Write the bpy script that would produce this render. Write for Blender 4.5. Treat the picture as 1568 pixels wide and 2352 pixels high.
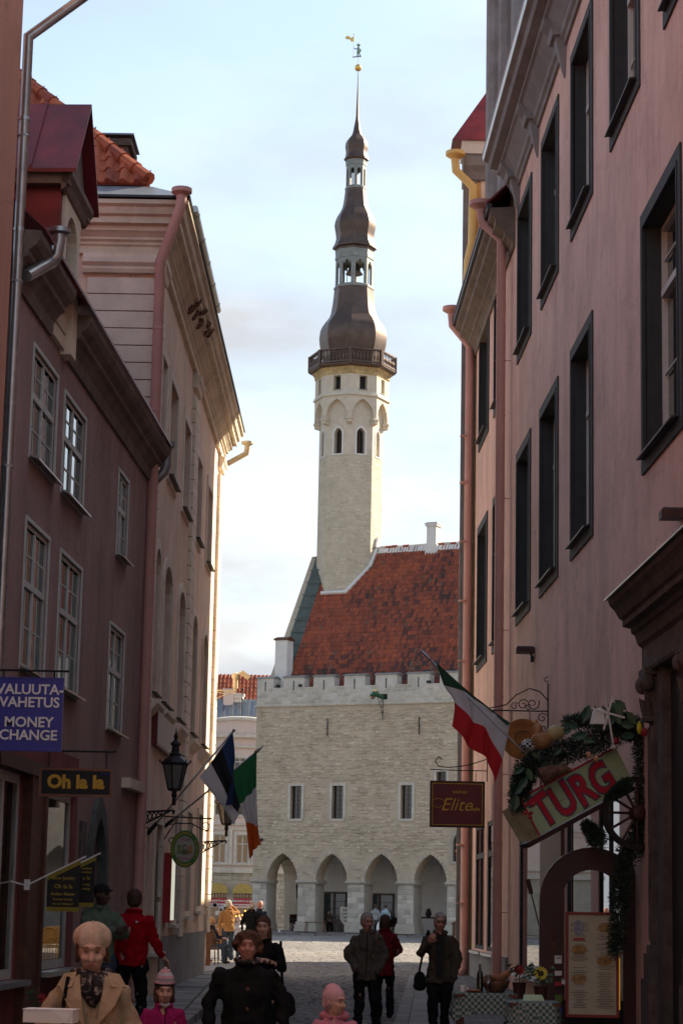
import bpy, bmesh, math, random
from mathutils import Vector, Matrix, noise
from mathutils.geometry import tessellate_polygon
for o in list(bpy.data.objects): bpy.data.objects.remove(o)
R=math.radians; rnd=random.Random(7); PI=math.pi
SC=bpy.context.scene; COL=SC.collection
# ------------------------------------------------------------ camera
FP=5003.0; TH=math.atan(912/5003.0); RO=R(1.15); HC=1.6
cam=bpy.data.cameras.new('camera'); camo=bpy.data.objects.new('camera',cam); COL.objects.link(camo)
_f=Vector((0,math.cos(TH),math.sin(TH))); _r0=Vector((1,0,0)); _u0=Vector((0,-math.sin(TH),math.cos(TH)))
_r=_r0*math.cos(RO)+_u0*math.sin(RO); _u=_u0*math.cos(RO)-_r0*math.sin(RO)
camo.matrix_world=Matrix(((_r.x,_u.x,-_f.x,0),(_r.y,_u.y,-_f.y,0),(_r.z,_u.z,-_f.z,HC),(0,0,0,1)))
cam.sensor_fit='VERTICAL'; cam.sensor_height=24; cam.lens=FP/2352*24; cam.clip_start=.1; cam.clip_end=3000
SC.camera=camo
def ray(px,py):
    x=(px-784)/FP;y=(1176-py)/FP
    a=x*math.cos(RO)-y*math.sin(RO);b=x*math.sin(RO)+y*math.cos(RO)
    return Vector((a,math.cos(TH)-b*math.sin(TH),math.sin(TH)+b*math.cos(TH)))
def at(px,py,Y):
    d=ray(px,py);return Vector((0,0,HC))+d*(Y/d.y)
# ------------------------------------------------------------ light
SUN_AZ=R(123); SUN_EL=R(33)      # azimuth from -Y towards +X
sdir=Vector((math.sin(SUN_AZ)*math.cos(SUN_EL),-math.cos(SUN_AZ)*math.cos(SUN_EL),math.sin(SUN_EL)))
w=bpy.data.worlds.new("World"); SC.world=w; w.use_nodes=True
nt=w.node_tree; N=nt.nodes; L=nt.links; N.clear()
out=N.new('ShaderNodeOutputWorld'); bg=N.new('ShaderNodeBackground'); sky=N.new('ShaderNodeTexSky')
sky.sky_type='NISHITA'; sky.sun_disc=False; sky.sun_elevation=SUN_EL; sky.sun_rotation=math.atan2(sdir.x,sdir.y)
sky.air_density=1.0; sky.dust_density=.9; sky.ozone_density=.5
tc=N.new('ShaderNodeTexCoord'); mp=N.new('ShaderNodeMapping'); mp.inputs['Scale'].default_value=(1,1,2.6); mp.inputs['Location'].default_value=(3.1,.4,.35)
nz=N.new('ShaderNodeTexNoise'); nz.inputs['Scale'].default_value=3.4; nz.inputs['Detail'].default_value=9; nz.inputs['Roughness'].default_value=.52
L.new(tc.outputs['Generated'],mp.inputs['Vector']); L.new(mp.outputs[0],nz.inputs['Vector'])
sep=N.new('ShaderNodeSeparateXYZ'); L.new(tc.outputs['Generated'],sep.inputs[0])
el=N.new('ShaderNodeMapRange'); el.inputs['From Min'].default_value=.02; el.inputs['From Max'].default_value=.42; el.inputs['To Min'].default_value=.34; el.inputs['To Max'].default_value=-.09
L.new(sep.outputs['Z'],el.inputs['Value'])
ad=N.new('ShaderNodeMath'); ad.operation='ADD'; L.new(nz.outputs['Fac'],ad.inputs[0]); L.new(el.outputs[0],ad.inputs[1])
cr=N.new('ShaderNodeValToRGB'); cr.color_ramp.elements[0].position=.44; cr.color_ramp.elements[1].position=.66
cr.color_ramp.elements[0].color=(.16,.16,.16,1); cr.color_ramp.elements[1].color=(1,1,1,1)
L.new(ad.outputs[0],cr.inputs[0])
nz2=N.new('ShaderNodeTexNoise'); nz2.inputs['Scale'].default_value=7; nz2.inputs['Detail'].default_value=5; L.new(mp.outputs[0],nz2.inputs['Vector'])
cc=N.new('ShaderNodeMix'); cc.data_type='RGBA'; cc.inputs[6].default_value=(2.5,2.62,2.8,1); cc.inputs[7].default_value=(3.5,3.46,3.38,1)
cr2=N.new('ShaderNodeValToRGB'); cr2.color_ramp.elements[0].position=.46; cr2.color_ramp.elements[1].position=.66; L.new(nz2.outputs['Fac'],cr2.inputs[0]); L.new(cr2.outputs[0],cc.inputs[0])
mx=N.new('ShaderNodeMix'); mx.data_type='RGBA'; L.new(cr.outputs[0],mx.inputs[0]); tn=N.new('ShaderNodeMix'); tn.data_type='RGBA'; tn.blend_type='MULTIPLY'; tn.inputs[0].default_value=1; tn.inputs[7].default_value=(1.12,1.06,.99,1); L.new(sky.outputs[0],tn.inputs[6]); L.new(tn.outputs[2],mx.inputs[6]); L.new(cc.outputs[2],mx.inputs[7])
L.new(mx.outputs[2],bg.inputs[0]); bg.inputs[1].default_value=.105; L.new(bg.outputs[0],out.inputs[0])
sl=bpy.data.lights.new('sun','SUN'); sl.energy=5.0; sl.angle=R(.5); sl.color=(1,.86,.66)
so=bpy.data.objects.new('sun',sl); COL.objects.link(so); so.rotation_euler=(-sdir).to_track_quat('-Z','Y').to_euler()
so.location=(40,60,60)
vs=SC.view_settings; vs.view_transform='Standard'; vs.look='None'; vs.exposure=1.45; vs.gamma=1; vs.use_curve_mapping=False
SC.render.engine='CYCLES'
# ------------------------------------------------------------ materials
M={}
def mat(n,c,r=.85,var=.18,sc=2.,bump=.25,bsc=30.,metal=0.,streak=False,spec=.4,rndv=0.,c2=None,emis=None,coat=0,alpha=None,trans=0,grime=0.):
    m=bpy.data.materials.new(n); m.use_nodes=True; t=m.node_tree; b=t.nodes['Principled BSDF']; A=t.nodes; K=t.links
    b.inputs['Roughness'].default_value=r; b.inputs['Metallic'].default_value=metal; b.inputs['Specular IOR Level'].default_value=spec
    if coat: b.inputs['Coat Weight'].default_value=coat
    g=A.new('ShaderNodeNewGeometry'); mp=A.new('ShaderNodeMapping'); mp.inputs['Scale'].default_value=(1,1,.18 if streak else 1)
    K.new(g.outputs['Position'],mp.inputs['Vector'])
    n1=A.new('ShaderNodeTexNoise'); n1.inputs['Scale'].default_value=sc; n1.inputs['Detail'].default_value=8; n1.inputs['Roughness'].default_value=.62; K.new(mp.outputs[0],n1.inputs['Vector'])
    cr=A.new('ShaderNodeValToRGB'); e=cr.color_ramp.elements; e[0].position=.3; e[1].position=.72
    d=c2 if c2 else tuple(x*(1-var*1.6) for x in c)
    u=tuple(min(1,x*(1+var*.7)) for x in c)
    e[0].color=(*d,1); e[1].color=(*u,1); K.new(n1.outputs['Fac'],cr.inputs[0]); col=cr.outputs[0]
    if grime:
        n3=A.new('ShaderNodeTexNoise'); n3.inputs['Scale'].default_value=.7; n3.inputs['Detail'].default_value=10; n3.inputs['Roughness'].default_value=.75; K.new(g.outputs['Position'],n3.inputs['Vector'])
        r3=A.new('ShaderNodeValToRGB'); r3.color_ramp.elements[0].position=.46; r3.color_ramp.elements[1].position=.64; K.new(n3.outputs['Fac'],r3.inputs[0])
        m3=A.new('ShaderNodeMix'); m3.data_type='RGBA'; m3.inputs[7].default_value=(c[0]*.45,c[1]*.42,c[2]*.38,1)
        q=A.new('ShaderNodeMath'); q.operation='MULTIPLY'; q.inputs[1].default_value=grime; K.new(r3.outputs[0],q.inputs[0]); K.new(q.outputs[0],m3.inputs[0]); K.new(col,m3.inputs[6]); col=m3.outputs[2]
    if streak:
        mp4=A.new('ShaderNodeMapping'); mp4.inputs['Scale'].default_value=(2.2,2.2,.20); K.new(g.outputs['Position'],mp4.inputs['Vector'])
        n4=A.new('ShaderNodeTexNoise'); n4.inputs['Scale'].default_value=1.6; n4.inputs['Detail'].default_value=7; n4.inputs['Roughness'].default_value=.7; K.new(mp4.outputs[0],n4.inputs['Vector'])
        q4=A.new('ShaderNodeMapRange'); q4.inputs['From Min'].default_value=.35; q4.inputs['From Max'].default_value=.7; q4.inputs['To Min'].default_value=.93; q4.inputs['To Max'].default_value=1.04; K.new(n4.outputs['Fac'],q4.inputs['Value'])
        h4=A.new('ShaderNodeHueSaturation'); K.new(q4.outputs[0],h4.inputs['Value']); K.new(col,h4.inputs['Color']); col=h4.outputs[0]
        vo=A.new('ShaderNodeTexVoronoi'); vo.feature='DISTANCE_TO_EDGE'; vo.inputs['Scale'].default_value=.42; nv=A.new('ShaderNodeTexNoise'); nv.inputs['Scale'].default_value=1.3; nv.inputs['Detail'].default_value=6; K.new(g.outputs['Position'],nv.inputs['Vector'])
        vm=A.new('ShaderNodeVectorMath'); vm.operation='ADD'; K.new(g.outputs['Position'],vm.inputs[0]); K.new(nv.outputs['Color'],vm.inputs[1]); K.new(vm.outputs[0],vo.inputs['Vector'])
        q5=A.new('ShaderNodeMapRange'); q5.inputs['From Min'].default_value=.0; q5.inputs['From Max'].default_value=.006; q5.inputs['To Min'].default_value=.72; q5.inputs['To Max'].default_value=1.; K.new(vo.outputs['Distance'],q5.inputs['Value'])
        h5=A.new('ShaderNodeHueSaturation'); K.new(q5.outputs[0],h5.inputs['Value']); K.new(col,h5.inputs['Color']); col=h5.outputs[0]
    if rndv:
        oi=A.new('ShaderNodeObjectInfo'); mr=A.new('ShaderNodeMapRange'); mr.inputs['To Min'].default_value=1-rndv; mr.inputs['To Max'].default_value=1+rndv*.6
        K.new(oi.outputs['Random'],mr.inputs['Value']); h=A.new('ShaderNodeHueSaturation'); K.new(mr.outputs[0],h.inputs['Value']); K.new(col,h.inputs['Color']); col=h.outputs[0]
    K.new(col,b.inputs['Base Color'])
    if bump:
        n2=A.new('ShaderNodeTexNoise'); n2.inputs['Scale'].default_value=bsc; n2.inputs['Detail'].default_value=6; K.new(g.outputs['Position'],n2.inputs['Vector'])
        bp=A.new('ShaderNodeBump'); bp.inputs['Strength'].default_value=bump; bp.inputs['Distance'].default_value=.02; K.new(n2.outputs['Fac'],bp.inputs['Height']); K.new(bp.outputs[0],b.inputs['Normal'])
    if emis: b.inputs['Emission Color'].default_value=(*emis[:3],1); b.inputs['Emission Strength'].default_value=emis[3]
    if trans: b.inputs['Transmission Weight'].default_value=trans
    M[n]=m; return m
mat('pink',(.78,.51,.41),.9,.13,1.1,.4,14,streak=True,grime=.42)
mat('pipe_pink',(.56,.30,.25),.55,.08,2,.05)
mat('mauve',(.36,.235,.21),.92,.22,1.0,.4,14,streak=True,c2=(.25,.165,.14),grime=.4)
mat('red_plaster',(.22,.055,.05),.9,.2,1.5,.3,25)
mat('orange_plaster',(.56,.26,.17),.9,.1,1.5,.2,25,streak=True)
mat('gold_wall',(.84,.65,.50),.9,.12,1.2,.35,16,streak=True,grime=.35)
mat('gold_trim',(.80,.70,.56),.85,.1,2,.25,25,grime=.3)
mat('gold_trim_dark',(.76,.66,.50),.88,.1,2,.25,25,grime=.5)
mat('grey_plaster',(.26,.255,.25),.9,.12,2,.3,30,grime=.5)
mat('yellow_wall',(.72,.46,.18),.9,.08,2,.2,25)
mat('yellow_pipe',(.74,.52,.17),.5,.05,2,.03)
mat('cream_metal',(.68,.56,.36),.5,.05,2,.03)
mat('cornice_brown',(.19,.15,.115),.85,.25,2.5,.3,20,streak=False,grime=.5)
mat('dark_surround',(.042,.045,.043),.75,.15,3,.15,60)
mat('white_frame',(.62,.60,.54),.6,.06,5,.05)
mat('greygreen_frame',(.54,.55,.49),.6,.1,5,.05)
mat('glass',(.012,.015,.017),.04,0.,1,.006,1.5,spec=.9)
mat('glass_shop',(.01,.012,.012),.015,0.,1,.0,spec=1.0)
mat('galv',(.42,.42,.41),.32,.15,4,.05,metal=.85)
mat('galv_dark',(.28,.28,.28),.45,.15,4,.05,metal=.6)
mat('red_sheet',(.20,.022,.03),.42,.35,1.6,.12,8,metal=.2,c2=(.07,.012,.012),spec=.5)
mat('grey_sheet',(.22,.24,.26),.45,.1,3,.05,metal=.5)
mat('dark_sheet',(.05,.05,.052),.5,.2,3,.1,metal=.4)
mat('stone_dark',(.13,.105,.09),.88,.35,4,.6,18,grime=.6)
mat('th_wall',(.52,.435,.32),.93,.10,1.1,.7,14,grime=.28)
for i,c in enumerate([(.53,.445,.33),(.49,.41,.30),(.57,.485,.365),(.43,.36,.265)]): mat('rubble%d'%i,c,.93,.12,3,.6,20,grime=.2)
for i,c in enumerate([(.55,.505,.42),(.48,.44,.365),(.60,.555,.47),(.42,.385,.32)]): mat('ashlar%d'%i,c,.9,.12,3,.5,16,grime=.3)
mat('th_white',(.58,.555,.49),.9,.08,1.5,.4,14,grime=.35)
mat('tower_low',(.56,.49,.37),.93,.12,1.6,1.0,9,grime=.12)
mat('tower_up',(.62,.55,.435),.92,.10,2,.5,9,grime=.15)
mat('limewash',(.72,.70,.66),.93,.06,1.5,.3,10,grime=.15)
mat('copper_brown',(.125,.085,.066),.42,.22,1.2,.18,5,metal=.75)
mat('copper_green',(.10,.118,.10),.7,.2,2,.2,8,metal=.2)
mat('lead_grey',(.27,.28,.26),.6,.2,3,.2,20,metal=.3)
mat('gilt',(.85,.55,.17),.3,.1,4,.0,metal=1)
mat('iron',(.018,.018,.018),.5,.2,6,.2,40,metal=.4)
mat('wood_black',(.018,.014,.012),.6,.2,6,.2,40)
mat('wood_brown',(.12,.045,.02),.6,.3,5,.3,20)
mat('wood_dark',(.055,.018,.014),.55,.3,4,.3,20)
for i,c in enumerate([(.33,.085,.042),(.25,.066,.038),(.38,.095,.042),(.13,.048,.036),(.07,.042,.036),(.18,.095,.06)]): mat('tile%d'%i,c,.85,.25,6,.4,30,grime=.35)
for i,c in enumerate([(.40,.095,.04),(.30,.07,.035),(.46,.12,.05)]): mat('ntile%d'%i,c,.8,.2,6,.3,30,grime=.25)
for i,c in enumerate([(.20,.185,.165),(.155,.145,.135),(.25,.225,.195),(.18,.155,.145)]): mat('cobble%d'%i,c,.78,.2,8,.5,40)
for i,c in enumerate([(.24,.23,.21),(.20,.19,.18),(.28,.265,.24)]): mat('flag%d'%i,c,.8,.2,3,.35,25,grime=.4)
mat('joint',(.065,.06,.05),.95,.2,6,.4,30)
mat('square',(.23,.205,.175),.85,.2,1.5,.5,20)
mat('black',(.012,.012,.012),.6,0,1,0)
mat('white',(.78,.78,.76),.7,.04,3,.05)
mat('paper',(.72,.70,.64),.7,.05,3,.02)
# ------------------------------------------------------------ object helpers
def link(o,parent=None):
    COL.objects.link(o)
    if parent is not None: o.parent=parent
    return o
def thing(name,label=None,cat=None,loc=(0,0,0),rz=0,group=None,kind=None):
    o=bpy.data.objects.new(name,None); o.empty_display_size=.3; COL.objects.link(o); o.location=loc; o.rotation_euler=(0,0,rz)
    return tag(o,label,cat,group,kind)
def tag(o,label=None,cat=None,group=None,kind=None):
    if label: o['label']=label
    if cat: o['category']=cat
    if group: o['group']=group
    if kind: o['kind']=kind
    return o
def copy_tree(o,parent=None):
    c=o.copy(); COL.objects.link(c)
    if parent is not None: c.parent=parent
    for ch in list(o.children): copy_tree(ch,c)
    return c
class MB:
    def __init__(s,sx=1): s.v=[]; s.f=[]; s.m=[]; s.sx=sx; s.off=Vector((0,0,0)); s.T=None
    def add(s,vs,fs,m=0):
        b=len(s.v)
        for v in vs:
            v=Vector(v)
            if s.T is not None: v=s.T@v
            s.v.append((v.x*s.sx,v.y,v.z))
        for f in fs: s.f.append([b+i for i in f]); s.m.append(m)
    def box(s,x0,x1,y0,y1,z0,z1,m=0):
        s.add([(x0,y0,z0),(x1,y0,z0),(x1,y1,z0),(x0,y1,z0),(x0,y0,z1),(x1,y0,z1),(x1,y1,z1),(x0,y1,z1)],
              [(0,3,2,1),(4,5,6,7),(0,1,5,4),(1,2,6,5),(2,3,7,6),(3,0,4,7)],m)
    def extr(s,pts,vec,m=0):
        n=len(pts); vec=Vector(vec); a=[Vector(p) for p in pts]; b=[p+vec for p in a]
        s.add(a+b,[tuple(range(n))[::-1],tuple(range(n,2*n))]+[(i,(i+1)%n,n+(i+1)%n,n+i) for i in range(n)],m)
    def prof_y(s,prof,y0,y1,m=0): s.extr([(x,y0,z) for x,z in prof],(0,y1-y0,0),m)   # (x,z) profile along y
    def prof_x(s,prof,x0,x1,m=0): s.extr([(x0,y,z) for y,z in prof],(x1-x0,0,0),m)   # (y,z) profile along x
    def tube(s,pts,r,n=8,m=0,closed=False):
        pts=[Vector(p) for p in pts]; rs=r if isinstance(r,(list,tuple)) else [r]*len(pts); rings=[]; k=len(pts)
        up=None
        for i,p in enumerate(pts):
            if i==0: d=pts[1]-p
            elif i==k-1: d=p-pts[i-1]
            else:
                d=(pts[i+1]-p).normalized()+(p-pts[i-1]).normalized()
            if d.length<1e-6: d=Vector((0,0,1))
            d.normalize()
            if up is None:
                up=Vector((0,0,1)) if abs(d.z)<.9 else Vector((1,0,0))
            a=d.cross(up)
            if a.length<1e-4: a=d.cross(Vector((0,1,0)))
            a.normalize(); b=a.cross(d).normalized(); up=b
            mt=1.
            if 0<i<k-1:
                c=(pts[i+1]-p).normalized().dot((p-pts[i-1]).normalized()); mt=1/max(.6,math.sqrt(max(.0,(1+c)/2)))
            rings.append([p+(a*math.cos(t)+b*math.sin(t))*rs[i]*mt for t in [2*PI*j/n for j in range(n)]])
        vs=[v for q in rings for v in q]; fs=[]
        for i in range(k-1):
            for j in range(n): fs.append((i*n+j,i*n+(j+1)%n,(i+1)*n+(j+1)%n,(i+1)*n+j))
        fs.append(tuple(range(n))[::-1]); fs.append(tuple((k-1)*n+j for j in range(n)))
        s.add(vs,fs,m)
    def lathe(s,prof,c=(0,0,0),n=16,a0=0.,m=0,sy=1.):
        c=Vector(c); vs=[];fs=[]
        for r,z in prof:
            for j in range(n):
                t=a0+2*PI*j/n; vs.append(c+Vector((r*math.cos(t),r*math.sin(t)*sy,z)))
        k=len(prof)
        for i in range(k-1):
            for j in range(n): fs.append((i*n+j,i*n+(j+1)%n,(i+1)*n+(j+1)%n,(i+1)*n+j))
        fs.append(tuple(range(n))[::-1]); fs.append(tuple((k-1)*n+j for j in range(n)))
        s.add(vs,fs,m)
    def ell(s,c,r,n=12,k=8,m=0,rot=None):
        c=Vector(c); vs=[];fs=[]
        for i in range(1,k):
            ph=PI*i/k
            for j in range(n):
                t=2*PI*j/n; v=Vector((r[0]*math.sin(ph)*math.cos(t),r[1]*math.sin(ph)*math.sin(t),r[2]*math.cos(ph)))
                if rot is not None: v=rot@v
                vs.append(c+v)
        tp=Vector((0,0,r[2])); bt=Vector((0,0,-r[2]))
        if rot is not None: tp=rot@tp; bt=rot@bt
        vs+= [c+tp,c+bt]; a=len(vs)-2
        for i in range(k-2):
            for j in range(n): fs.append((i*n+j,(i+1)*n+j,(i+1)*n+(j+1)%n,i*n+(j+1)%n))
        for j in range(n): fs.append((a,j,(j+1)%n)); fs.append((a+1,(k-2)*n+(j+1)%n,(k-2)*n+j))
        s.add(vs,fs,m)
    def plate(s,outer,holes,fn,d0,d1,m=0,mr=None,back=True):
        # outer/holes: 2D loops (u,v); fn(u,v,d)->point ; front at d0, back at d1 ; reveals use mr
        mr=m if mr is None else mr
        loops=[outer]+list(holes); allp=[p for l in loops for p in l]
        tri=tessellate_polygon([[Vector((p[0],p[1],0)) for p in l] for l in loops])
        s.add([fn(u,v,d0) for u,v in allp],[tuple(t) for t in tri],m)
        if back: s.add([fn(u,v,d1) for u,v in allp],[tuple(t) for t in tri],m)
        b=0
        for li,l in enumerate(loops):
            n=len(l)
            s.add([fn(u,v,d0) for u,v in l]+[fn(u,v,d1) for u,v in l],[(i,(i+1)%n,n+(i+1)%n,n+i) for i in range(n)],m if li==0 else mr)
    def build(s,name,mats,parent=None,smooth=False,loc=None,merge=True,autos=None):
        me=bpy.data.meshes.new(name); me.from_pydata(s.v,[],s.f)
        if not isinstance(mats,(list,tuple)): mats=[mats]
        for m in mats: me.materials.append(M[m] if isinstance(m,str) else m)
        if len(mats)>1: me.polygons.foreach_set('material_index',s.m)
        bm=bmesh.new(); bm.from_mesh(me)
        if merge: bmesh.ops.remove_doubles(bm,verts=bm.verts,dist=1e-4)
        bmesh.ops.recalc_face_normals(bm,faces=bm.faces); bm.to_mesh(me); bm.free()
        if smooth:
            me.polygons.foreach_set('use_smooth',[True]*len(me.polygons))
            if autos: me.set_sharp_from_angle(angle=R(autos))
        o=bpy.data.objects.new(name,me); link(o,parent)
        if loc is not None: o.location=loc
        return o
def rect(a0,a1,b0,b1): return [(a0,b0),(a1,b0),(a1,b1),(a0,b1)]
def pointed(u0,u1,v0,vs,va,n=7):      # pointed arch loop
    c=(u0+u1)/2; w=(u1-u0)/2; h=va-vs; P=[(u0,v0),(u1,v0),(u1,vs)]
    r=(w*w+h*h)/(2*w); 
    for i in range(1,n):
        t=math.atan2(h,r-w)*0+ (math.asin(min(1,h/r)) if r>=w else PI/2)*i/n
        P.append((u1-r+r*math.cos(t),vs+r*math.sin(t)))
    P.append((c,va))
    for i in range(n-1,0,-1):
        t=(math.asin(min(1,h/r)))*i/n
        P.append((u0+r-r*math.cos(t),vs+r*math.sin(t)))
    P.append((u0,vs)); return P
def roundarch(u0,u1,v0,vs,va,n=8):
    c=(u0+u1)/2; w=(u1-u0)/2; h=va-vs
    return [(u0,v0),(u1,v0)]+[(c+w*math.cos(PI*i/n),vs+h*math.sin(PI*i/n)) for i in range(n+1)]
fW=lambda u,v,d:(-d,u,v)        # wall plate: u along s, v up, d = depth INTO wall (local x=-d)  (MB sx flips for right side)
fX=lambda u,v,d:(u,d,v)         # facade facing -y : u along x, d into +y
class Pieces:
    """many alike pieces: the first/biggest 300 as objects, the others joined in one stuff part"""
    def __init__(s,parent,name,variants,mats,nmax=300,smooth=False):
        s.p=parent;s.n=name;s.mats=mats;s.nmax=nmax;s.items=[];s.var=variants;s.smooth=smooth
    def put(s,mtx,vi,mi,key=0.): s.items.append((key,mtx,vi,mi))
    def done(s):
        s.items.sort(key=lambda t:-t[0]); cache={}
        for key,mtx,vi,mi in s.items[:s.nmax]:
            if (vi,mi) not in cache:
                me=bpy.data.meshes.new(s.n); V,F=s.var[vi]; me.from_pydata([tuple(v) for v in V],[],F); me.materials.append(M[s.mats[mi]])
                if s.smooth: me.polygons.foreach_set('use_smooth',[True]*len(me.polygons))
                me.update(); cache[(vi,mi)]=me
            o=bpy.data.objects.new(s.n,cache[(vi,mi)]); COL.objects.link(o); o.parent=s.p; o.matrix_local=mtx
        rest=s.items[s.nmax:]
        if rest:
            V=[];F=[];MI=[]
            for key,mtx,vi,mi in rest:
                b=len(V); vv,ff=s.var[vi]
                for v in vv: V.append(tuple(mtx@Vector(v)))
                for f in ff: F.append([b+i for i in f]); MI.append(mi)
            me=bpy.data.meshes.new(s.n+'s'); me.from_pydata(V,[],F)
            for m in s.mats: me.materials.append(M[m])
            me.polygons.foreach_set('material_index',MI)
            if s.smooth: me.polygons.foreach_set('use_smooth',[True]*len(F))
            me.update(); o=bpy.data.objects.new(s.n+'s',me); COL.objects.link(o); o.parent=s.p; o['kind']='stuff'
def TM(loc,scale=(1,1,1),rot=None):
    m=Matrix.Translation(Vector(loc))
    if rot is not None: m=m@rot.to_4x4()
    return m@Matrix.Diagonal((*scale,1))
def stone_variants(n=10,seed=3,drop=.35,jit=.10):   # unit stone in x,z; y from 0 (wall) to -1 (proud). bottom edge proudest
    r=random.Random(seed); out=[]
    for k in range(n):
        o=[(-.5,-.5),(-.1,-.5),(.5,-.5),(.5,.1),(.5,.5),(.0,.5),(-.5,.5),(-.5,.0)]
        o=[(x+r.uniform(-jit,jit)*.7,z+r.uniform(-jit,jit)) for x,z in o]
        a=[(x,0.,z) for x,z in o]; c=[(x*.84,-(1.0 if z<0 else drop if z>.2 else .8)*r.uniform(.8,1.1),z*.78) for x,z in o]
        V=a+c+[(0,-.85,-.05)]; F=[(i,(i+1)%8,8+(i+1)%8,8+i) for i in range(8)]+[(8+i,8+(i+1)%8,16) for i in range(8)]
        out.append((V,F))
    return out
TMP=bpy.data.scenes.new('tmp')        # small scratch scene so that evaluating a modifier stays quick
def temp_eval(o):
    TMP.collection.objects.link(o); vl=TMP.view_layers[0]; vl.update(); dg=vl.depsgraph
    me=bpy.data.meshes.new_from_object(o.evaluated_get(dg)); bpy.data.objects.remove(o); return me
def text(name,body,size,parent,loc,m,fn=None,bold=0.,shear=0.,align='CENTER',ext=.002,rotm=None):
    cu=bpy.data.curves.new(name,'FONT'); cu.body=body; cu.size=size; cu.align_x=align; cu.align_y='CENTER'; cu.extrude=ext; cu.offset=bold; cu.shear=shear; cu.space_line=.92; cu.resolution_u=3
    o=bpy.data.objects.new('t',cu); me=temp_eval(o); me.name=name
    for v in me.vertices: v.co=Vector((v.co.x,-v.co.z,v.co.y))      # faces -y
    if rotm is not None: me.transform(rotm.to_4x4())
    me.materials.clear(); me.materials.append(M[m]); q=bpy.data.objects.new(name,me); link(q,parent); q.location=loc; return q
def eval_mod(me,mods):
    o=bpy.data.objects.new('t',me)
    for t,kw in mods:
        md=o.modifiers.new(t,t)
        for k,v in kw.items(): setattr(md,k,v)
    return temp_eval(o)
# ============================================================ TOWN HALL
RZ=R(-26); TO=Vector((-4.848-.25*.899,137+.25*.438,0))
th=thing('town_hall','large pale limestone town hall with steep red tiled roof and pointed arcade across the square','town hall',TO,RZ)
ARX=[(1.03,3.14),(4.40,6.53),(7.70,9.87),(10.96,13.08)]+[(15.2+3.3*i,17.3+3.3*i) for i in range(6)]
ZS,ZA,ZB=3.25,4.92,.22
def archpts(u0,u1,n=8):
    P=pointed(u0,u1,ZS-1,ZS,ZA,n)[2:]      # from (u1,ZS) over apex to (u0,ZS)
    return P[::-1]
outer=[(0,ZS)]
for a in ARX: outer+=archpts(*a)
outer+=[(36,ZS),(36,13.95),(0,13.95)]
WIN=[(2.54,3.30,7.05,9.05),(5.40,6.16,7.05,9.05),(10.02,10.76,7.05,9.05),(12.35,13.0,8.1,9.85)]+[(16+3.4*i,16.8+3.4*i,7.05,9.05) for i in range(6)]
st=pointed(13.45,14.3,4.5,5.6,6.25,4)
holes=[rect(a+.0,b,c,d) for a,b,c,d in WIN]+[st]+[rect(8.58,9.0,14.2,14.55)][:0]
mb=MB(); mb.plate(outer,holes,fX,0,1.1); mb.build('wall','th_wall',th)
# stonework of the facade in low relief
sv=stone_variants(12,5,.25,.13)
pc=Pieces(th,'stone',sv,['rubble0','rubble1','rubble2','rubble3'])
def blocked(x0,x1,z0,z1):
    for a,b,c,d in WIN:
        if x1>a-.24 and x0<b+.24 and z1>c-.22 and z0<d+.22: return True
    if x1>13.2 and x0<14.55 and z1>4.25 and z0<6.6: return True
    for a,b in ARX:
        if z0<ZA+.3 and x1>a-.22 and x0<b+.22:
            xm=(x0+x1)/2; w=(b-a)/2; h=ZA-ZS; rr=(w*w+h*h)/(2*w); dz=max(0,z0-ZS)-.18
            if dz>=rr: continue
            xx=w-rr+math.sqrt(max(0,rr*rr-max(0,dz)**2))+.26; cxx=(a+b)/2
            if x1>cxx-xx and x0<cxx+xx: return True
    return False
z=ZS+.15; r2=random.Random(11)
while z<13.75:
    h=r2.uniform(.12,.22); x=.05+r2.uniform(0,.2)
    while x<15.4:
        wd=r2.uniform(.18,.50)*(1.5 if r2.random()<.12 else 1); dz=r2.uniform(-.05,.05)
        if not blocked(x,x+wd,z,z+h) and r2.random()<(.84 if z>5 else .7):
            pc.put(TM((x+wd/2,.01,z+h/2+dz),(wd*.97,r2.uniform(.02,.065),h*r2.uniform(.7,1.15)),Matrix.Rotation(r2.uniform(-.09,.09),3,'Y')),r2.randrange(12),r2.randrange(4),wd*h)
        x+=wd+.02
    z+=h+.012
pc.done()
# arch rings of cut stones
av=stone_variants(4,9,.8,.04); pa=Pieces(th,'arch_stone',av,['rubble0','rubble2','ashlar1'])
for a,b in ARX[:5]:
    P=archpts(a,b,9)
    for i in range(len(P)-1):
        p=Vector((P[i][0],0,P[i][1])); q=Vector((P[i+1][0],0,P[i+1][1])); mid=(p+q)/2; d=q-p; ln=d.length; ang=math.atan2(d.z,d.x)
        nrm=Vector((-d.z,0,d.x)).normalized()
        pa.put(TM(mid+nrm*.11+Vector((0,.005,0)),(ln*.94,.04,.22),Matrix.Rotation(-ang,3,'Y')),rnd.randrange(4),rnd.randrange(3),1)
pa.done()
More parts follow.
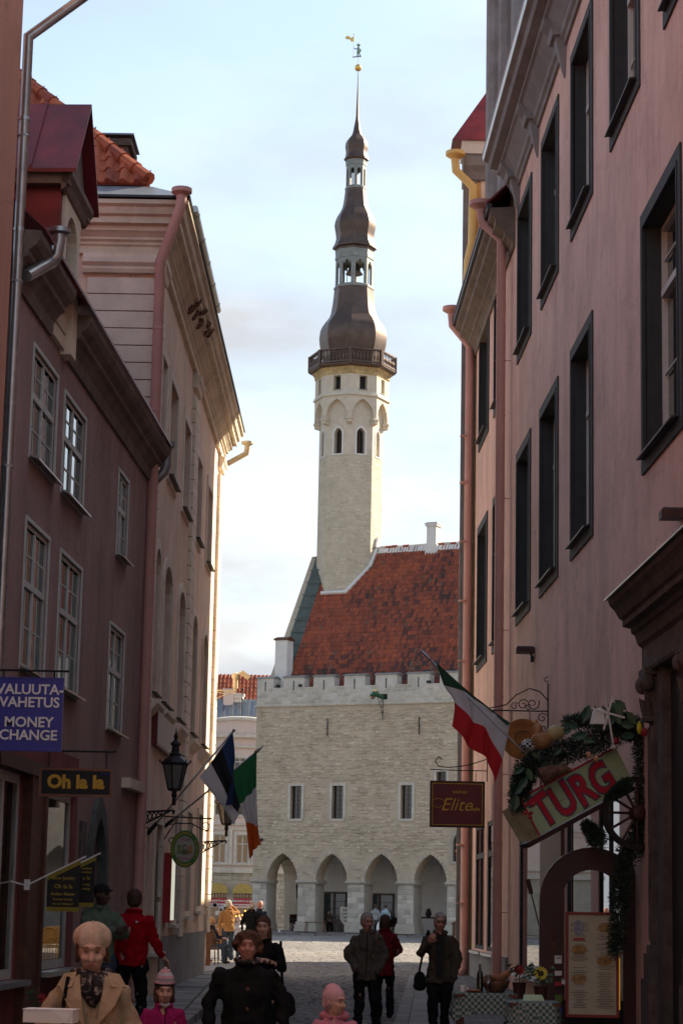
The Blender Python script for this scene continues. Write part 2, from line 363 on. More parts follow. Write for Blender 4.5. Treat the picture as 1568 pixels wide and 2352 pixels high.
# piers with coursed ashlar
pm=MB(); ps=Pieces(th,'pier_block',stone_variants(8,21,.9,.03),['ashlar0','ashlar1','ashlar2','ashlar3'])
edges=[0]+[v for a in ARX for v in a]+[36]
for i in range(0,len(edges),2):
    a,b=edges[i],edges[i+1]
    pm.box(a+.03,b-.03,.02,1.25,ZB,ZS-.12); pm.box(a-.10,b+.10,-.10,1.32,ZB,.62); pm.box(a-.04,b+.04,-.05,1.28,.62,.80)
    pm.prof_x([(-.02,ZS-.16),(-.13,ZS-.06),(-.13,ZS+.02),(.02,ZS+.06),(1.25,ZS+.06),(1.33,ZS-.06),(1.33,ZS-.16)],a-.10,b+.10)
    if a<15:
        z=.80
        while z<ZS-.2:
            h=min(rnd.uniform(.22,.36),ZS-.16-z); x=a+.03
            if h<.1: break
            while x<b-.06:
                wd=min(rnd.uniform(.28,.62),b-.03-x)
                if b-.03-(x+wd)<.15: wd=b-.03-x
                ps.put(TM((x+wd/2,.02,z+h/2),(wd*.985,.018,h*.97)),rnd.randrange(8),rnd.randrange(4),wd*h); x+=wd
            # inner right reveal stones (seen through the arch)
            z+=h
ps.done(); pm.build('arcade_pier','ashlar1',th)
# window surrounds / windows
for i,(a,b,c,d) in enumerate(WIN[:4]):
    s=MB(); 
    for (x0,x1,z0,z1) in ((a-.17,a,c-.02,d+.16),(b,b+.17,c-.02,d+.16),(a,b,d,d+.16),(a-.10,b+.10,c-.16,c-.02)): s.box(x0,x1,-.055,.12,z0,z1)
    wo=s.build('window','ashlar2',th)
    g=MB(); g.box(a,b,.28,.30,c,d); g.build('pane','glass',wo)
    f=MB()
    for zz in [c+(d-c)*k/7 for k in range(8)]: f.box(a,b,.25,.27,zz-.012,zz+.012)
    for xx in (a+.02,(a+b)/2,b-.02): f.box(xx-.012,xx+.012,.245,.262,c,d)
    f.build('window_bar','wood_brown',wo)
s=MB(); rr=pointed(13.28,14.47,4.36,5.6,6.5,4); s.plate(rr,[pointed(13.46,14.29,4.52,5.6,6.22,4)],fX,-.07,.12); wo=s.build('window','ashlar3',th); wo['label']='pointed niche window with coloured glass figures'
g=MB(); g.plate(pointed(13.4,14.35,4.45,5.6,6.3,4),[],fX,.2,.23); g.build('pane','glass',wo)
mat('amber_glass_glow',(.8,.42,.05),.3,.3,20,.1,emis=(.9,.45,.05,.12)); mat('red_glass',(.4,.05,.05),.3,.3,20,.1); mat('blue_glass',(.08,.10,.2),.3,.3,20,.1)
g=MB()
for x,zz,r_ in ((13.87,5.78,.13),(13.66,5.15,.11),(14.08,5.15,.11)): g.lathe([(r_,-.01),(r_,.01)],(0,0,0),10) if False else g.ell((x,.19,zz),(r_,.02,r_),10,6)
g.build('halo','amber_glass_glow',wo); g=MB()
for x,zz in ((13.87,5.5),(13.66,4.9),(14.08,4.9)): g.ell((x,.185,zz),(.10,.02,.24),8,6); g.ell((x,.175,zz+.25),(.05,.02,.06),8,6)
g.build('figure','red_glass',wo); g=MB()
for x,zz in ((13.75,4.62),(14.0,4.6)): g.ell((x,.183,zz),(.16,.02,.10),8,6)
g.build('figure_base','blue_glass',wo)
# iron wall anchors, small lamp box
for x in (5.02,11.2):
    s=MB(); s.box(x-.025,x+.025,-.12,-.07,12.1,13.15); s.ell((x,-.10,12.62),(.05,.05,.09),8,6); s.build('wall_anchor','iron',th)
s=MB(); s.ell((.62,-.12,5.75),(.12,.12,.09),8,6); s.box(.60,.64,-.1,0,5.73,5.77); s.build('wall_lamp','black',th)
# string course, parapet with merlons
s=MB(); s.prof_x([(.05,13.93),(-.10,13.98),(-.13,14.05),(-.13,14.09),(0,14.13),(.05,14.13)],-.12,36); s.build('string_course','ashlar2',th)
MX=[(0,1.17),(1.86,3.29),(3.96,5.38),(6.08,7.48),(8.21,9.63),(10.36,11.81),(12.5,13.95)]+[(14.64+2.14*i,16.08+2.14*i) for i in range(9)]
o=[(0,14.10),(36,14.10),(36,15.18)]
for a,b in MX[::-1]: o+=[(b,15.18),(b,15.80),(a,15.80),(a,15.18)]
o=[p for i,p in enumerate(o) if i==0 or p!=o[i-1]]
if o[-1]==(0,15.18): pass
hs=[rect((a+b)/2-.05,(a+b)/2+.05,14.98,15.58) for a,b in MX]+[rect(8.60,9.02,14.28,14.62)]
s=MB(); s.plate(o,hs,fX,-.03,.75); s.build('parapet','th_white',th)
s=MB()
for a,b in MX: s.prof_x([(-.10,15.80),(-.10,15.85),(.36,15.96),(.82,15.85),(.82,15.80)],a-.07,b+.07)
s.build('merlon_cap','lead_grey',th)
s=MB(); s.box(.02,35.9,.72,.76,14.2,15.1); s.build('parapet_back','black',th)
# ashlar courses of the parapet in low relief
ps=Pieces(th,'parapet_block',stone_variants(6,33,.95,.02),['ashlar0','ashlar2','ashlar1','th_white'],nmax=200)
z=14.14
while z<15.10:
    h=.2; x=.02+rnd.uniform(0,.2)
    while x<15.2:
        wd=rnd.uniform(.3,.7)
        if not(z+h>14.95 and any(x<m+.08 and x+wd>m-.08 for m in [(a+b)/2 for a,b in MX])) and not (x<9.1 and x+wd>8.5 and z>14.05 and z<14.7):
            ps.put(TM((x+wd/2,-.028,z+h/2),(wd*.98,.012,h*.95)),rnd.randrange(6),rnd.randrange(4),wd)
        x+=wd
    z+=h+.003
ps.done()
# loudspeaker boxes on the parapet
for x in (1.45,3.05,11.75):
    s=MB(); s.box(x-.10,x+.12,-.10,.12,15.20,15.36); s.box(x-.02,x+.02,-.02,.02,15.36,15.42); s.build('floodlight','black',th)
# end walls and rear, closed body
s=MB(); yz=[(1.1,0.),(14.4,0.),(14.4,15.3),(7.2,25.0),(1.1,15.3)]
gl=[(1.1,0),(1.1,13.9),(7.2,24.9),(14.4,13.9),(14.4,0),(12.6,0),(12.6,0)]
fE=lambda u,v,d:(d,u,v)
ol=[(1.1,4.9+.6),(1.1,15.2),(7.2,24.7),(13.4,15.1),(14.4,15.0),(14.4,0.0),(4.35,0.0),(4.35,3.2)]+[(4.35-2.9*(.5-.5*math.cos(PI*i/8)),3.2+1.45*math.sin(PI*i/8)) for i in range(1,8)]+[(1.45,3.2),(1.45,ZB),(1.1,ZB)]
s.plate(ol,[],fE,.02,.95); s.build('gable_wall','th_wall',th)
s=MB(); s.box(35,36,1.1,14.4,0,15.2); s.box(.95,35,13.6,14.4,0,15.2); s.extr([(35.2,1.1,15.1),(35.2,13.9,15.1),(35.2,7.2,24.8)],(.7,0,0)); s.build('rear_wall','th_wall',th)
# arcade interior
s=MB()
BX=[(4.2,5.6),(6.9,8.9),(9.6,11.0)]
doors=[rect(2.55,3.5,.24,2.75),rect(5.0,6.15,.24,2.62),rect(8.95,9.75,.24,1.2)]
of=[(.95,.23),(3.0,.23),(3.0,1.2)]+[(3.62-.62*math.cos(PI*i/8),1.9+.75*math.sin(PI*i/8)) for i in range(0,9)]+[(4.24,.23),(7.6,.23),(7.6,2.35),(8.75,2.35),(8.75,.23),(12.0,.23),(12.0,1.05),(12.9,1.05),(12.9,.23),(35,.23),(35,5.4),(.95,5.4)]
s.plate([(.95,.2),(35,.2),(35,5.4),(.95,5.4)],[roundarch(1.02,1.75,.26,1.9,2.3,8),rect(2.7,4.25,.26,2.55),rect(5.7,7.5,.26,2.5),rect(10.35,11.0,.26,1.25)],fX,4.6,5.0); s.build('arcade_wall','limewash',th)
s=MB(); s.box(.95,35,1.1,4.6,5.38,5.5); 
for a,b in zip(edges[0::2],edges[1::2]):
    c=(a+b)/2
    if c<35.: s.prof_x([(1.25,3.4),(1.25,5.4),(4.6,5.4),(4.6,3.4),(4.4,4.4),(3.6,5.1),(2.9,5.25),(2.2,5.1),(1.5,4.4)],max(.96,c-.35),min(34.9,c+.35))
s.build('vault','limewash',th)
s=MB(); s.box(-.05,36,.0,4.6,0,ZB); s.build('arcade_floor','flag1',th)
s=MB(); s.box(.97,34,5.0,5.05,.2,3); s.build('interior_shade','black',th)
for (a,b,d) in ((2.7,4.25,2.55),(5.7,7.5,2.5)):
    s=MB(); s.box(a-.12,a,4.5,4.62,ZB,d+.12); s.box(b,b+.12,4.5,4.62,ZB,d+.12); s.box(a,b,4.5,4.62,d,d+.12); s.box((a+b)/2-.08,(a+b)/2+.08,4.52,4.6,ZB,d)
    dr=s.build('doorway','stone_dark',th)
    for x0,x1 in ((a,(a+b)/2-.08),((a+b)/2+.08,b)):
        g=MB(); g.box(x0,x1,4.56,4.58,ZB,d); g.build('pane','glass',dr)
        g=MB(); 
        for k in range(1,5): g.box(x0,x1,4.54,4.555,ZB+(d-ZB)*k/5-.015,ZB+(d-ZB)*k/5+.015)
        g.build('bar','wood_black',dr)
# ---- roof
EY,EZ,RY,RZ_=.95,15.25,7.2,25.0
sl_=math.hypot(RY-EY,RZ_-EZ); tilt=math.atan2(RZ_-EZ,RY-EY)
s=MB(); s.extr([(1.0,EY,EZ-.15),(1.0,RY,RZ_-.15),(1.0,2*RY-EY,EZ-.15)],(34.4,0,0)); s.build('roof','tile1',th)
def pantile(w=.20,l=.40,t=.035,seg=4):
    V=[];F=[]
    for (y,dz) in ((0,.022),(l,.0)):
        for k in range(seg+1):
            u=k/seg; z=t*math.sin(u*2*PI*.92+.4)*.9+t; V.append((u*w*1.08-.54*w,y,z+dz))
    for k in range(seg+1):
        V.append((V[k][0],0,-.0))
    n=seg+1
    for k in range(seg): F.append((k,k+1,n+k+1,n+k)); F.append((2*n+k,2*n+k+1,k+1,k))
    return V,F
pv=[pantile(t=.032),pantile(t=.038),pantile(t=.028)]
pt=Pieces(th,'roof_tile',pv,['tile0','tile1','tile2','tile3','tile4','tile5'],smooth=False)
rot=Matrix.Rotation(tilt,3,'X'); rows=int(sl_/.36)
for j in range(rows):
    for i in range(72):
        x=1.62+i*.2
        if x>15.6: break
        v=j*.36; y=EY+v*math.cos(tilt); z=EZ+v*math.sin(tilt)
        # leave the tower free
        dx=abs(x-2.73); dy=y+.1-RY
        if dx<1.95 and dy>-1.95 and dx-dy<2.7: continue
        n_=noise.noise(Vector((x*.45,v*.5,2.))); n2=noise.noise(Vector((x*1.3,v*.35,9.)))
        dirt=n_*.55+n2*.35+(.30 if j<4 else .15 if j<8 else 0)+(.25*min(1,(x-4)/6) if x>4 else -.12)
        q=r2.random()+dirt*.75
        mi=2 if q<.12 else 0 if q<.55 else 1 if q<1.0 else 3 if q<1.22 else 5 if q<1.27 else 4
        if r2.random()<.01: mi=5
        ry=Matrix.Rotation(r2.uniform(-.03,.03),3,'Y')
        pt.put(TM((x+r2.uniform(-.008,.008),y,z+r2.uniform(0,.012)),(1,1,1),rot@ry),r2.randrange(3),mi,-j)
pt.done()
prr=MB(); prr.tube([(-.22,0,.0),(.22,0,.0)],.12,8); rid=Pieces(th,'ridge_tile',[(prr.v,prr.f)],['limewash','tile0','th_white'])
for i in range(34): rid.put(TM((4.8+i*.42,RY,RZ_+.03+rnd.uniform(-.015,.015)),(1,1,1)),0,rnd.choice([0,0,0,2,1]),0)
rid.done()
s=MB()
for i in range(70): s.box(4.72+i*.2,4.80+i*.2,RY-.42,RY-.10,RZ_-.56+.0,RZ_+.02) if False else None
s.prof_x([(RY-.30,RZ_-.40),(RY-.30,RZ_-.33),(RY,RZ_+.10),(RY+.30,RZ_-.33)],4.75,19.2); s.build('ridge_mortar','limewash',th)
# copper clad gable coping
s=MB(); s.extr([(.55,EY-.25,EZ-.55),(.55,RY,RZ_+.30),(.55,2*RY-EY,EZ-.2),(.55,2*RY-EY,EZ-.8),(.55,RY,RZ_-.6),(.55,EY-.1,EZ-1.6)],(.95,0,0)); s.build('gable_coping','copper_green',th)
s=MB(); 
for k in range(1,12):
    y=EY-.25+(RY-EY)*k/12; z=EZ-.55+(RZ_+.85-EZ)*k/12; s.extr([(.53,y,z+.0),(.53,y+.03,z+.07),(.53,y+.05,z+.05)],(.99,0,0))
s.build('coping_seam','copper_green',th)
# chimneys
s=MB(); s.box(.78,1.62,.80,1.65,14.5,18.30); c=s.build('chimney','limewash',th); s=MB(); s.box(.70,1.70,.72,1.73,18.30,18.42); s.prof_x([(.74,18.42),(1.71,18.42),(1.22,18.56)],.72,1.68); s.build('chimney_cap','wood_brown',c)
s=MB(); s.box(8.42,9.25,6.75,7.65,24.2,25.0); s.box(8.5,9.17,6.82,7.58,25.0,26.2); s.box(8.42,9.25,6.74,7.66,26.2,26.32); s.box(8.38,9.29,6.70,7.70,26.32,26.40); c=s.build('chimney','limewash',th); s=MB(); s.box(8.46,9.21,6.78,7.62,26.40,26.45); s.build('chimney_cap','dark_sheet',c)
# lime flashing round the tower foot
a_=1.97; cx,cy=2.73,7.2
zr=lambda y: EZ+(y-EY)*(RZ_-EZ)/(RY-EY)
s=MB(); P=[(cx-.95,cy-a_-.02),(cx+.815,cy-a_-.02),(cx+a_+.02,cy-.815),(cx+a_+.1,cy-.02)]
s.tube([(x,y-.08,zr(y-.08)+.10) for x,y in P],.13,6); s.build('flashing','limewash',th)
s=MB(); s.extr([(cx+a_+.02,cy-.32,25.05),(cx+a_+.02,cy,25.75),(cx+a_+.02,cy+.32,25.05)],(.16,0,0)); s.build('flashing_peak','limewash',th)
# pavement in front
pvt=MB(); pvt.box(-4,36.5,-3.0,0,.0,.13); o=pvt.build('pavement','flag1',None); o.location=TO; o.rotation_euler=(0,0,RZ); o['kind']='structure'
kb=Pieces(o,'kerb_stone',[( [(-.5,-.5,-.5),(.5,-.5,-.5),(.5,.5,-.5),(-.5,.5,-.5),(-.48,-.42,.5),(.48,-.42,.5),(.48,.5,.5),(-.48,.5,.5)],[(0,3,2,1),(4,5,6,7),(0,1,5,4),(1,2,6,5),(2,3,7,6),(3,0,4,7)])],['cobble3','flag0'])
for i in range(40): kb.put(TM((-3.5+i,-3.1,.07),(.98,.22,.16)),0,i%3==0,0)
kb.done()
# ---- dragon head spout with iron bracket
dg=thing('dragon_spout','green dragon head water spout with golden crown under the parapet window of the town hall','gargoyle',TO+Matrix.Rotation(RZ,3,'Z')@Vector((8.8,-.1,14.4)),RZ)
mat('dragon_green',(.035,.13,.06),.5,.3,8,.2,20,metal=.3); mat('dragon_red',(.45,.04,.03),.5,.1,5,.1)
s=MB(); s.tube([(0,.3,.02),(-.02,-.3,.0),(-.05,-.75,.08),(-.10,-1.05,.12)],[.13,.14,.15,.16],10); s.build('neck','dragon_green',dg,True)
s=MB(); s.ell((-.14,-1.2,.14),(.2,.25,.2),12,8); s.tube([(-.16,-1.3,.12),(-.2,-1.6,.02),(-.22,-1.72,-.05)],[.15,.11,.06],8); s.tube([(-.14,-1.2,-.02),(-.18,-1.42,-.2),(-.2,-1.5,-.28)],[.10,.07,.04],8); s.ell((-.3,-1.1,.3),(.04,.1,.08),8,6); s.ell((.02,-1.1,.3),(.04,.1,.08),8,6); s.build('head','dragon_green',dg,True)
s=MB(); s.tube([(-.16,-1.3,0),(-.2,-1.5,-.12),(-.21,-1.62,-.22)],[.07,.05,.03],8); s.build('tongue','dragon_red',dg,True)
s=MB()
for k in range(6): t=k*PI/3; s.tube([(-.14+.1*math.cos(t),-1.12+.1*math.sin(t),.3),(-.14+.12*math.cos(t),-1.12+.12*math.sin(t),.46)],[.05,.015],6)
s.lathe([(.10,0),(.11,.08)],(-.14,-1.12,.28),10); s.build('crown','gilt',dg)
s=MB(); s.tube([(0,-.05,-.1),(0,-1.0,-.06)],.02,6); s.tube([(0,-.05,-1.5),(0,-.3,-1.0),(0,-.75,-.35),(0,-1.0,-.08)],.022,6); s.tube([(0,-.05,-.1),(0,-.05,-1.65)],.02,6)
for k in range(3): s.tube([(0,-.1-.15*(2-k)*.8+.13*math.cos(t*.9)*(1-t/8),-.35-.38*k+.13*math.sin(t*.9)*(1-t/8)) for t in range(8)],.014,5)
s.build('bracket','iron',dg)

# ============================================================ TOWER
TL=TO+Matrix.Rotation(RZ,3,'Z')@Vector((cx,cy,0)); YT=TL.y
def axx(py): return 797+(1300-py)*.0202
def zt(py): return at(axx(py),py,YT).z
def rw(px_): return px_/FP*YT*(math.cos(TH)+.0)*1.0
def rad(py,px_):           # metric radius of a half width in pixels at that height
    d=ray(axx(py),py); k=YT/d.y; return px_/FP*k
tw=thing('bell_tower','tall slender octagonal stone tower with brown copper spire rising from the town hall','tower',(TL.x,TL.y,0),RZ)
C8=R(22.5)
def zz1(yz): return 57.4+.3417*yz
def zz2(yz): return 775+.17207*yz
# shaft
yl=[1420,1058]; s=MB(); s.lathe([(rad(1420,73.9),20.5),(rad(1300,73.6),zt(1300)),(rad(1060,73.0),zt(1058))],(0,0,0),8,C8); s.build('shaft','tower_low',tw)
for i_,c_ in enumerate([(.58,.51,.385),(.53,.46,.345),(.61,.54,.42)]): mat('tstone%d'%i_,c_,.93,.12,3,.5,14,grime=.15)
tp=Pieces(tw,'stone',stone_variants(8,61,.4,.12),['tstone0','tstone1','tstone2'])
for k_ in range(8):
    al=R(-90+45*k_); n_=Vector((math.cos(al),math.sin(al),0)); u_=Vector((-math.sin(al),math.cos(al),0)); rt_=rad(1200,73.2); q3=Matrix((( u_.x,-n_.x,0),(u_.y,-n_.y,0),(0,0,1)))
    if k_ in (3,4,5): continue
    z_=20.8
    while z_<zt(1062):
        h_=r2.uniform(.13,.24); a0_=rt_*math.sin(PI/8)-.03; x_=-a0_
        while x_<a0_-.12:
            wd=min(r2.uniform(.22,.6),a0_-x_)
            if r2.random()<.6: tp.put(TM(n_*(rt_*math.cos(PI/8)-.0)+u_*(x_+wd/2)+Vector((0,0,z_+h_/2+r2.uniform(-.03,.03))),(wd*.97,r2.uniform(.005,.022),h_*.95),q3),r2.randrange(8),r2.randrange(3),wd*h_*(1 if k_ in(0,1) else .3))
            x_+=wd+.01
        z_+=h_+.01
tp.done()
rs=rad(1000,73.0); ap=rs*math.cos(PI/8); hw=rs*math.sin(PI/8)
def face(fn_ap,k):
    a=R(-90+45*k); n=Vector((math.cos(a),math.sin(a),0)); u=Vector((-math.sin(a),math.cos(a),0))
    return lambda uu,vv,d: n*(fn_ap-d)+u*uu+Vector((0,0,vv))
z0,z1=zt(1058),zt(915); wz0,wzs,wz1=zt(1056),zt(1010),zt(996)
for k in range(8):
    s=MB(); f=face(ap,k); s.plate(rect(-hw,hw,z0+.005,z1),[pointed(-.28,.28,wz0+.05,wzs,wz1,5)],f,0,.5,0); s.build('window_stage_wall','tower_up',tw)
    s=MB(); s.plate(pointed(-.40,.40,wz0-.05,wzs+.02,wz1+.16,5),[pointed(-.285,.285,wz0+.045,wzs,wz1+.005,5)],f,-.03,.10,0); wo=s.build('window','limewash',tw)
    s=MB(); s.plate(pointed(-.34,.34,wz0,wzs,wz1+.04,5),[],f,.42,.45,0); s.build('pane','black',wo)
    s=MB(); s.plate(rect(-.04,.03,wz0,wz1),[],f,.34,.40,0); s.build('shutter','wood_brown',wo)
# machicolation
rm=rad(950,85.2); am=rm*math.cos(PI/8); hm=rm*math.sin(PI/8)
zb,zs_,za,zl=zt(988),zt(972),zt(929),zt(925)
zc=zt(975)
for k in range(8):
    f=face(am,k); hh=hm-.004
    o=[(-hh,zc),(-hh+.13,zc)]
    P=pointed(-hh+.17,hh-.17,zc,zs_+.0,za-.10,7)[2:][::-1]
    o=[(-hh,zc)]+[(-hh+.17,zc)]+P+[(hh-.17,zc),(hh,zc),(hh,zl),(-hh,zl)]
    oo=[]; 
    for p in o:
        if not oo or (abs(p[0]-oo[-1][0])+abs(p[1]-oo[-1][1]))>1e-3: oo.append(p)
    s=MB(); s.plate(oo,[],f,0,am-ap+.02,0); s.build('machicolation_arch','tower_up',tw)
for k in range(8):
    a=R(-90+22.5+45*k); n=Vector((math.cos(a),math.sin(a),0)); u=Vector((-math.sin(a),math.cos(a),0))
    s=MB(); P=[(rs-.05,zc-.02),(rm-.02,zc-.02),(rm-.02,zc-.32),(rs+.16,zb),(rs-.05,zb-.05)]
    s.extr([n*p+Vector((0,0,q))-u*.17 for p,q in P],u*.34); s.extr([n*p+Vector((0,0,q))-u*.24 for p,q in [(rs-.05,zc),(rm+.03,zc),(rm+.03,zc-.12),(rs-.05,zc-.12)]],u*.48); s.build('corbel','tower_up',tw)
s=MB(); s.lathe([(rm,zl-.02),(rad(925,89),zl),(rad(925,89),zl+.06),(rm-.02,zl+.32),(1.,zl+.32)],(0,0,0),8,C8); s.build('drip_ledge','tower_up',tw)
z2=zt(874); an=rad(890,84.4)*math.cos(PI/8); hn=rad(890,84.4)*math.sin(PI/8)
for k in range(8):
    f=face(an,k); s=MB(); s.plate(rect(-hn,hn,zl+.30,z2),[rect(-.26,.26,zt(911),zt(879.5))],f,0,.5,0); s.build('window_stage_wall','tower_up',tw)
    s=MB(); s.plate(rect(-.3,.3,zt(911.5),zt(879)),[],f,.42,.46,0); wo=s.build('window','black',tw)
    s=MB(); s.plate(rect(-.3,.3,zt(912.5),zt(911)),[],f,-.05,.4,0); s.build('sill','lead_grey',wo)
mat('cornice_yellow',(.60,.45,.22),.85,.25,4,.3,20,grime=.8)
s=MB(); s.lathe([(rad(870,84.4),z2-.1),(rad(870,86.5),z2),(rad(870,86.5),z2+.14),(rad(870,90),z2+.25),(rad(870,90),zt(864)),(rad(870,93),zt(861))],(0,0,0),8,C8); s.build('cornice','cornice_yellow',tw)
zf=zt(856.5)
s=MB(); s.lathe([(rad(870,93),zt(861)-.01),(rad(857,99),zt(860)),(rad(857,101.5),zf),(rad(857,101.5),zf+.06),(1,zf+.1)],(0,0,0),8,C8); s.build('balcony_floor','copper_brown',tw)
rb=rad(840,98.5); ab=rb*math.cos(PI/8); hb=rb*math.sin(PI/8); zr0,zr1=zt(851),zt(823)
bv=MB(); hB=zr1-zr0-.1; bv.lathe([(.045,0),(.045,.06*hB),(.03,.1*hB),(.075,.3*hB),(.07,.4*hB),(.03,.62*hB),(.03,.8*hB),(.05,.86*hB),(.045,.93*hB),(.045,hB)],(0,0,0),6)
bme=None; bal=tag(bpy.data.objects.new('balustrade',None)); COL.objects.link(bal); bal.parent=tw
for k in range(8):
    a=R(-90+22.5+45*k); p=Vector((math.cos(a),math.sin(a),0))*rb
    s=MB(); s.T=Matrix.Translation(p)@Matrix.Rotation(a,4,'Z'); s.box(-.10,.10,-.11,.11,zf,zr1+.05); s.build('post','copper_brown',bal)
    f=face(ab,k); s=MB()
    for q0,q1 in ((zr0-.05,zr0+.05),(zr1-.05,zr1+.05)): s.plate(rect(-hb+.09,hb-.09,q0,q1),[],f,-.08,.08)
    s.build('rail','copper_brown',bal)
    for i in range(8):
        q=f((i+.5-4)*(2*hb-.3)/8,zr0+.05,0)
        if bme is None: o=bv.build('baluster','copper_brown',bal,True); bme=o.data
        else: o=bpy.data.objects.new('baluster',bme); link(o,bal)
        o.location=q
# spire
def prof(L): return [(rad(zz1(y),h*.3417),zt(zz1(y))) for y,h in L]
def spire(L,name='spire_roof',m='copper_brown'):
    s=MB(); s.lathe(prof(L),(0,0,0),8,C8); o=s.build(name,m,tw,True,autos=32); return o
on=spire([(2330,190),(2230,206),(2190,216),(2150,224),(2110,227),(2060,221),(2030,208),(2000,187),(1970,162),(1940,151),(1880,141),(1800,133),(1778,132)]); on['label']='lowest and widest onion shaped copper roof'
spire([(1782,136),(1770,137),(1762,130)],'lantern_sill','lead_grey')
def lantern(y0,y1,hw_,n_w,m='lead_grey',tre=False):
    rr_=rad(zz1(y1),hw_*.3417); za_,zb_=zt(zz1(y0)),zt(zz1(y1)); aa=rr_*math.cos(PI/8); h_=rr_*math.sin(PI/8)
    for k in range(8):
        f=face(aa,k); s=MB(); w_=h_*n_w
        if tre:
            ho=[(-w_,za_+.05),(w_,za_+.05),(w_,zb_-.55),(w_*.8,zb_-.38),(w_*.55,zb_-.5),(w_*.35,zb_-.3),(0,zb_-.22),(-w_*.35,zb_-.3),(-w_*.55,zb_-.5),(-w_*.8,zb_-.38),(-w_,zb_-.55)]
        else: ho=roundarch(-w_,w_,za_+.05,zb_-.45,zb_-.45+w_,6)
        s.plate(rect(-h_,h_,za_,zb_),[ho],f,0,.16); s.build('lantern_panel',m,tw)
    s=MB(); s.lathe([(rr_*.85,za_-.1),(rr_*.85,za_+.02)],(0,0,0),8,C8); s.lathe([(rr_*.9,zb_-.05),(rr_*.9,zb_+.1)],(0,0,0),8,C8); s.tube([(0,0,za_),(0,0,zb_)],.09,6); s.tube([(-rr_*.5,.2,za_),(-rr_*.5,.2,zb_)],.03,5); s.tube([(-rr_*.6,0,za_),(-rr_*.6,0,zb_)],.03,5)
    return s.build('lantern_floor','wood_black',tw),za_,zb_,rr_
_,za_,zb_,rr_=lantern(1765,1580,126,.66,tre=True)
bl=MB(); bl.lathe([(.05,.75),(.3,.7),(.38,.45),(.45,.2),(.6,.0),(.55,-.02),(.1,.05)],(0,0,zb_-1.0),14); bl.build('bell','copper_brown',tw,True)
spire([(1585,130),(1575,132),(1560,128),(1530,131)],'lantern_cornice','lead_grey')
spire([(1535,129),(1515,131),(1508,150),(1500,150),(1470,134),(1440,126),(1410,129),(1380,135),(1350,139),(1320,134),(1290,122),(1260,103),(1230,88),(1190,80),(1150,75),(1108,71)])
spire([(1112,73),(1100,75),(1092,69)],'lantern_sill','lead_grey')
lantern(1095,945,67,.55)
spire([(950,71),(940,71),(925,72),(912,76)],'lantern_cornice','lead_grey')
spire([(918,74),(908,85),(902,84),(885,74),(860,71),(840,74),(820,77),(795,74),(775,64),(755,47),(740,34),(715,26),(680,20),(640,12),(615,9),(500,6),(400,3.5),(318,2.2)])
s=MB(); zb_=zt(155.8); r_=rad(155,8.0); s.ell((0,0,zb_),(r_,r_,r_*1.06),20,14); s.build('gilded_ball','gilt',tw,True)
# weather vane
vn=thing('weather_vane','small gilded banner bearer figure as weather vane on top of the spire','weather vane',(TL.x,TL.y,zb_+r_),R(8))
k=YT/FP
s=MB(); s.tube([(0,0,-.1),(0,0,.95)],.035,6); s.build('rod','gilt',vn)
s=MB(); s.T=Matrix.Rotation(R(-8),4,'Y'); s.box(-.55,.45,-.05,.05,.90,1.0); s.build('base_plate','lead_grey',vn)
mat('vane_green',(.25,.36,.30),.6,.2,8,.1,metal=.3)
s=MB(); s.tube([(-.12,0,1.0),(-.05,0,1.55)],.09,8); s.tube([(.22,0,1.0),(.08,0,1.55)],.09,8); s.lathe([(.22,0),(.20,.2),(.16,.5),(.2,.62),(.1,.75)],(0,0,1.4),10,sy=.7); s.tube([(-.05,0,2.0),(-.3,0,1.85),(-.52,0,1.95)],.06,7); s.tube([(.12,0,2.0),(.3,0,1.75),(.2,0,1.6)],.06,7); s.ell((0,0,2.28),(.13,.13,.15),10,8); s.lathe([(.25,0),(.24,.04),(.12,.06),(.1,.18)],(0,0,2.36),12); s.build('figure','vane_green',vn,True)
s=MB(); s.tube([(-.58,0,.95),(-.58,0,3.55)],.03,6); s.ell((-.58,0,3.62),(.07,.07,.1),8,6); s.build('banner_pole','gilt',vn)
s=MB(); P=[(-.6,0,3.4),(-.9,.05,3.2),(-1.2,0,3.42),(-1.45,-.05,3.35),(-1.6,0,3.1),(-1.35,0,2.95),(-1.1,0,3.0),(-.85,.05,2.75),(-.6,0,2.75)]; s.extr(P,(0,.03,0)); s.build('banner','gilt',vn); vn.scale=(.60,.60,.60); dg.scale=(.85,.85,.85)
# ============================================================ GROUND
g=MB(); g.add([(-400,-200,0),(400,-200,0),(400,600,0),(-400,600,0)],[(0,1,2,3)]); o=g.build('ground','joint'); o['kind']='structure'
# square surface beyond the street: setts too far to tell apart -> relief in the material, near part real stones
GZ=.0
def lw(Y): return -1.89-.024*(max(0,Y-33))      # left kerb line
def rwl(Y): return 1.13+.044*(Y-32)              # right kerb line (road side)
LWX=lambda Y: -2.98-(52.3-Y)*.01047
UWX=lambda Y: -3.159-(35.237-Y)*.0489
RWX=lambda Y: 3.35+(53.3-Y)*.02444
def sett_variant(seed):
    r=random.Random(seed); o=[(-.5,-.5),(.5,-.5),(.5,.5),(-.5,.5)]; o=[(x+r.uniform(-.05,.05),y+r.uniform(-.05,.05)) for x,y in o]
    V=[(x,y,-1) for x,y in o]+[(x*.96,y*.96,-.12) for x,y in o]+[(x*.72,y*.72,r.uniform(-.02,.12)) for x,y in o]
    F=[(i,(i+1)%4,4+(i+1)%4,4+i) for i in range(4)]+[(4+i,4+(i+1)%4,8+(i+1)%4,8+i) for i in range(4)]+[(8,9,10,11)]
    return V,F
sv_=[sett_variant(i) for i in range(9)]
gr=o
cb=Pieces(gr,'cobblestone',sv_,['cobble0','cobble1','cobble2','cobble3'])
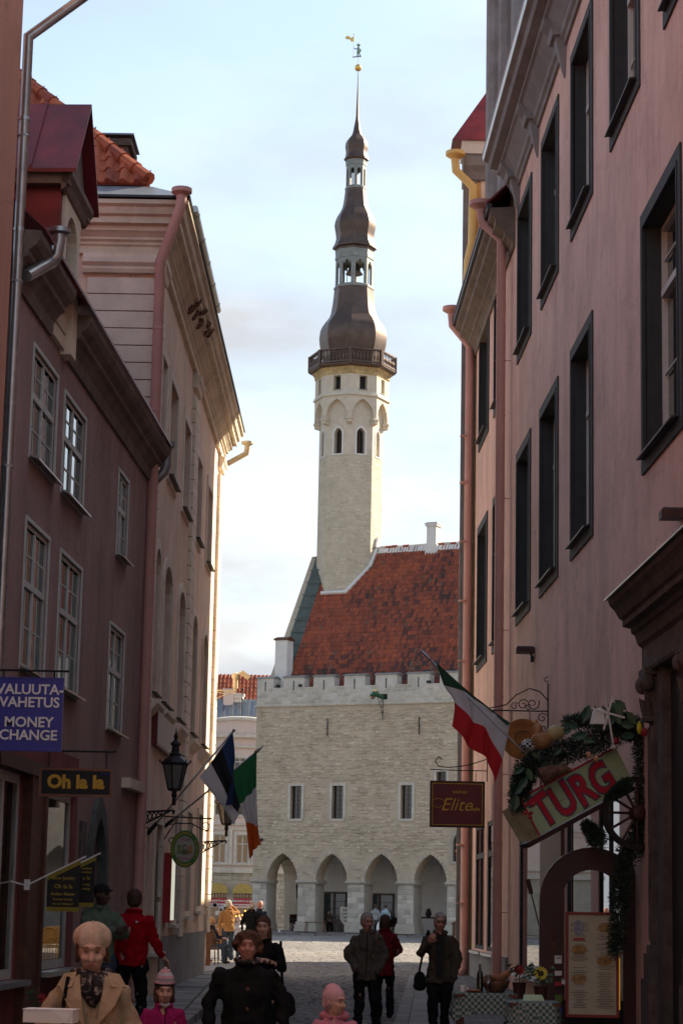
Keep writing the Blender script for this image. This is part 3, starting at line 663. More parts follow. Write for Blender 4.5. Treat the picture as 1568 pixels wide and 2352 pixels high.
def zroad(x,Y): return .028-.02*0+.012*math.cos((x)*1.1)-.03
Y=19.; rr=random.Random(4)
while Y<66:
    dp=rr.uniform(.105,.135); x=lw(Y)+rr.uniform(0,.1); xe=rwl(Y)
    while x<xe-.06:
        wd=rr.uniform(.12,.20)
        if x+wd>xe: wd=xe-x
        xx=x+wd/2; 
        k=noise.noise(Vector((xx*.6,Y*.25,1)))
        mi=(0 if k>0.05 else 1) if rr.random()<.75 else rr.choice([2,3])
        lift=.03+rr.uniform(-.006,.007)+.02*noise.noise(Vector((xx*.8,Y*.3,5)))
        cb.put(TM((xx,Y+.03*math.sin(x*3),lift),(wd*.93,dp*.88,.05),Matrix.Rotation(rr.uniform(-.06,.06),3,'Z')),rr.randrange(9),mi,-Y); x+=wd
    Y+=dp+.004
# open square: larger field of setts, coarser with distance
while Y<131:
    dp=rr.uniform(.26,.36)*(1 if Y<90 else 1.5); hw_=.185*Y*.5
    xa=max(-22,-.16*Y); xb=min(22,.075*Y+1); x=xa
    while x<xb:
        wd=rr.uniform(.3,.55); k=noise.noise(Vector((x*.2,Y*.08,1)))
        mi=(2 if k>0.1 else 0) if rr.random()<.8 else rr.choice([1,3])
        cb.put(TM((x+wd/2,Y,.03+rr.uniform(-.007,.007)),(wd*.95,dp*.92,.05),Matrix.Rotation(rr.uniform(-.04,.04),3,'Z')),rr.randrange(9),mi,-Y); x+=wd
    Y+=dp
cb.done()
s=MB(); s.add([(-60,56,.012),(60,56,.012),(60,150,.012),(-60,150,.012)],[(0,1,2,3)]); o=s.build('square_paving','square'); o['kind']='structure'
# pavements
bx=([(-.5,-.5,-1),(.5,-.5,-1),(.5,.5,-1),(-.5,.5,-1),(-.485,-.485,0),(.485,-.485,0),(.485,.485,0),(-.485,.485,0)],[(4,5,6,7),(0,1,5,4),(1,2,6,5),(2,3,7,6),(3,0,4,7)])
s=MB(); s.extr([(-4.6,15,.0),(lw(15)-.12,15,.0),(lw(53)-.12,53,.0),(-4.6,53,.0)],(0,0,.055)); pl=s.build('pavement_left','joint'); pl['kind']='structure'
fs=Pieces(pl,'flagstone',[bx],['flag0','flag1','flag2']); Y=16
while Y<52.8:
    d=rr.uniform(.7,1.15); x=lw(Y)-.30
    while x>-4.4:
        wd=rr.uniform(.55,.95); tilt_=Matrix.Rotation(rr.uniform(-.012,.012),3,'X')@Matrix.Rotation(rr.uniform(-.01,.01),3,'Y')
        fs.put(TM((x-wd/2,Y+d/2,.085+rr.uniform(-.006,.006)),(wd*.99,d*.985,.05),tilt_),0,rr.randrange(3),-Y); x-=wd
    Y+=d
fs.done()
ks=Pieces(pl,'kerb_stone',[bx],['flag2','cobble3']); Y=16
mat('kerb_yellow',(.42,.34,.17),.8,.3,8,.4,30)
while Y<53:
    d=rr.uniform(.35,.6); ks.put(TM((lw(Y)-.14,Y+d/2,.10),(.24,d*.97,.12),Matrix.Rotation(.024,3,'Z')),0,rr.choice([0,0,1]),-Y); Y+=d
ks.done()
s=MB(); s.extr([(rwl(15)+.12,15,.0),(4.6,15,.0),(4.6,54,.0),(rwl(54)+.12,54,.0)],(0,0,.05)); pr=s.build('pavement_right','joint'); pr['kind']='structure'
fs=Pieces(pr,'paver',[bx],['cobble1','flag1','cobble3'],nmax=300); Y=20
while Y<54:
    d=.22; x=rwl(Y)+.32+(.1 if int(Y/.22)%2 else 0)
    while x<RWX(Y)+.1:
        fs.put(TM((x+.11,Y+d/2,.085+rr.uniform(-.004,.004)),(.212,d*.965,.05)),0,rr.randrange(3),-Y); x+=.22
    Y+=d
fs.done()
ks=Pieces(pr,'kerb_stone',[bx],['flag2','flag0']); Y=20
while Y<54:
    d=rr.uniform(.7,1.0); ks.put(TM((rwl(Y)+.15,Y+d/2,.11),(.28,d*.985,.12),Matrix.Rotation(-.044,3,'Z')),0,rr.choice([0,1]),-Y); Y+=d
ks.done()
gs=Pieces(pr,'gutter_stone',[bx],['cobble2','cobble0']); Y=20
while Y<54:
    d=rr.uniform(.25,.4); gs.put(TM((rwl(Y)-.12,Y+d/2,.045),(.2,d*.95,.05),Matrix.Rotation(-.044,3,'Z')),0,rr.choice([0,1]),-Y); Y+=d
gs.done()

# ============================================================ generic wall building tools (local: x=+right, y=forward)
def glazing_window(bld,sx,y0,y1,z0,z1,depth=.2,nx=2,nz=(.36,),frame='white_frame',fw=.06,glass='glass',panes=(2,3),sill=None,surround=None,sw=.2,sproud=.03,cache={},label=None,arch=None,nopane=False,flat=False):
    fd,fo=(.006,.012) if flat else (.05,.03); po=.015 if flat else .05
    key=(flat,sx,round(y1-y0,2),round(z1-z0,2),depth,nx,nz,frame,glass,panes,sill,surround,arch,id(bld) if 0 else 0)
    W=y1-y0;H=z1-z0
    if key in cache:
        c=copy_tree(cache[key],bld); c.location=(0,y0,z0)
        if 'label' in c: del c['label']
        if label: c['label']=label
        return c
    s=MB(sx)
    if surround:
        s.plate(rect(0,W,0,H),[rect(sw,W-sw,sw,H-sw)],lambda u,v,d:(-d,u,v),-sproud,.02)
        s.plate(rect(sw-.05,W-sw+.05,sw-.05,H-sw+.05),[rect(sw,W-sw,sw,H-sw)],lambda u,v,d:(-d,u,v),-sproud-.015,-sproud+.001)
        # jamb lining
        a=sw
        s.plate(rect(a-.012,W-a+.012,a-.012,H-a+.012),[rect(a,W-a,a,H-a)],lambda u,v,d:(-d,u,v),.0,depth+.3)
        wo=s.build('window',surround,bld); iw0,iw1,ih0,ih1=a,W-a,a,H-a
    else:
        a=0; iw0,iw1,ih0,ih1=0,W,0,H
        s.plate(rect(0,W,0,H),[rect(fw,W-fw,fw,H-fw)],lambda u,v,d:(-d,u,v),depth-(.01 if flat else .03),depth+.05); wo=s.build('window',frame,bld)
    wo.location=(0,y0,z0)
    # frame with mullions
    s=MB(sx)
    s.plate(rect(iw0,iw1,ih0,ih1),[rect(iw0+fw,iw1-fw,ih0+fw,ih1-fw)],lambda u,v,d:(-d,u,v),depth-(.006 if flat else .02),depth+.06)
    ww=iw1-iw0; hh=ih1-ih0; zs_=[ih0]+[ih0+hh*(1-q) for q in nz]+[ih1]; zs_.sort()
    for k in range(1,nx): yy=iw0+ww*k/nx; s.box(-depth-.05,-depth+fo,yy-fw*.55,yy+fw*.55,ih0+fw,ih1-fw)
    for q in zs_[1:-1]: s.box(-depth-.05,-depth+fo*1.3,iw0+fw,iw1-fw,q-fw*.7,q+fw*.7)
    s.build('frame',frame,wo)
    s=MB(sx)
    for ki in range(nx):
        ya=iw0+ww*ki/nx+fw*.6; yb=iw0+ww*(ki+1)/nx-fw*.6
        for kj in range(len(zs_)-1):
            za=zs_[kj]+fw*.7; zb=zs_[kj+1]-fw*.7
            for q in range(1,panes[0]): y=ya+(yb-ya)*q/panes[0]; s.box(-depth-.03,-depth-(.008 if flat else .005),y-.012,y+.012,za,zb)
            for q in range(1,panes[1]): z=za+(zb-za)*q/panes[1]; s.box(-depth-.03,-depth-(.007 if flat else .004),ya,yb,z-.012,z+.012)
    if s.v: s.build('glazing_bar',frame,wo)
    for ki in range(nx):
        for kj in range(len(zs_)-1):
            s=MB(sx); s.box(-depth-po-.008,-depth-po,iw0+ww*ki/nx+.01,iw0+ww*(ki+1)/nx-.01,zs_[kj]+.01,zs_[kj+1]-.01); p=s.build('pane',glass,wo); p.rotation_euler=(0,0,0)
    if sill:
        s=MB(sx); s.extr([(-depth,iw0-.03,ih0+.03),(.13,iw0-.03,ih0-.035),(.13,iw0-.03,ih0-.06),(-depth,iw0-.03,ih0-.0)],(0,iw1-iw0+.06,0)); s.build('sill',sill,wo)
    cache[key]=wo
    if label: wo['label']=label
    return wo
def hopper_pipe(name,label,cat_,pts,r,m,hop=None,rings=(),clamps=(),wallx=None):
    t=thing(name,label,cat_,(pts[-1][0],pts[-1][1],0))
    o=Vector((pts[-1][0],pts[-1][1],0)); s=MB(); P=[Vector(p)-o for p in pts]; s.tube(P,r,12)
    s.build('pipe',m,t,True,autos=40)
    for z in rings:
        s=MB(); s.lathe([(r+.008,z-.02),(r+.008,z+.02)],(0,0,0),12); s.build('joint_ring',m,t)
    for z in clamps:
        s=MB(); s.lathe([(r+.012,z-.01),(r+.012,z+.01)],(0,0,0),10)
        if wallx is not None: s.box(min(0,wallx),max(0,wallx),-.01,.01,z-.008,z+.008)
        s.build('clamp',m,t)
    if hop:
        c=P[0]; s=MB(); R_,h=hop; s.lathe([(r,-.02),(r+.005,.08),(R_*.97,h*.62),(R_,h*.64),(R_,h)],(c.x,c.y,c.z),14); s.build('hopper',m,t,True,autos=30)
    return t
# ============================================================ G : pale pink corner building on the left
G0=Vector((-2.98,52.3,0)); GA=R(.6)
gb=thing('corner_building','tall pale pink building with deep cream cornice on the left, far corner sunlit','building',(G0.x,G0.y,0),-GA)
GN=-17.06
top=12.35
gw_up=[(-15.9,-14.9),(-14.1,-12.5),(-10.9,-9.4),(-7.4,-6.1),(-4.2,-2.8)]
gw_lo=gw_up
hol=[rect(a,b,9.22,10.95) for a,b in gw_up]+[roundarch(a,b,5.15,7.25,7.62,6) for a,b in gw_lo]
gnd=[(-15.9,-14.9,.12,2.9),(-14.2,-12.9,.9,3.0),(-10.5,-9.5,1.35,3.3),(-7.3,-6.1,1.5,3.5),(-4.1,-2.9,1.6,3.6)]
hol+=[rect(a,b,c,d) for a,b,c,d in gnd]
s=MB(); s.plate([(GN,0),(0,0),(0,top),(GN,top)],hol,fW,0,.45); s.build('street_wall','gold_wall',gb)
s=MB(); s.box(-14,-.46,GN,GN+.35,0,top); s.box(-14,-.0,-.35,-.001,0,top) if False else s.box(-14,-.46,-.4,-.02,0,top); s.box(-14,-13.5,GN+.35,-.4,0,top); s.box(-13.5,-.46,GN+.35,-.4,top-.3,top-.02); s.build('side_wall','gold_wall',gb)
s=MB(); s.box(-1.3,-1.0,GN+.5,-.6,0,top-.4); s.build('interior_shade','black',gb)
for i,(a,b) in enumerate(gw_up):
    s=MB(); s.plate(rect(a-.16,b+.16,9.08,11.13),[rect(a,b,9.22,10.95)],fW,-.035,.01); wo=s.build('window_surround','gold_trim',gb)
    glazing_window(gb,1,a,b,9.22,10.95,depth=.26,nx=2,nz=(.3,),frame='gold_trim',panes=(1,1),sill='dark_sheet')
for i,(a,b) in enumerate(gw_lo):
    s=MB(); s.plate(roundarch(a-.14,b+.14,5.0,7.25,7.80,8),[roundarch(a,b,5.15,7.25,7.62,8)],fW,-.04,.01); s.build('window_surround','gold_trim',gb)
    s=MB(); s.extr([(.0,a-.18,5.02),(.16,a-.18,4.98),(.16,a-.18,4.92),(.06,a-.18,4.80),(0,a-.18,4.74)],(0,b-a+.36,0)); s.build('sill_moulding','gold_trim',gb)
    glazing_window(gb,1,a,b,5.15,7.62,depth=.26,nx=2,nz=(.3,),frame='gold_trim',panes=(1,1),sill='dark_sheet')
for i,(a,b,c,d) in enumerate(gnd):
    if i==0:
        s=MB(); s.box(-.3,-.24,a,b,c,d); s.build('door','wood_dark',gb); continue
    s=MB(); s.plate(rect(a-.12,b+.12,c-.12,d+.12),[rect(a,b,c,d)],fW,-.05,.01); s.build('window_surround','gold_trim',gb)
    s=MB(); s.box(0,.15,a-.16,b+.16,c-.16,c-.10); s.build('sill','white_frame',gb)
    glazing_window(gb,1,a,b,c,d,depth=.2,nx=2,nz=(.3,),frame='white_frame',panes=(1,2))
# rusticated pilasters
bk=([(-.5,-.5,-.5),(.5,-.5,-.5),(.5,.5,-.5),(-.5,.5,-.5),(-.5,-.5,.5),(.5,-.5,.5),(.5,.5,.5),(-.5,.5,.5)],[(0,3,2,1),(4,5,6,7),(0,1,5,4),(1,2,6,5),(2,3,7,6),(3,0,4,7)])
pb=Pieces(gb,'pilaster_block',[bk],['gold_trim'])
for (a,b) in ((GN-.07,-16.3),(-9.05,-8.0),(-.95,.06)):
    z=1.0 if a>GN else .2
    while z<11.85:
        pb.put(TM((.035,(a+b)/2,z+.145),(.09,b-a,.272)),0,0,0); z+=.2935
z=.2
while z<11.85: pb.put(TM((-.575,GN-.03,z+.145),(1.17,.08,.272)),0,0,0); z+=.2935
z=.2
while z<11.85: pb.put(TM((-.6,.035,z+.145),(1.17,.08,.272)),0,0,0); z+=.2935
pb.done()
s=MB(); s.box(-14,.03,GN-.0,-.0,.0,.0) if False else s.plate([(GN+.9,.0),(-.9,.0),(-.9,1.0),(GN+.9,1.0)],[rect(a-.02,b+.02,c,d) for a,b,c,d in gnd[:0]],fW,-.03,.01) if False else s.box(.0,.035,-12.6,-.96,.0,1.05); s.build('plinth','grey_plaster',gb)
# capital band and main cornice around three sides
def ring_prof(s,prof,ya,yb,xl):      # profile (out,z) swept near side -> street -> far side with mitred corners
    n=len(prof)
    rows=[[(xl,ya-o_,z) for o_,z in prof],[(o_,ya-o_,z) for o_,z in prof],[(o_,yb+o_,z) for o_,z in prof],[(xl,yb+o_,z) for o_,z in prof]]
    vs=[p for r_ in rows for p in r_]; fs=[]
    for i in range(3):
        for j in range(n): fs.append((i*n+j,i*n+(j+1)%n,(i+1)*n+(j+1)%n,(i+1)*n+j))
    fs.append(tuple(range(n))); fs.append(tuple(3*n+j for j in range(n))); s.add(vs,fs)
for (ya,yb) in ((GN-.07,-16.3),(-9.05,-8.0),(-.95,.06)):
    s=MB(); s.prof_y([(0,12.0),(.10,12.0),(.12,12.06),(.12,12.10),(.17,12.16),(.17,12.24),(.09,12.27),(.09,12.34),(0,12.34)],ya-.04,yb+.04); s.build('capital','gold_trim',gb)
s=MB(); s.prof_x([(GN+.0,12.0),(GN-.12,12.0),(GN-.15,12.06),(GN-.15,12.10),(GN-.21,12.16),(GN-.21,12.24),(GN-.11,12.27),(GN-.11,12.34),(GN,12.34)],-1.25,.14); s.build('capital','gold_trim',gb)
s=MB(); ring_prof(s,[(-.3,12.32),(.08,12.34),(.08,12.46),(.12,12.49),(.12,12.53),(.17,12.56),(.17,12.60),(.23,12.66),(.27,12.69),(.27,12.77),(.37,12.79),(.37,12.90),(.43,12.93),(.46,13.04),(.52,13.08),(.52,13.15),(-.3,13.2)],GN,0,-14); s.build('cornice','gold_trim_dark',gb)
# broken patches where the cornice render has fallen
mat('brick_damage',(.17,.075,.05),.95,.4,9,.9,25)
for i in range(16):
    y=-11.5+rnd.uniform(-1.3,1.6); q=rnd.random(); s=MB(); s.T=Matrix.Translation((.20+.24*q,y,12.60+.26*q))@Matrix.Rotation(-.9,4,'Y'); n_=7
    s.extr([(rnd.uniform(.05,.12)*math.cos(2*PI*k/n_),rnd.uniform(.08,.22)*math.sin(2*PI*k/n_)*.7,-.004) for k in range(n_)],(0,0,.03)); s.build('broken_render','brick_damage',gb)
# roof
s=MB(); s.box(-13.9,.55,GN-.55,.55,13.18,13.22); s.build('roof_edge','dark_sheet',gb)
s=MB(); zz=13.22; A=[(-14,GN-.54,zz),(.54,GN-.54,zz),(.54,.54,zz),(-14,.54,zz)]; B=[(-14,GN+.1,zz+.36),(-.15,GN+.1,zz+.36),(-.15,-.1,zz+.36),(-14,-.1,zz+.36)]
s.add(A+B,[(0,3,2,1),(4,5,6,7),(0,1,5,4),(1,2,6,5),(2,3,7,6),(3,0,4,7)]); s.build('roof_flashing','grey_sheet',gb)
zb=zz+.40; s=MB(); s.add([(-14,GN+.15,zb),(-.2,GN+.15,zb),(-.2,-.15,zb),(-14,-.15,zb),(-7.1,GN+6,zb+7.0),(-7.1,-6,zb+7.0)],[(0,1,4),(1,2,5,4),(2,3,5),(3,0,4,5),(0,3,2,1)]); s.build('roof','ntile1',gb)
# tiles of the near hip slope
nt_=Pieces(gb,'roof_tile',[pantile(.24,.40,.05,5)],['ntile0','ntile1','ntile2'],nmax=200)
sl2=math.atan2(7.0,5.85); rot=Matrix.Rotation(sl2,3,'X')
for j in range(22):
    v=j*.36; y=GN+.15+v*math.cos(sl2); z=zb+v*math.sin(sl2)+.02
    xr=-.2-(y-GN-.15)*6.9/5.85
    for i in range(26):
        x=xr-.14-i*.25
        if x<-7.2-(0) or x< -13.8+(y-GN)*1.1: break
        nt_.put(TM((x,y,z),(1,1,1),rot),0,rr.randrange(3),-j*30-i)
nt_.done()
hp=MB(); hp.tube([(0,0,0),(0,.42,0)],[.13,.105],9); hr=Pieces(gb,'hip_tile',[(hp.v,hp.f)],['ntile0','ntile2','ntile1'])
a_=Vector((-.2,GN+.15,zb)); b_=Vector((-7.1,GN+6,zb+7.0)); d_=(b_-a_).normalized(); q_=Vector((0,1,0)).rotation_difference(d_).to_matrix()
for i in range(26): hr.put(TM(a_+d_*(.05+i*.40)+Vector((0,0,.09)),(1,1,1),q_),0,i%3,0)
a2=Vector((-.2,-.15,zb)); 
for i in range(26):
    b2=Vector((-7.1,-6,zb+7.0)); d2=(b2-a2).normalized(); hr.put(TM(a2+d2*(.05+i*.40)+Vector((0,0,.09)),(1,1,1),Vector((0,1,0)).rotation_difference(d2).to_matrix()),0,i%3,0)
hr.done()
mat('old_brick',(.16,.12,.09),.95,.4,6,.8,20)
s=MB(); s.box(-1.75,-1.0,GN+3.6,GN+4.5,13.3,15.55); s.box(-1.82,-.93,GN+3.53,GN+4.57,15.55,15.68); c=s.build('chimney','old_brick',gb); s=MB(); s.box(-1.86,-.89,GN+3.49,GN+4.61,15.74,15.77); s.box(-1.7,-1.05,GN+3.7,GN+4.4,15.68,15.74); s.build('chimney_cap','grey_sheet',c)
s=MB(); s.tube([(.56,GN+.3,13.27),(.56,GN+6.7,13.27)],.06,10); s.build('gutter','galv',gb)
for k in range(5): s=MB(); s.tube([(.56+.066*math.cos(a),GN+.6+k*1.4,13.27+.066*math.sin(a)) for a in [PI*q/6+PI*.9 for q in range(8)]],.005,4); s.build('gutter_bracket','galv',gb)
# ============================================================ U : dark mauve building, left, nearer
U0=Vector((-3.159,35.237,0)); UA=R(2.8)
ub=thing('mauve_building','low dark mauve rendered building with grey windows and brown cornice on the left','building',(U0.x,U0.y-.08,0),-UA)
uw=[(-10.25,-8.65,6.75,8.05),(-8.10,-6.45,6.75,8.0),(-3.35,-2.35,6.72,7.95),(-10.25,-8.75,4.28,5.98),(-7.92,-6.28,4.30,5.98),(-3.65,-2.2,4.12,5.62)]
UE=-11.75
ug=[(-11.7,-9.85,.75,3.05),(-8.55,-6.3,.8,3.0)]
hol=[rect(a,b,c,d) for a,b,c,d in uw+ug]+[pointed(-4.75,-3.45,.14,2.0,2.85,5)]
s=MB(); s.plate([(UE,0),(0,0),(0,8.8),(UE,8.8)],hol,fW,0,.4); s.build('street_wall','mauve',ub)
s=MB(); s.box(-9,-.42,-.3,-.02,0,8.4); s.box(-9,-.42,UE,UE+.3,0,8.4); s.box(-9,-8.6,UE+.3,-.3,0,8.4); s.build('side_wall','mauve',ub)
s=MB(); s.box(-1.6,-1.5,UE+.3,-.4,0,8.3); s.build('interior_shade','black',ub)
s=MB(); s.box(.0,.012,-13.9,-5.3,.1,3.6); 
for i,(a,b,c,d) in enumerate(uw):
    s2=MB(); s2.plate(rect(a-.04,b+.04,c-.04,d+.05),[rect(a,b,c,d)],fW,-.02,.01); s2.build('window_surround','greygreen_frame',ub)
    glazing_window(ub,1,a,b,c,d,flat=True,depth=.03,nx=2,nz=(.42,),frame='greygreen_frame' ,panes=(2,2),fw=.055,sill='galv')
# shop windows
for i,(a,b,c,d) in enumerate(ug):
    glazing_window(ub,1,a,b,c,d,flat=True,depth=.02,nx=1 if i==1 else 2,nz=(),frame='greygreen_frame',panes=(1,1),fw=.11,glass='glass_shop')
    s=MB(); s.box(0,.22,a-.05,b+.05,c-.07,c-.01); s.build('shop_sill','galv',ub)
s=MB(); s.plate(rect(UE,-5.9,.0,3.5),[rect(a-.003,b+.003,c-.003,d+.003) for a,b,c,d in [(-11.7,-9.85,.75,3.05),(-8.55,-6.3,.8,3.0)]],fW,-.015,.0); s.build('shopfront_render','red_plaster',ub)
s=MB(); s.box(.0,.10,-9.7,-8.7,.1,3.15); s.box(.10,.13,-9.72,-9.62,.1,3.15); s.box(.10,.13,-8.78,-8.68,.1,3.15); s.build('shop_post','wood_brown',ub)
s=MB(); s.box(.0,.15,UE,-6.1,3.06,3.22); s.build('shop_lintel','wood_dark',ub)
mat('arch_stone_dark',(.10,.11,.095),.9,.3,5,.4,20)
s=MB(); s.plate(pointed(-4.95,-3.25,.1,2.0,3.12,6),[pointed(-4.7,-3.5,.12,2.0,2.8,6)],fW,-.06,.05); dr=s.build('doorway','arch_stone_dark',ub)
s=MB(); s.plate(pointed(-4.74,-3.46,.1,2.0,2.84,6),[],fW,.22,.28); s.build('door','wood_black',dr)
for k in range(5): s=MB(); s.box(-.23,-.205,-4.72+k*.25,-4.70+k*.25,.2,2.1); s.build('door_board','wood_dark',dr)
s=MB(); s.box(0,.04,-5.6,-5.2,2.1,2.7); s.build('wall_niche','stone_dark',ub)
s=MB(); s.box(0,.14,-1.9,.0,3.35,3.5); s.build('ledge','gold_trim_dark',ub)
# cornice (three pieces, broken by the dormer front)
cp=[(0,8.42),(.04,8.42),(.06,8.52),(.06,8.58),(.13,8.68),(.19,8.72),(.19,8.78),(.27,8.84),(.32,8.92),(.32,9.0),(0,9.02)]
for (a,b) in ((UE,-9.35),(-8.2,-.0)):
    s=MB(); s.prof_y(cp,a,b); s.build('cornice','cornice_brown',ub)
s=MB(); s.prof_y([(0,8.45),(.06,8.45),(.06,8.62),(.0,8.62)],-9.35,-8.2); s.box(.0,.14,-8.55,-8.2,8.4,9.2); s.box(-.02,.07,-9.35,-8.55,8.64,8.98); s.build('cornice_gap','gold_trim_dark',ub)
s=MB(); s.extr([(.36,UE,9.02),(.36,UE,9.06),(-5.2,UE,13.9),(-5.2,UE,13.8)],(0,-UE,0)); s.build('roof','red_sheet',ub)
s=MB(); 
for k in range(16): s.extr([(.36,-11.4+k*.7,9.06),(.30,-11.4+k*.7,9.14),(-5.2,-11.4+k*.7,13.98),(-5.2,-11.4+k*.7,13.9)],(0,.025,0))
s.build('roof_seam','red_sheet',ub)
# dormer
dm=thing('dormer',None,None,(0,0,0)); dm.parent=ub
yN,yF,yc=-8.85,-7.45,-8.15
for q0,q1 in ((yN,yN+.12),(yF-.12,yF)): s=MB(); s.box(-3,-.02,q0,q1,8.9,10.5); s.build('cheek','red_sheet',dm)
s=MB(); s.plate([(yN+.12,8.95),(yF-.12,8.95),(yF-.12,10.5),(yN+.12,10.5)],[roundarch(yc-.4,yc+.4,9.1,9.95,10.3,8)],fW,-.02,.12); s.build('front','gold_trim_dark',dm)
s=MB(); s.box(-.16,-.13,yc-.5,yc+.5,9.05,10.4); s.build('pane','glass',dm)
s=MB(); s.box(-.12,-.08,yc-.03,yc+.03,9.1,10.3); s.box(-.12,-.08,yc-.45,yc+.45,9.65,9.7); s.build('frame','white_frame',dm)
s=MB(); s.prof_y([(-.0,10.42),(.05,10.45),(.09,10.54),(.14,10.60),(.14,10.68),(-.0,10.68)],yN-.14,yF+.14); s.box(-3,.10,yN-.14,yN+.02,10.5,10.66); s.box(-3,.10,yF-.02,yF+.14,10.5,10.66); s.build('dormer_cornice','cornice_brown',dm)
s=MB(); s.extr([(.04,yN-.1,10.68),(.04,yc,11.66),(.04,yF+.1,10.68)],(-.1,0,0)); s.build('pediment','cornice_brown',dm)
s=MB(); s.extr([(.20,yN-.22,10.62),(.20,yc,11.80),(.20,yF+.22,10.62),(.20,yF+.22,10.67),(.20,yc,11.86),(.20,yN-.22,10.67)],(-4.2,0,0)); s.build('dormer_roof','red_sheet',dm)
for k in range(4): s=MB(); s.extr([(-.4-k*.75,yN-.22,10.67),(-.4-k*.75,yc,11.865),(-.4-k*.75,yc,11.90),(-.4-k*.75,yN-.22,10.71)],(.025,0,0)); s.build('seam','red_sheet',dm)
# ============================================================ O : orange building at the left edge, near
pO=at(11,900,23.1)
ob=thing('orange_building','orange rendered house wall at the left edge of the street','building',(pO.x,23.1,0),-UA)
s=MB(); s.box(-8,0,-30,0,0,13.6); s.build('wall','orange_plaster',ob)
s=MB(); s.prof_y([(0,13.1),(.2,13.2),(.55,13.6),(.55,13.7),(0,13.75)],-30,.05); s.build('cornice','cornice_brown',ob)
s=MB(); s.extr([(.6,-30,13.7),(-4,-30,17),(-8.2,-30,13.7)],(0,30.2,0)); s.build('roof','red_sheet',ob)
for k in range(6):
    for z_ in (1.2,5.0,8.8): glazing_window(ob,1,-27.5+k*4.2,-26.1+k*4.2,z_,z_+2.2,depth=-.03,nx=2,nz=(.4,),frame='white_frame',panes=(1,2))
# ============================================================ R1 / R2 : long pink building on the right
R0=Vector((3.35,53.3,0)); RA=R(-1.4)
pk=thing('pink_building','long tall pink rendered building with deep dark framed windows along the right side','building',(R0.x,R0.y,0),-RA)
W_top=[(-31.5,-28.9),(-27.9,-27.0+1.6-.0) ][:0]+[(-29.6,-27.0),(-25.1,-22.4),(-20.55,-17.95),(-16.26,-13.68),(-12.05,-9.48),(-5.9,-4.5),(-3.2,-.65)]
W_mid=[(-28.1,-25.15),(-20.53,-17.93),(-16.27,-13.56),(-12.04,-9.50),(-5.9,-4.5),(-3.15,-.6)]
SW=.22
SH=SW-.018
hol=[rect(a+SH,b-SH,12.75+SH,16.05-SH) for a,b in W_top]+[rect(a+SH,b-SH,7.30+SH,10.85-SH) for a,b in W_mid]
rg=[(-2.9,-.6,.75,3.6),(-6.0,-3.6,.75,3.6),(-13.9,-10.2,.5,3.35),(-20.2,-17.3,.6,3.4),(-23.0,-20.9,.6,3.35)]
hol+=[rect(a,b,c,d) for a,b,c,d in rg]
s=MB(-1); s.plate([(-31,0),(.3,0),(.3,16.9),(-31,16.9)],hol,fW,0,.6); s.build('street_wall','pink',pk)
s=MB(-1); s.box(-12,-.62,-.2,.3,0,15.6); s.box(-12,-.62,-31,-30.5,0,16.9); s.box(-12,-11.5,-30.5,-.2,0,16); s.build('side_wall','pink',pk)
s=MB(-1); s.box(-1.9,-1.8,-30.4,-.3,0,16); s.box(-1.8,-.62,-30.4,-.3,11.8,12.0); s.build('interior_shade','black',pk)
for i,(a,b) in enumerate(W_top): glazing_window(pk,-1,a,b,12.75,16.05,depth=.24,nx=2,nz=(.30,),frame='white_frame',panes=(1,2),sill='dark_sheet',surround='dark_surround',sw=SW,fw=.07)
for i,(a,b) in enumerate(W_mid): glazing_window(pk,-1,a,b,7.30,10.85,depth=.24,nx=2,nz=(.30,),frame='white_frame',panes=(1,2),sill='dark_sheet' ,surround='dark_surround',sw=SW,fw=.07)
for i,(a,b,c,d) in enumerate(rg):
    glazing_window(pk,-1,a,b,c,d,flat=True,depth=.03,nx=1 if i in(2,3) else 2,nz=() if i>1 else (.25,),frame='dark_surround',panes=(1,1),fw=.09,glass='glass_shop')
    s=MB(-1); s.box(0,.14,a-.1,b+.1,c-.1,c-.04); s.build('sill','galv',pk)
s=MB(-1); s.box(.0,.05,-8.2,.28,.0,.7); s.build('plinth','grey_plaster',pk); s=MB(-1); s.box(0,.06,-17.1,-14.2,.05,3.5); s.build('wood_panel','wood_brown',pk)
# R1 big cornice with consoles
s=MB(-1); s.prof_y([(-.5,16.55),(.05,16.55),(.07,16.62),(.12,16.66),(.14,16.74),(.34,17.02),(.40,17.05),(.40,17.14),(.56,17.18),(.60,17.30),(.68,17.34),(.68,17.44),(-.5,17.5)],-31,-8.95); s.build('eaves_cornice','grey_plaster',pk)
s=MB(-1); s.prof_y([(.66,17.35),(.70,17.35),(.72,17.46),(.67,17.47)],-31,-8.9); s.build('gutter_board','galv',pk)
for y in (-9.6,-13.0+.0,-17.1,-21.4,-25.7,-29.8):
    s=MB(-1); s.extr([(0,y-.26,17.05),(.42,y-.2,17.05),(.40,y-.2,16.98),(.22,y-.22,16.82),(.0,y-.28,16.80)],(0,.46,0)); s.extr([(0,y-.32,16.70),(.26,y-.28,16.70),(.30,y-.28,16.82),(0,y-.32,16.82)],(0,.58,0))
    s.add([(0,y-.24,16.70),(0,y+.20,16.70),(.20,y+.16,16.70),(.20,y-.20,16.70),(0,y-.02,16.0),(.03,y-.02,16.0)],[(0,3,2,1),(0,4,5,3),(1,2,5,4),(2,3,5),(0,1,4)]); s.build('console','grey_plaster',pk)
s=MB(-1); s.extr([(.72,-31,17.5),(.72,-31,17.54),(-5.5,-31,22.5),(-5.5,-31,22.4)],(0,22.1,0)); s.build('roof','red_sheet',pk)
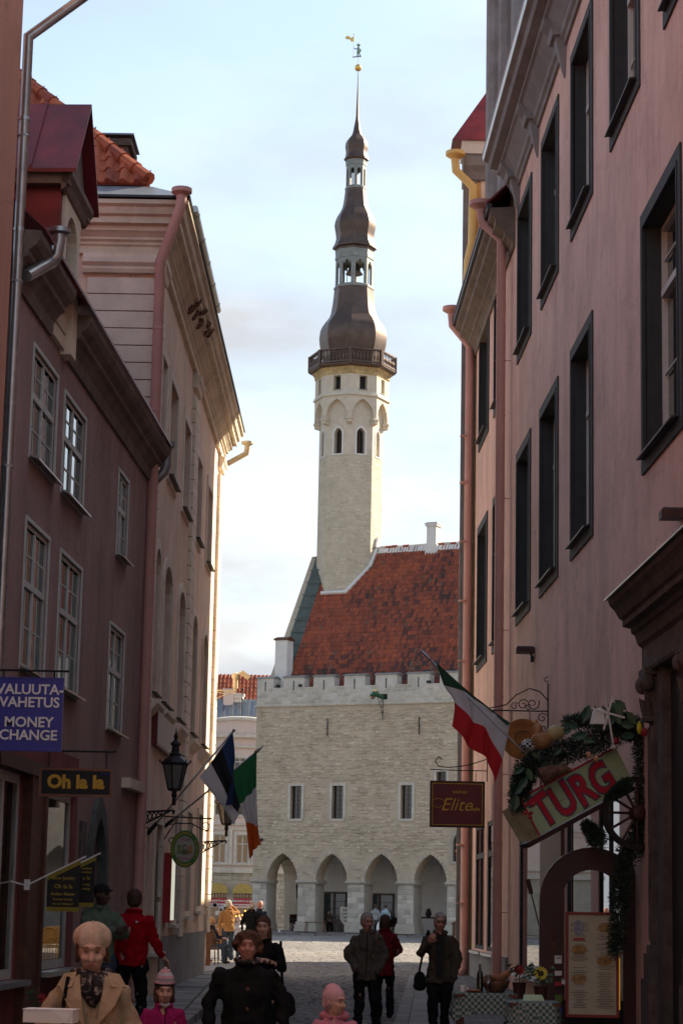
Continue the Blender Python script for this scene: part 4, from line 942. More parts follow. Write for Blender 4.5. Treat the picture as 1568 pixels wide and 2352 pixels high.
# R2 lower cornice
s=MB(-1); s.prof_y([(-.5,15.35+.65),(.04,16.0),(.06,16.1),(.16,16.2),(.2,16.26),(.2,16.34),(.36,16.44),(.46,16.5),(.46,16.62),(.56,16.66),(.58,16.78),(-.5,16.85)][:0] or [(-.4,15.5),(.05,15.5),(.07,15.62),(.16,15.72),(.22,15.76),(.22,15.84),(.36,15.94),(.42,15.98),(.42,16.12),(.52,16.18),(.54,16.34),(-.4,16.4)],-8.88,.55); s.build('lower_cornice','cornice_brown',pk)
s=MB(-1); s.prof_y([(.50,16.30),(.60,16.30),(.60,16.44),(.50,16.44)],-8.88,.6); s.build('gutter_board','dark_sheet',pk)
s=MB(-1); s.extr([(.62,-8.88,16.42),(.62,-8.88,16.47),(-5.5,-8.88,22.4),(-5.5,-8.88,22.3)],(0,9.5,0)); s.build('lower_roof','red_sheet',pk)
# tall grey gable dormer above R2
gd=thing('gable_dormer',None,None,(.45,0,0)); gd.parent=pk; gd['label']='tall grey plastered gable front rising above the eaves'
s=MB(-1); s.plate([(-8.5,16.45),(-1.9,16.45),(-1.9,27.5),(-8.5,27.5)],[rect(-7.3,-6.3,19,22.5),rect(-4.6,-3.6,19,22.5)],fW,-.10,.5); s.box(-5,-.5,-2.2,-1.92,16.45,27.5); s.box(-5,-.5,-8.48,-8.2,16.45,27.5); s.build('front_wall','pink',gd)
for y in (-8.45,-5.6,-2.5):
    s=MB(-1); s.box(.08,.24,y,y+.55,16.5,27.4); s.lathe([(.34,16.5),(.34,27.3)],(.16,y+.28,0),12); s.build('half_column','grey_plaster',gd)
s=MB(-1); s.box(.06,.22,-2.1,-1.85,16.45,25.5); s.box(.2,.3,-1.95,-1.8,16.5,25.2); s.build('edge_strip','cornice_brown',gd)
s=MB(-1); s.box(-.45,-.40,-7.4,-3.5,18.9,22.6); s.build('pane','glass',gd)
s=MB(-1); s.prof_y([(0,27.4),(.5,27.5),(.6,27.8),(0,27.8)],-8.6,-1.8); s.build('gable_cornice','grey_plaster',gd)
# ============================================================ yellow building beyond
yb=thing('yellow_building','tall yellow building with grey corner and dark red hipped roof behind the pink one','building',(3.02,54.0,0),0)
P=[(0,0),(0,.12),(12,3.0),(12,.0)]
s=MB(); s.extr([(x,y,0) for x,y in P],(0,0,20.4)); s.build('wall','yellow_wall',yb)
s=MB(); s.box(-.04,.30,-.05,.1,0,20.3); s.build('corner_pilaster','grey_plaster',yb)
s=MB(); s.box(.42,.52,-.03,-.0,5,20.3); s.build('wall_band','gold_trim',yb)
s=MB(); s.prof_x([(.0,20.2),(-.08,20.25),(-.12,20.45),(-.2,20.6),(-.2,20.9),(.6,20.9),(.6,20.2)],-.05,12); s.build('cornice','grey_plaster',yb)
s=MB(); s.box(-.10,12,-.24,.6,20.9,21.25); s.build('fascia','white_frame',yb)
s=MB(); s.add([(-.35,-.3,21.25),(12,-.3,21.25),(12,3.5,21.25),(-.35,.8,21.25),(1.6,1.2,24.6),(12,1.6,26)],[(0,1,5,4),(1,2,5),(2,3,4,5),(3,0,4),(0,3,2,1)]); s.build('roof','red_sheet',yb)
# ============================================================ other blocks round the square (mostly out of view)
def plain_block(name,label,P,h,mm,roof,win=True):
    cx_=sum(p[0] for p in P)/len(P); cy_=sum(p[1] for p in P)/len(P)
    t=thing(name,label,'building',(cx_,cy_,0)); Q=[(x-cx_,y-cy_) for x,y in P]
    s=MB(); s.extr([(x,y,0) for x,y in Q],(0,0,h)); s.build('wall',mm,t)
    s=MB(); n=len(Q); s.add([(x*1.05,y*1.05,h+.01) for x,y in Q]+[(x*.4,y*.4,h+3) for x,y in Q],[tuple(range(n))[::-1],tuple(range(n,2*n))]+[(i,(i+1)%n,n+(i+1)%n,n+i) for i in range(n)]); s.build('roof',roof,t)
    return t
t=plain_block('side_building','ochre house on the right side of the square hidden behind the street corner',[(10,57.5),(24,61),(24,73.5),(10,73.5)],11.5,'yellow_wall','ntile1')
t['label']='ochre house on the right side of the square'
t=plain_block('side_building','unseen pale house closing the street behind the viewer, kept low for fill light',[(-14,-34),(14,-34),(14,-42),(-14,-42)],8,'limewash','red_sheet')  # unseen closing house, kept low so more sky light reaches the street
t=thing('side_building','unseen house on the right near the viewer, made pale and low for fill light','building',(RWX(22.2),22.0,0),-RA); s=MB(-1); s.box(-9,0,-44,0,0,11.5); s.build('wall','limewash',t); s=MB(-1); s.extr([(.4,-44,11.5),(-4,-44,15),(-9.2,-44,11.5)],(0,44,0)); s.build('roof','red_sheet',t)  # unseen house, colour and height chosen to brighten the street walls
for k in range(9):
    for z_ in (1.2,5.6): glazing_window(t,-1,-42+k*4.6,-40.4+k*4.6,z_,z_+2.6,depth=-.03,nx=2,nz=(.4,),frame='white_frame',panes=(1,2))
# ============================================================ B : pink house behind the town hall, left
bh=thing('old_pink_house','faded pink house with arched pediment and orange tiled roof behind the town hall','building',(0,160,0),0)
mat('faded_pink',(.62,.47,.42),.9,.2,1.4,.3,20,c2=(.62,.55,.49)); mat('trim_cream',(.66,.62,.54),.85,.1,3,.2,30,grime=.3)
def bx_(px): return at(px,1900,160).x
def bz_(py): return at(530,py,160).z
zr_=bz_(2000); ztop=bz_(1690)
wx=[(488,524),(540,576)]
hol=[]; lows=[]
for a,b in wx:
    hol.append(roundarch(bx_(a)+.12,bx_(b)-.12,bz_(1983),bz_(1925),bz_(1917),6)); hol.append(rect(bx_(a)+.12,bx_(b)-.12,bz_(1873),bz_(1806))); 
cent=(bx_(546)); hol.append(rect(bx_(533),bx_(560),bz_(1768),bz_(1740)))
step=bx_(540)-bx_(488)
for k in (1,2,3):
    a,b=bx_(540)+k*step,bx_(576)+k*step; hol.append(rect(a+.12,b-.12,bz_(1983),bz_(1919))); hol.append(rect(a+.12,b-.12,bz_(1873),bz_(1806)))
a,b=bx_(488)-step,bx_(524)-step; hol.append(rect(a+.12,b-.12,bz_(1983),bz_(1919)))
s=MB(); s.plate([(-18,zr_),(2,zr_),(2,ztop),(-18,ztop)],hol,fX,0,.4); s.build('upper_wall','faded_pink',bh)
sh=[(484,526),(540,583)]
hol2=[roundarch(bx_(a),bx_(b),.4,bz_(2048),bz_(2036),6) for a,b in sh]
s=MB(); s.plate([(-18,0),(2,0),(2,zr_-.02),(-18,zr_-.02)],hol2,fX,-.10,.4); s.build('ground_floor_wall','ashlar1',bh)
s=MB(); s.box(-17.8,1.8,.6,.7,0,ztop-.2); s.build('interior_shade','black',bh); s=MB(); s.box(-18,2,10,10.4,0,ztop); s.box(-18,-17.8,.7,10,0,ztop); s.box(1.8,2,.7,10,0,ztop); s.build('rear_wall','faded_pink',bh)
sb=Pieces(bh,'ashlar_block',stone_variants(6,44,.9,.03),['ashlar0','ashlar1','ashlar3'],nmax=150)
z=.2
while z<zr_-.2:
    x=-6.+-6*0-5; 
    while x<-.5:
        wd=rnd.uniform(.4,.9)
        ok=all(not(x+wd>bx_(a)-.15 and x<bx_(b)+.15 and z<bz_(2036)+.35) for a,b in sh)
        if ok: sb.put(TM((x+wd/2,-.10,z+.15),(wd*.97,.04,.28)),rnd.randrange(6),rnd.randrange(3),0)
        x+=wd
    z+=.3
sb.done()
s=MB(); 
for z_,o_,h_ in ((zr_,.28,.30),(bz_(1995),.15,.1),(bz_(1985),.22,.1),(bz_(1893),.15,.12),(bz_(1905),.1,.08),(ztop-.0,.3,.25),(bz_(1715),.18,.12)): s.box(-18.1,2.1,-o_,.02,z_-h_/2,z_+h_/2)
s.build('string_course','trim_cream',bh)
for wa in hol:
    x0=min(p[0] for p in wa); x1=max(p[0] for p in wa); z0=min(p[1] for p in wa); z1=max(p[1] for p in wa)
    s=MB(); s.plate(rect(x0-.18,x1+.18,z0-.12,z1+.2),[rect(x0+.01,x1-.01,z0+.01,z1-.01)],fX,-.07,-.005); wo=s.build('window','trim_cream',bh)
    s=MB(); s.box(x0-.05,x1+.05,.2,.22,z0-.05,z1+.05); s.build('pane','glass',wo)
    s=MB(); 
    for xx in (x0+.04,(x0+x1)/2,x1-.04): s.box(xx-.04,xx+.04,.12,.19,z0,z1)
    for zz_ in (z0+.05,z0+(z1-z0)*.68,z1-.05): s.box(x0,x1,.11,.185,zz_-.035,zz_+.035)
    s.build('frame','white_frame',wo)
    s=MB(); s.box(x0,x0+(x1-x0)*.42,.23,.25,z0,z1); s.box(x1-(x1-x0)*.42,x1,.23,.25,z0,z1) ; s.build('curtain','paper',wo)
for a in (484,531,583):
    s=MB(); s.box(bx_(a)-.12,bx_(a)+.12,-.14,.0,bz_(1985),bz_(1905)); s.build('pilaster','trim_cream',bh)
# pediment arch and roofs
pc_=bx_(545); s=MB(); A=[(pc_-3.6+0,ztop)]+[(pc_+3.4*math.cos(t),ztop+1.0*math.sin(t)) for t in [PI-PI*i/14 for i in range(15)]]
s.plate([(pc_+3.4*math.cos(PI-PI*i/14),ztop+.1+1.1*math.sin(PI*i/14)) for i in range(15)],[],fX,-.05,.4); s.build('pediment','faded_pink',bh)
s=MB(); s.tube([(pc_+3.5*math.cos(PI-PI*i/14),-.05,ztop+.12+1.15*math.sin(PI*i/14)) for i in range(15)],.17,8); s.build('pediment_moulding','trim_cream',bh)
s=MB(); s.extr([(-18,-.1,ztop+.1),(-18,3.2,ztop+3.0),(-18,7,ztop+3.0),(-18,10.5,ztop)],(20,0,0)); s.build('metal_roof','grey_sheet',bh)
M['grey_sheet'].node_tree.nodes
s=MB()
for k in range(30): s.extr([(-17.5+k*.6,-.1,ztop+.13),(-17.5+k*.6,3.2,ztop+3.03),(-17.5+k*.6,3.2,ztop+3.08),(-17.5+k*.6,-.1,ztop+.18)],(.03,0,0))
s.build('roof_seam','dark_sheet',bh)
s=MB(); s.add([(-18,6,ztop+2.2),(0,6,ztop+2.2),(0,9,ztop+5.4),(-18,9,ztop+5.4),(-18,12,ztop+2),(0,12,ztop+2)],[(0,1,2,3),(3,2,5,4),(0,3,4),(1,5,2),(0,4,5,1)]); s.build('tiled_roof','ntile1',bh)
nt_=Pieces(bh,'roof_tile',[pantile(.30,.5,.05,3)],['ntile0','ntile1','ntile2'],nmax=100); sl3=math.atan2(3.2,3.); rot=Matrix.Rotation(sl3,3,'X')
for j in range(9):
    for i in range(34): nt_.put(TM((-10.5+i*.3,6+j*.48*math.cos(sl3),ztop+2.25+j*.48*math.sin(sl3)),(1,1,1),rot),0,rr.randrange(3),-i*0-j)
nt_.done()
x0=bx_(500); x1=bx_(545); s=MB(); s.box(x0,x0+.75,2.6,3.4,ztop+1.6,bz_(1577)); s.box(x0-.08,x0+.83,2.5,3.5,bz_(1577),bz_(1574)); s.build('chimney','faded_pink',bh)
s=MB(); s.box(bx_(512),bx_(541),2.9,4.2,ztop+1.8,bz_(1594)); s.box(bx_(512)-.15,bx_(541)+.15,2.75,4.35,bz_(1594),bz_(1587)); s.box(bx_(512)-.25,bx_(541)+.25,2.65,4.45,bz_(1587),bz_(1584)); c=s.build('chimney','limewash',bh)
s=MB()
for k in range(4): s.box(bx_(517)+k*.22,bx_(517)+k*.22+.10,2.88,2.91,bz_(1617),bz_(1609))
s.build('vent','black',c); s=MB(); s.tube([(bx_(547),1.,ztop+.8),(bx_(547),1.,bz_(1580))],.035,5); s.ell((bx_(547),1.,bz_(1580)),(.1,.1,.1),8,6); s.tube([(bx_(547)-.4,1,bz_(1656)),(bx_(547)+.4,1,bz_(1656))],.03,5); s.ell((bx_(547),1,bz_(1660)),(.3,.1,.25),8,6); s.build('finial','iron',bh)
# shops on the ground floor of B
mat('awning_ochre',(.55,.40,.12),.8,.2,8,.2); mat('sign_red',(.42,.03,.04),.6,.05,3,0)
for a,b in sh:
    x0,x1=bx_(a),bx_(b); s=MB(); s.plate([(x0-.1,bz_(2048)-.1),(x1+.1,bz_(2048)-.1)]+[((x0+x1)/2+(x1-x0)/2*1.1*math.cos(PI*i/8),bz_(2048)+.62*math.sin(PI*i/8)) for i in range(0,9)],[],fX,-.40,-.30); aw=s.build('awning','awning_ochre',bh)
    s=MB(); s.box(x0,x1,.12,.14,.4,bz_(2040)); sw_=s.build('shop_pane','glass',bh)
    s=MB(); 
    for k in range(7): s.box(x0+(x1-x0)*k/6-.02,x0+(x1-x0)*k/6+.02,.08,.1,bz_(2062),bz_(2042))
    for k in range(3): s.box(x0,x1,.075,.1,bz_(2062)+k*.25,bz_(2062)+k*.25+.03)
    s.build('grille','iron',bh)
    s=MB(); s.box(x0+.05,x1-.05,-.2,-.14,bz_(2076),bz_(2063)); sn=s.build('shop_sign','sign_red',bh); s=MB(); s.box(x0+.05,x1-.05,-.21,-.15,bz_(2084),bz_(2076)); s.build('shop_sign_lower','white',bh)
    text('lettering','MARGARITA & ART',.19,sn,((x0+x1)/2,-.21,(bz_(2076)+bz_(2063))/2),'white',bold=.006); text('lettering','AMBER JEWELLERY',.16,sn,((x0+x1)/2,-.22,(bz_(2084)+bz_(2076))/2),'sign_red',bold=.004)
mat('warm_lamp',(.9,.4,.1),.5,0,1,0,emis=(1,.35,.06,1.5)); s=MB()
for i in range(14): s.ell((bx_(530+rnd.uniform(8,48)),-.35,bz_(2100+rnd.uniform(-14,10))),(.06,.06,.06),6,5)
s.build('shop_lamps','warm_lamp',bh); s=MB()
for i in range(9): q=bx_(490+rnd.uniform(0,40)); z_=rnd.uniform(.9,1.6); s.box(q,q+.25,-.6,-.5,z_,z_+.3)
s.build('souvenir_cards','paper',bh)
# ============================================================ downpipes
def V3(px,py,Y): return tuple(at(px,py,Y))
def down(px,py,Y,zb=.1): p=at(px,py,Y); return (p.x,p.y,zb)
hopper_pipe('downpipe','pink downpipe with funnel at the far end of the pink building by the square','downpipe',[V3(1037,728,53.9),V3(1039,748,53.9),V3(1078,795,53.75),down(1078,795,53.75,.25),(at(1078,795,53.75).x-.12,53.7,.1)],.10,'pipe_pink',hop=(.24,.26),rings=(3.2,6.2,9.2,12.2),clamps=(1.8,4.7,7.7,10.7,13.4),wallx=.3)
hopper_pipe('downpipe','pink downpipe with funnel in the middle of the pink building, right of the red sign','downpipe',[V3(1104,490,45.2),V3(1108,512,45.2),V3(1151,550,45.2),down(1151,550,45.2,.1)],.10,'pipe_pink',hop=(.26,.26),rings=(3.0,6.0,9.,12.,14.4),clamps=(1.6,4.4,7.4,10.2,13.2),wallx=.35)
hopper_pipe('downpipe','short yellow downpipe with funnel hanging below the dark red roof corner','downpipe',[V3(1045,372,53.6),V3(1047,392,53.6),V3(1086,430,53.6),V3(1083,560,53.6),V3(1074,600,53.5),V3(1072,646,53.5)],.105,'yellow_pipe',hop=(.25,.27))
hopper_pipe('downpipe','pink downpipe with wide funnel at the near corner of the pale pink building','downpipe',[V3(417,460,34.55),V3(413,482,34.55),V3(369,600,34.95),down(369,600,34.95,.15)],.085,'pipe_pink',hop=(.17,.2),rings=(2.5,5.5,8.4,11),clamps=(1.7,4.,6.9,9.6),wallx=-.2)
hopper_pipe('downpipe','sunlit cream downpipe with funnel at the far corner of the pale pink building','downpipe',[V3(568,1030,52.9),V3(565,1042,52.9),V3(510,1072,52.7),V3(489,1100,52.55),down(489,1100,52.55,.2)],.07,'cream_metal',hop=(.15,.17))
hopper_pipe('downpipe','dark grey metal funnel and bent pipe where the mauve building ends','downpipe',[V3(383,1043,35.22),V3(382,1068,35.22),V3(376,1085,35.22),V3(352,1108,35.22)],.08,'galv_dark',hop=(.14,.2))
hopper_pipe('downpipe','beige grey funnel with bent pipe under the eaves near the dormer','downpipe',[V3(136,555,24.2),V3(130,588,24.2),V3(118,600,24.2),V3(60,634,23.5)],.072,'galv',hop=(.14,.15))
pA=at(66,85,23.4); hopper_pipe('downpipe','long shiny galvanised downpipe at the left edge bending out to the top','downpipe',[V3(240,-40,23.4),V3(195,-8,23.4),(pA.x,pA.y,pA.z),(pA.x,pA.y,.2)],.058,'galv',rings=(3.,5.,7.,9.,10.3),clamps=(2.2,4.2,6.3,8.4,10.1),wallx=-.1)
s=MB(); a=at(342,1250,36.6); s.tube([(a.x,a.y,a.z),(a.x+.01,a.y,6.4),(a.x+.02,a.y,4.5),(a.x,a.y,2.9)],.014,5); tag(s.build('cable','black'),'thin black cable hanging down the pale pink wall behind the lantern','cable')
# ============================================================ wall lanterns
mat('lamp_glass',(.16,.155,.14),.35,.25,30,.5,60,spec=.6)
def lantern_lamp(label,P,wx,sc=1.,lit=False):
    t=thing('wall_lantern',label,'lantern',P,0,'lanterns on the pale pink wall')
    s=MB(); z0=-.0
    s.lathe([(.035,-.22),(.03,-.1),(.05,-.06),(.035,0),(.11,.02),(.11,.05)],(0,0,0),8); s.lathe([(.035,-.3),(.02,-.34),(.0,-.38)],(0,0,0),8); s.build('stem','iron',t)
    s=MB(); n=6
    for k in range(n):
        a=2*PI*k/n+.3; s.tube([(.105*math.cos(a),.105*math.sin(a),.04),(.20*math.cos(a),.20*math.sin(a),.44)],.013,5)
    s.lathe([(.21,.43),(.235,.45),(.235,.47),(.17,.53),(.10,.58),(.10,.62),(.07,.64),(.06,.74),(.09,.76),(.085,.79),(.03,.84),(.03,.88),(.04,.90),(.012,.97),(.004,1.04)],(0,0,0),n,.3)
    for k in range(n):
        a=2*PI*k/n+.3; s.tube([(.22*math.cos(a),.22*math.sin(a),.46),(.26*math.cos(a),.26*math.sin(a),.49),(.255*math.cos(a),.255*math.sin(a),.52)],.012,4)
    s.build('cage','iron',t)
    g=MB()
    for k in range(n):
        g=MB(); a,b=2*PI*k/n+.3,2*PI*(k+1)/n+.3; g.extr([(.10*math.cos(a),.10*math.sin(a),.05),(.10*math.cos(b),.10*math.sin(b),.05),(.192*math.cos(b),.192*math.sin(b),.43),(.192*math.cos(a),.192*math.sin(a),.43)],(.001,.001,0)); g.build('pane','lamp_glass',t)
    s=MB(); s.tube([(0,0,-.3),(wx,0,-.34)],.018,6); s.tube([(wx*.12,0,-.32),(wx*.5,0,-.42),(wx,0,-.56)],.014,6); s.box(wx-.02 if wx<0 else wx,wx if wx<0 else wx+.02,-.05,.05,-.62,-.28); n=5
    for k in range(n):
        x0,x1=wx*(.35+.65*k/n),wx*(.35+.65*(k+1)/n); f=lambda x:-.36-.20*abs(x/wx)**1.3
        s.tube([(x0,0,-.33),(x1,0,f(x1))],.010,4); s.tube([(x1,0,-.33),(x0,0,f(x0))],.010,4)
    s.build('bracket','iron',t); t.scale=(sc,sc,sc); return t
pl_=at(401,1800,35.8); lantern_lamp('black iron wall lantern with frosted glass on lattice bracket, nearer of the two',(pl_.x,pl_.y,pl_.z-.13),-(pl_.x-LWX(35.8)))
pl_=at(520,1895,50.3); lantern_lamp('black iron wall lantern near the sunlit corner behind the dark blue flag',(pl_.x,pl_.y,pl_.z-.02),-(pl_.x-LWX(50.3))*.95,1.1)
# ============================================================ flags
def cloth_mat(n,c,tr=.4):
    m=bpy.data.materials.new(n); m.use_nodes=True; t=m.node_tree; A=t.nodes; K=t.links; b=A['Principled BSDF']; b.inputs['Base Color'].default_value=(*c,1); b.inputs['Roughness'].default_value=.85
    tl=A.new('ShaderNodeBsdfTranslucent'); tl.inputs[0].default_value=(*c,1); mx=A.new('ShaderNodeMixShader'); mx.inputs[0].default_value=tr; K.new(b.outputs[0],mx.inputs[1]); K.new(tl.outputs[0],mx.inputs[2]); K.new(mx.outputs[0],A['Material Output'].inputs[0]); M[n]=m
for n,c in (('f_blue',(.02,.05,.13)),('f_black',(.015,.015,.017)),('f_white',(.62,.60,.60)),('f_green',(.02,.14,.05)),('f_orange',(.62,.12,.02)),('f_red',(.52,.02,.025)),('f_dgreen',(.02,.07,.035))): cloth_mat(n,c)
def grid_cloth(name,ctrl,Y,mats,along,parent,nu=30,nv=36,fold=.05,seed=1):
    # ctrl[row v][col u] = (px,py,dy)
    nr=len(ctrl); nc=len(ctrl[0]); P=[[at(c[0],c[1],Y+(c[2] if len(c)>2 else 0)) for c in r] for r in ctrl]
    def cat(a,b,c,d,t): return .5*((2*b)+(c-a)*t+(2*a-5*b+4*c-d)*t*t+(3*b-a-3*c+d)*t**3)
    def ev(L,t):
        n=len(L)-1; x=min(max(t,0),1)*n; i=min(int(x),n-1); f=x-i
        return cat(L[max(i-1,0)],L[i],L[i+1],L[min(i+2,n)],f)
    V=[];F=[];mi=[]; o=P[0][0]
    for j in range(nv+1):
        v=j/nv; row=[ev([P[r][c] for r in range(nr)],v) for c in range(nc)]
        for i in range(nu+1):
            u=i/nu; p=ev(row,u); k=min(1,v*2.5)
            p=p+Vector((.35*math.sin(u*17+v*2+seed),1.0*math.sin(u*13+v*3+seed*2)+.5*math.sin(u*29+v*5),0))*fold*k
            V.append(p)
    for j in range(nv):
        for i in range(nu):
            a=j*(nu+1)+i; F.append((a,a+1,a+nu+2,a+nu+1)); t=(i+.5)/nu if along=='u' else (j+.5)/nv; mi.append(min(2,int(t*3)))
    me=bpy.data.meshes.new(name); inv=parent.matrix_world.inverted() if parent else Matrix()
    base=parent.location if parent else Vector((0,0,0)); me.from_pydata([tuple(p-base) for p in V],[],F)
    for m in mats: me.materials.append(M[m])
    me.polygons.foreach_set('material_index',mi); me.polygons.foreach_set('use_smooth',[True]*len(F)); me.update()
    # thin real thickness
    o_=bpy.data.objects.new(name,me); link(o_,parent); return o_
def flag(label,A,B,Y0,Y1,ctrl,Y,mats,along,fold=.05,seed=1,r=.017,finial=True):
    a=at(*A,Y0); b=at(*B,Y1); t=thing('flag',label,'flag',tuple(a)); d=(b-a)
    s=MB(); s.tube([(0,0,0),tuple(d)],r,8); s.build('pole','galv',t,True); s=MB(); s.tube([tuple(-d*.02),tuple(d*.09)],r*2,8); s.build('socket','iron',t)
    if finial: s=MB(); s.tube([tuple(d*.985),tuple(d*1.0),tuple(d*1.03),tuple(d*1.09)],[r*1.2,r*2.0,r*1.7,.003],8); s.build('finial','galv',t,True)
    c=grid_cloth('cloth',ctrl,Y,mats,along,t,fold=fold,seed=seed); return t
t=flag('blue black and white striped flag hanging limp above the green oval sign',(342,1912),(537,1678),37.,37.1,
 [[(458,1785),(484,1752),(510,1716),(535,1682)],[(489,1826),(508,1800),(526,1770),(540,1740)],[(515,1860),(529,1846),(541,1825),(532,1790,-.10)],[(538,1898),(547,1868),(549,1850),(516,1850,-.16)]],37.1,['f_white','f_black','f_blue'],'u',.035,1,finial=False)
s=MB(); s.ell(tuple(at(537,1678,37.1)-at(342,1912,37.)),(.03,.03,.03),8,6); s.build('finial','galv',t)
flag('green white and orange striped flag drooping in front of the town hall corner',(380,1897),(588,1727),40.2,40.2,
 [[(530,1771),(560,1748),(590,1722)],[(547,1852),(568,1830),(588,1808)],[(565,1888),(578,1891),(590,1898)],[(574,1974),(586,1950),(598,1940)]],40.2,['f_green','f_white','f_orange'],'v',.05,2)
flag('green white and red striped flag blowing on a slanting pole above the greengrocer style sign',(1237,1762),(985,1512),31.0,32.0,
 [[(1000,1520),(1055,1570),(1110,1618),(1165,1668,-.1)],[(1020,1573),(1070,1592),(1125,1632),(1168,1664)],[(1045,1612),(1085,1655),(1115,1675),(1152,1745)],[(1040,1668),(1078,1715),(1118,1745),(1136,1798)]],31.7,['f_dgreen','f_white','f_red'],'v',.045,3,r=.015)
# ============================================================ hanging signs
def scroll(s,c,r0,turns,sg=1,n=22,r=.009,ax='x',a0=0):
    P=[]
    for i in range(n+1):
        t=i/n; a=a0+sg*turns*2*PI*t; q=r0*(1-.8*t); P.append((c[0]+q*math.cos(a),c[1],c[2]+q*math.sin(a)))
    s.tube(P,r,5)
def chain(s,p,q,n=6):
    p=Vector(p);q=Vector(q)
    for k in range(n):
        c=p+(q-p)*((k+.5)/n); h=(q-p).length/n*.62; w=.012
        s.tube([tuple(c+Vector((w*math.cos(a) if k%2 else 0,0 if k%2 else w*math.cos(a),h*math.sin(a)))) for a in [2*PI*i/8 for i in range(9)]],.004,4)
def hang_sign(label,px0,px1,py0,py1,Y,mf,mp,fr=.025,th=.05,wallx=None,rodz=.16,cat='sign'):
    a=at(px0,py0,Y); b=at(px1,py1,Y); c=(a+b)/2; w_=(b.x-a.x)/2; h=(a.z-b.z)/2
    t=thing('hanging_sign',label,cat,tuple(c)); s=MB(); s.plate(rect(-w_,w_,-h,h),[rect(-w_+fr,w_-fr,-h+fr,h-fr)],fX,-th/2,th/2); s.build('frame',mf,t)
    s=MB(); s.box(-w_+fr*.9,w_-fr*.9,-th*.3,th*.3,-h+fr*.9,h-fr*.9); p=s.build('board',mp,t)
    return t,w_,h,p
mat('sign_blue',(.025,.03,.30),.35,.05,3,0); mat('gold_paint',(.62,.36,.03),.5,.1,5,0); mat('sign_frame_wood',(.22,.09,.05),.5,.2,6,.1); mat('sign_maroon',(.13,.006,.012),.4,.05,3,0)
t,w_,h,p=hang_sign('blue money change sign with white serif capitals hanging at the left edge',-38,141,1554,1727,22.0,'sign_blue','sign_blue',fr=.012)
y=-.03
for tx,zz_,sz in (('VALUUTA-',.245,.142),('VAHETUS',.115,.142),('MONEY',-.085,.142),('CHANGE',-.215,.142)): text('lettering',tx,sz,p,(.075+( .0 if tx in('MONEY','CHANGE') else 0),y,zz_),'white',bold=.003)
s=MB(); s.tube([(-.8,0,h+.07),(w_+.05,0,h+.07)],.012,6); s.tube([(-.2,0,h+.07),(-.2,0,h)],.008,5); s.tube([(w_-.1,0,h+.07),(w_-.1,0,h)],.008,5); s.build('bracket','iron',t)
t,w_,h,p=hang_sign('black sign with golden letters Oh la la in a brown frame, hung on chains',92,258,1763,1832,24.5,'sign_frame_wood','black',fr=.028)
text('lettering','Oh la la',.20,p,(0,-.03,-.0),'gold_paint',bold=.009); s=MB()
s.tube([(.27+.03*k,-.028,.085+.02*abs(k-2)*-.5+.02) for k in range(5)],.004,4); s.build('crown_emblem','sign_blue',p)
s=MB(); s.tube([(-w_-.3,0,h+.19),(w_,0,h+.19),(w_+.02,0,h+.21)],.012,6); chain(s,(-w_+.1,0,h+.19),(-w_+.1,0,h)); chain(s,(w_-.08,0,h+.19),(w_-.08,0,h)); s.build('bracket','iron',t)
t,w_,h,p=hang_sign('dark red shop sign with golden script word Elite in a dark frame on the right',987,1112,1793,1902,48.8,'wood_dark','sign_maroon',fr=.045,th=.09)
s=MB(); s.plate(rect(-w_+.05,w_-.05,-h+.05,h-.05),[rect(-w_+.065,w_-.065,-h+.065,h-.065)],fX,-.05,-.02); s.build('gold_line','gold_paint',t)
text('lettering','KAUPLUS',.075,p,(.05,-.04,h*.52),'gold_paint',bold=.001); text('lettering','Elite',.40,p,(-.03,-.04,-.02),'gold_paint',bold=-.002,shear=.35); text('lettering','Style',.10,p,(.40,-.04,-.10),'gold_paint',bold=.003)
s=MB(); s.tube([(-.43+.16*math.cos(a)*(1-.02*i),-.04,.02+.10*math.sin(a)) for i,a in enumerate([PI*.1+1.7*PI*i/16 for i in range(17)])],.006,4); s.build('flourish','gold_paint',p)
zt_=h+.22; s=MB(); s.tube([(w_+.05,0,zt_+.02),(-.1,0,zt_+.02),(-w_,0,zt_+.03)],.012,6); s.tube([(w_+.05,0,zt_+.28),(.2,0,zt_+.13),(-.2,0,zt_+.08),(-.42,0,zt_+.1),(-.5,0,zt_+.22),(-.42,0,zt_+.32),(-.36,0,zt_+.26)],.012,6); s.tube([(w_+.05,0,zt_+.3),(w_+.05,0,h)],.012,6); chain(s,(-w_+.25,0,zt_),(-w_+.25,0,h),4); chain(s,(w_-.2,0,zt_),(w_-.2,0,h),4); s.build('bracket','iron',t)
# green oval pub sign
c=at(425,1950,40.); t=thing('pub_sign','green ringed oval pub sign with a portrait, hanging on scroll bracket on the left','sign',tuple(c))
mat('sign_green',(.03,.16,.05),.6,.5,8,.0,c2=(.10,.17,.02)); mat('sign_cream',(.42,.42,.36),.6,.1,8,0); mat('portrait',(.20,.19,.12),.7,.4,14,0,c2=(.08,.07,.04)); mat('sign_pale_green',(.22,.32,.14),.7,.2,14,0); mat('sign_pale_orange',(.45,.27,.13),.7,.2,14,0)
def ell2(a,b,n=28,cx=0,cz=0): return [(cx+a*math.cos(2*PI*i/n),cz+b*math.sin(2*PI*i/n)) for i in range(n)]
s=MB(); s.plate(ell2(.262,.335),[ell2(.185,.235)],fX,-.03,.03); s.build('ring','sign_green',t); s=MB(); s.plate(ell2(.19,.24),[],fX,-.02,.02); p=s.build('board','sign_cream',t)
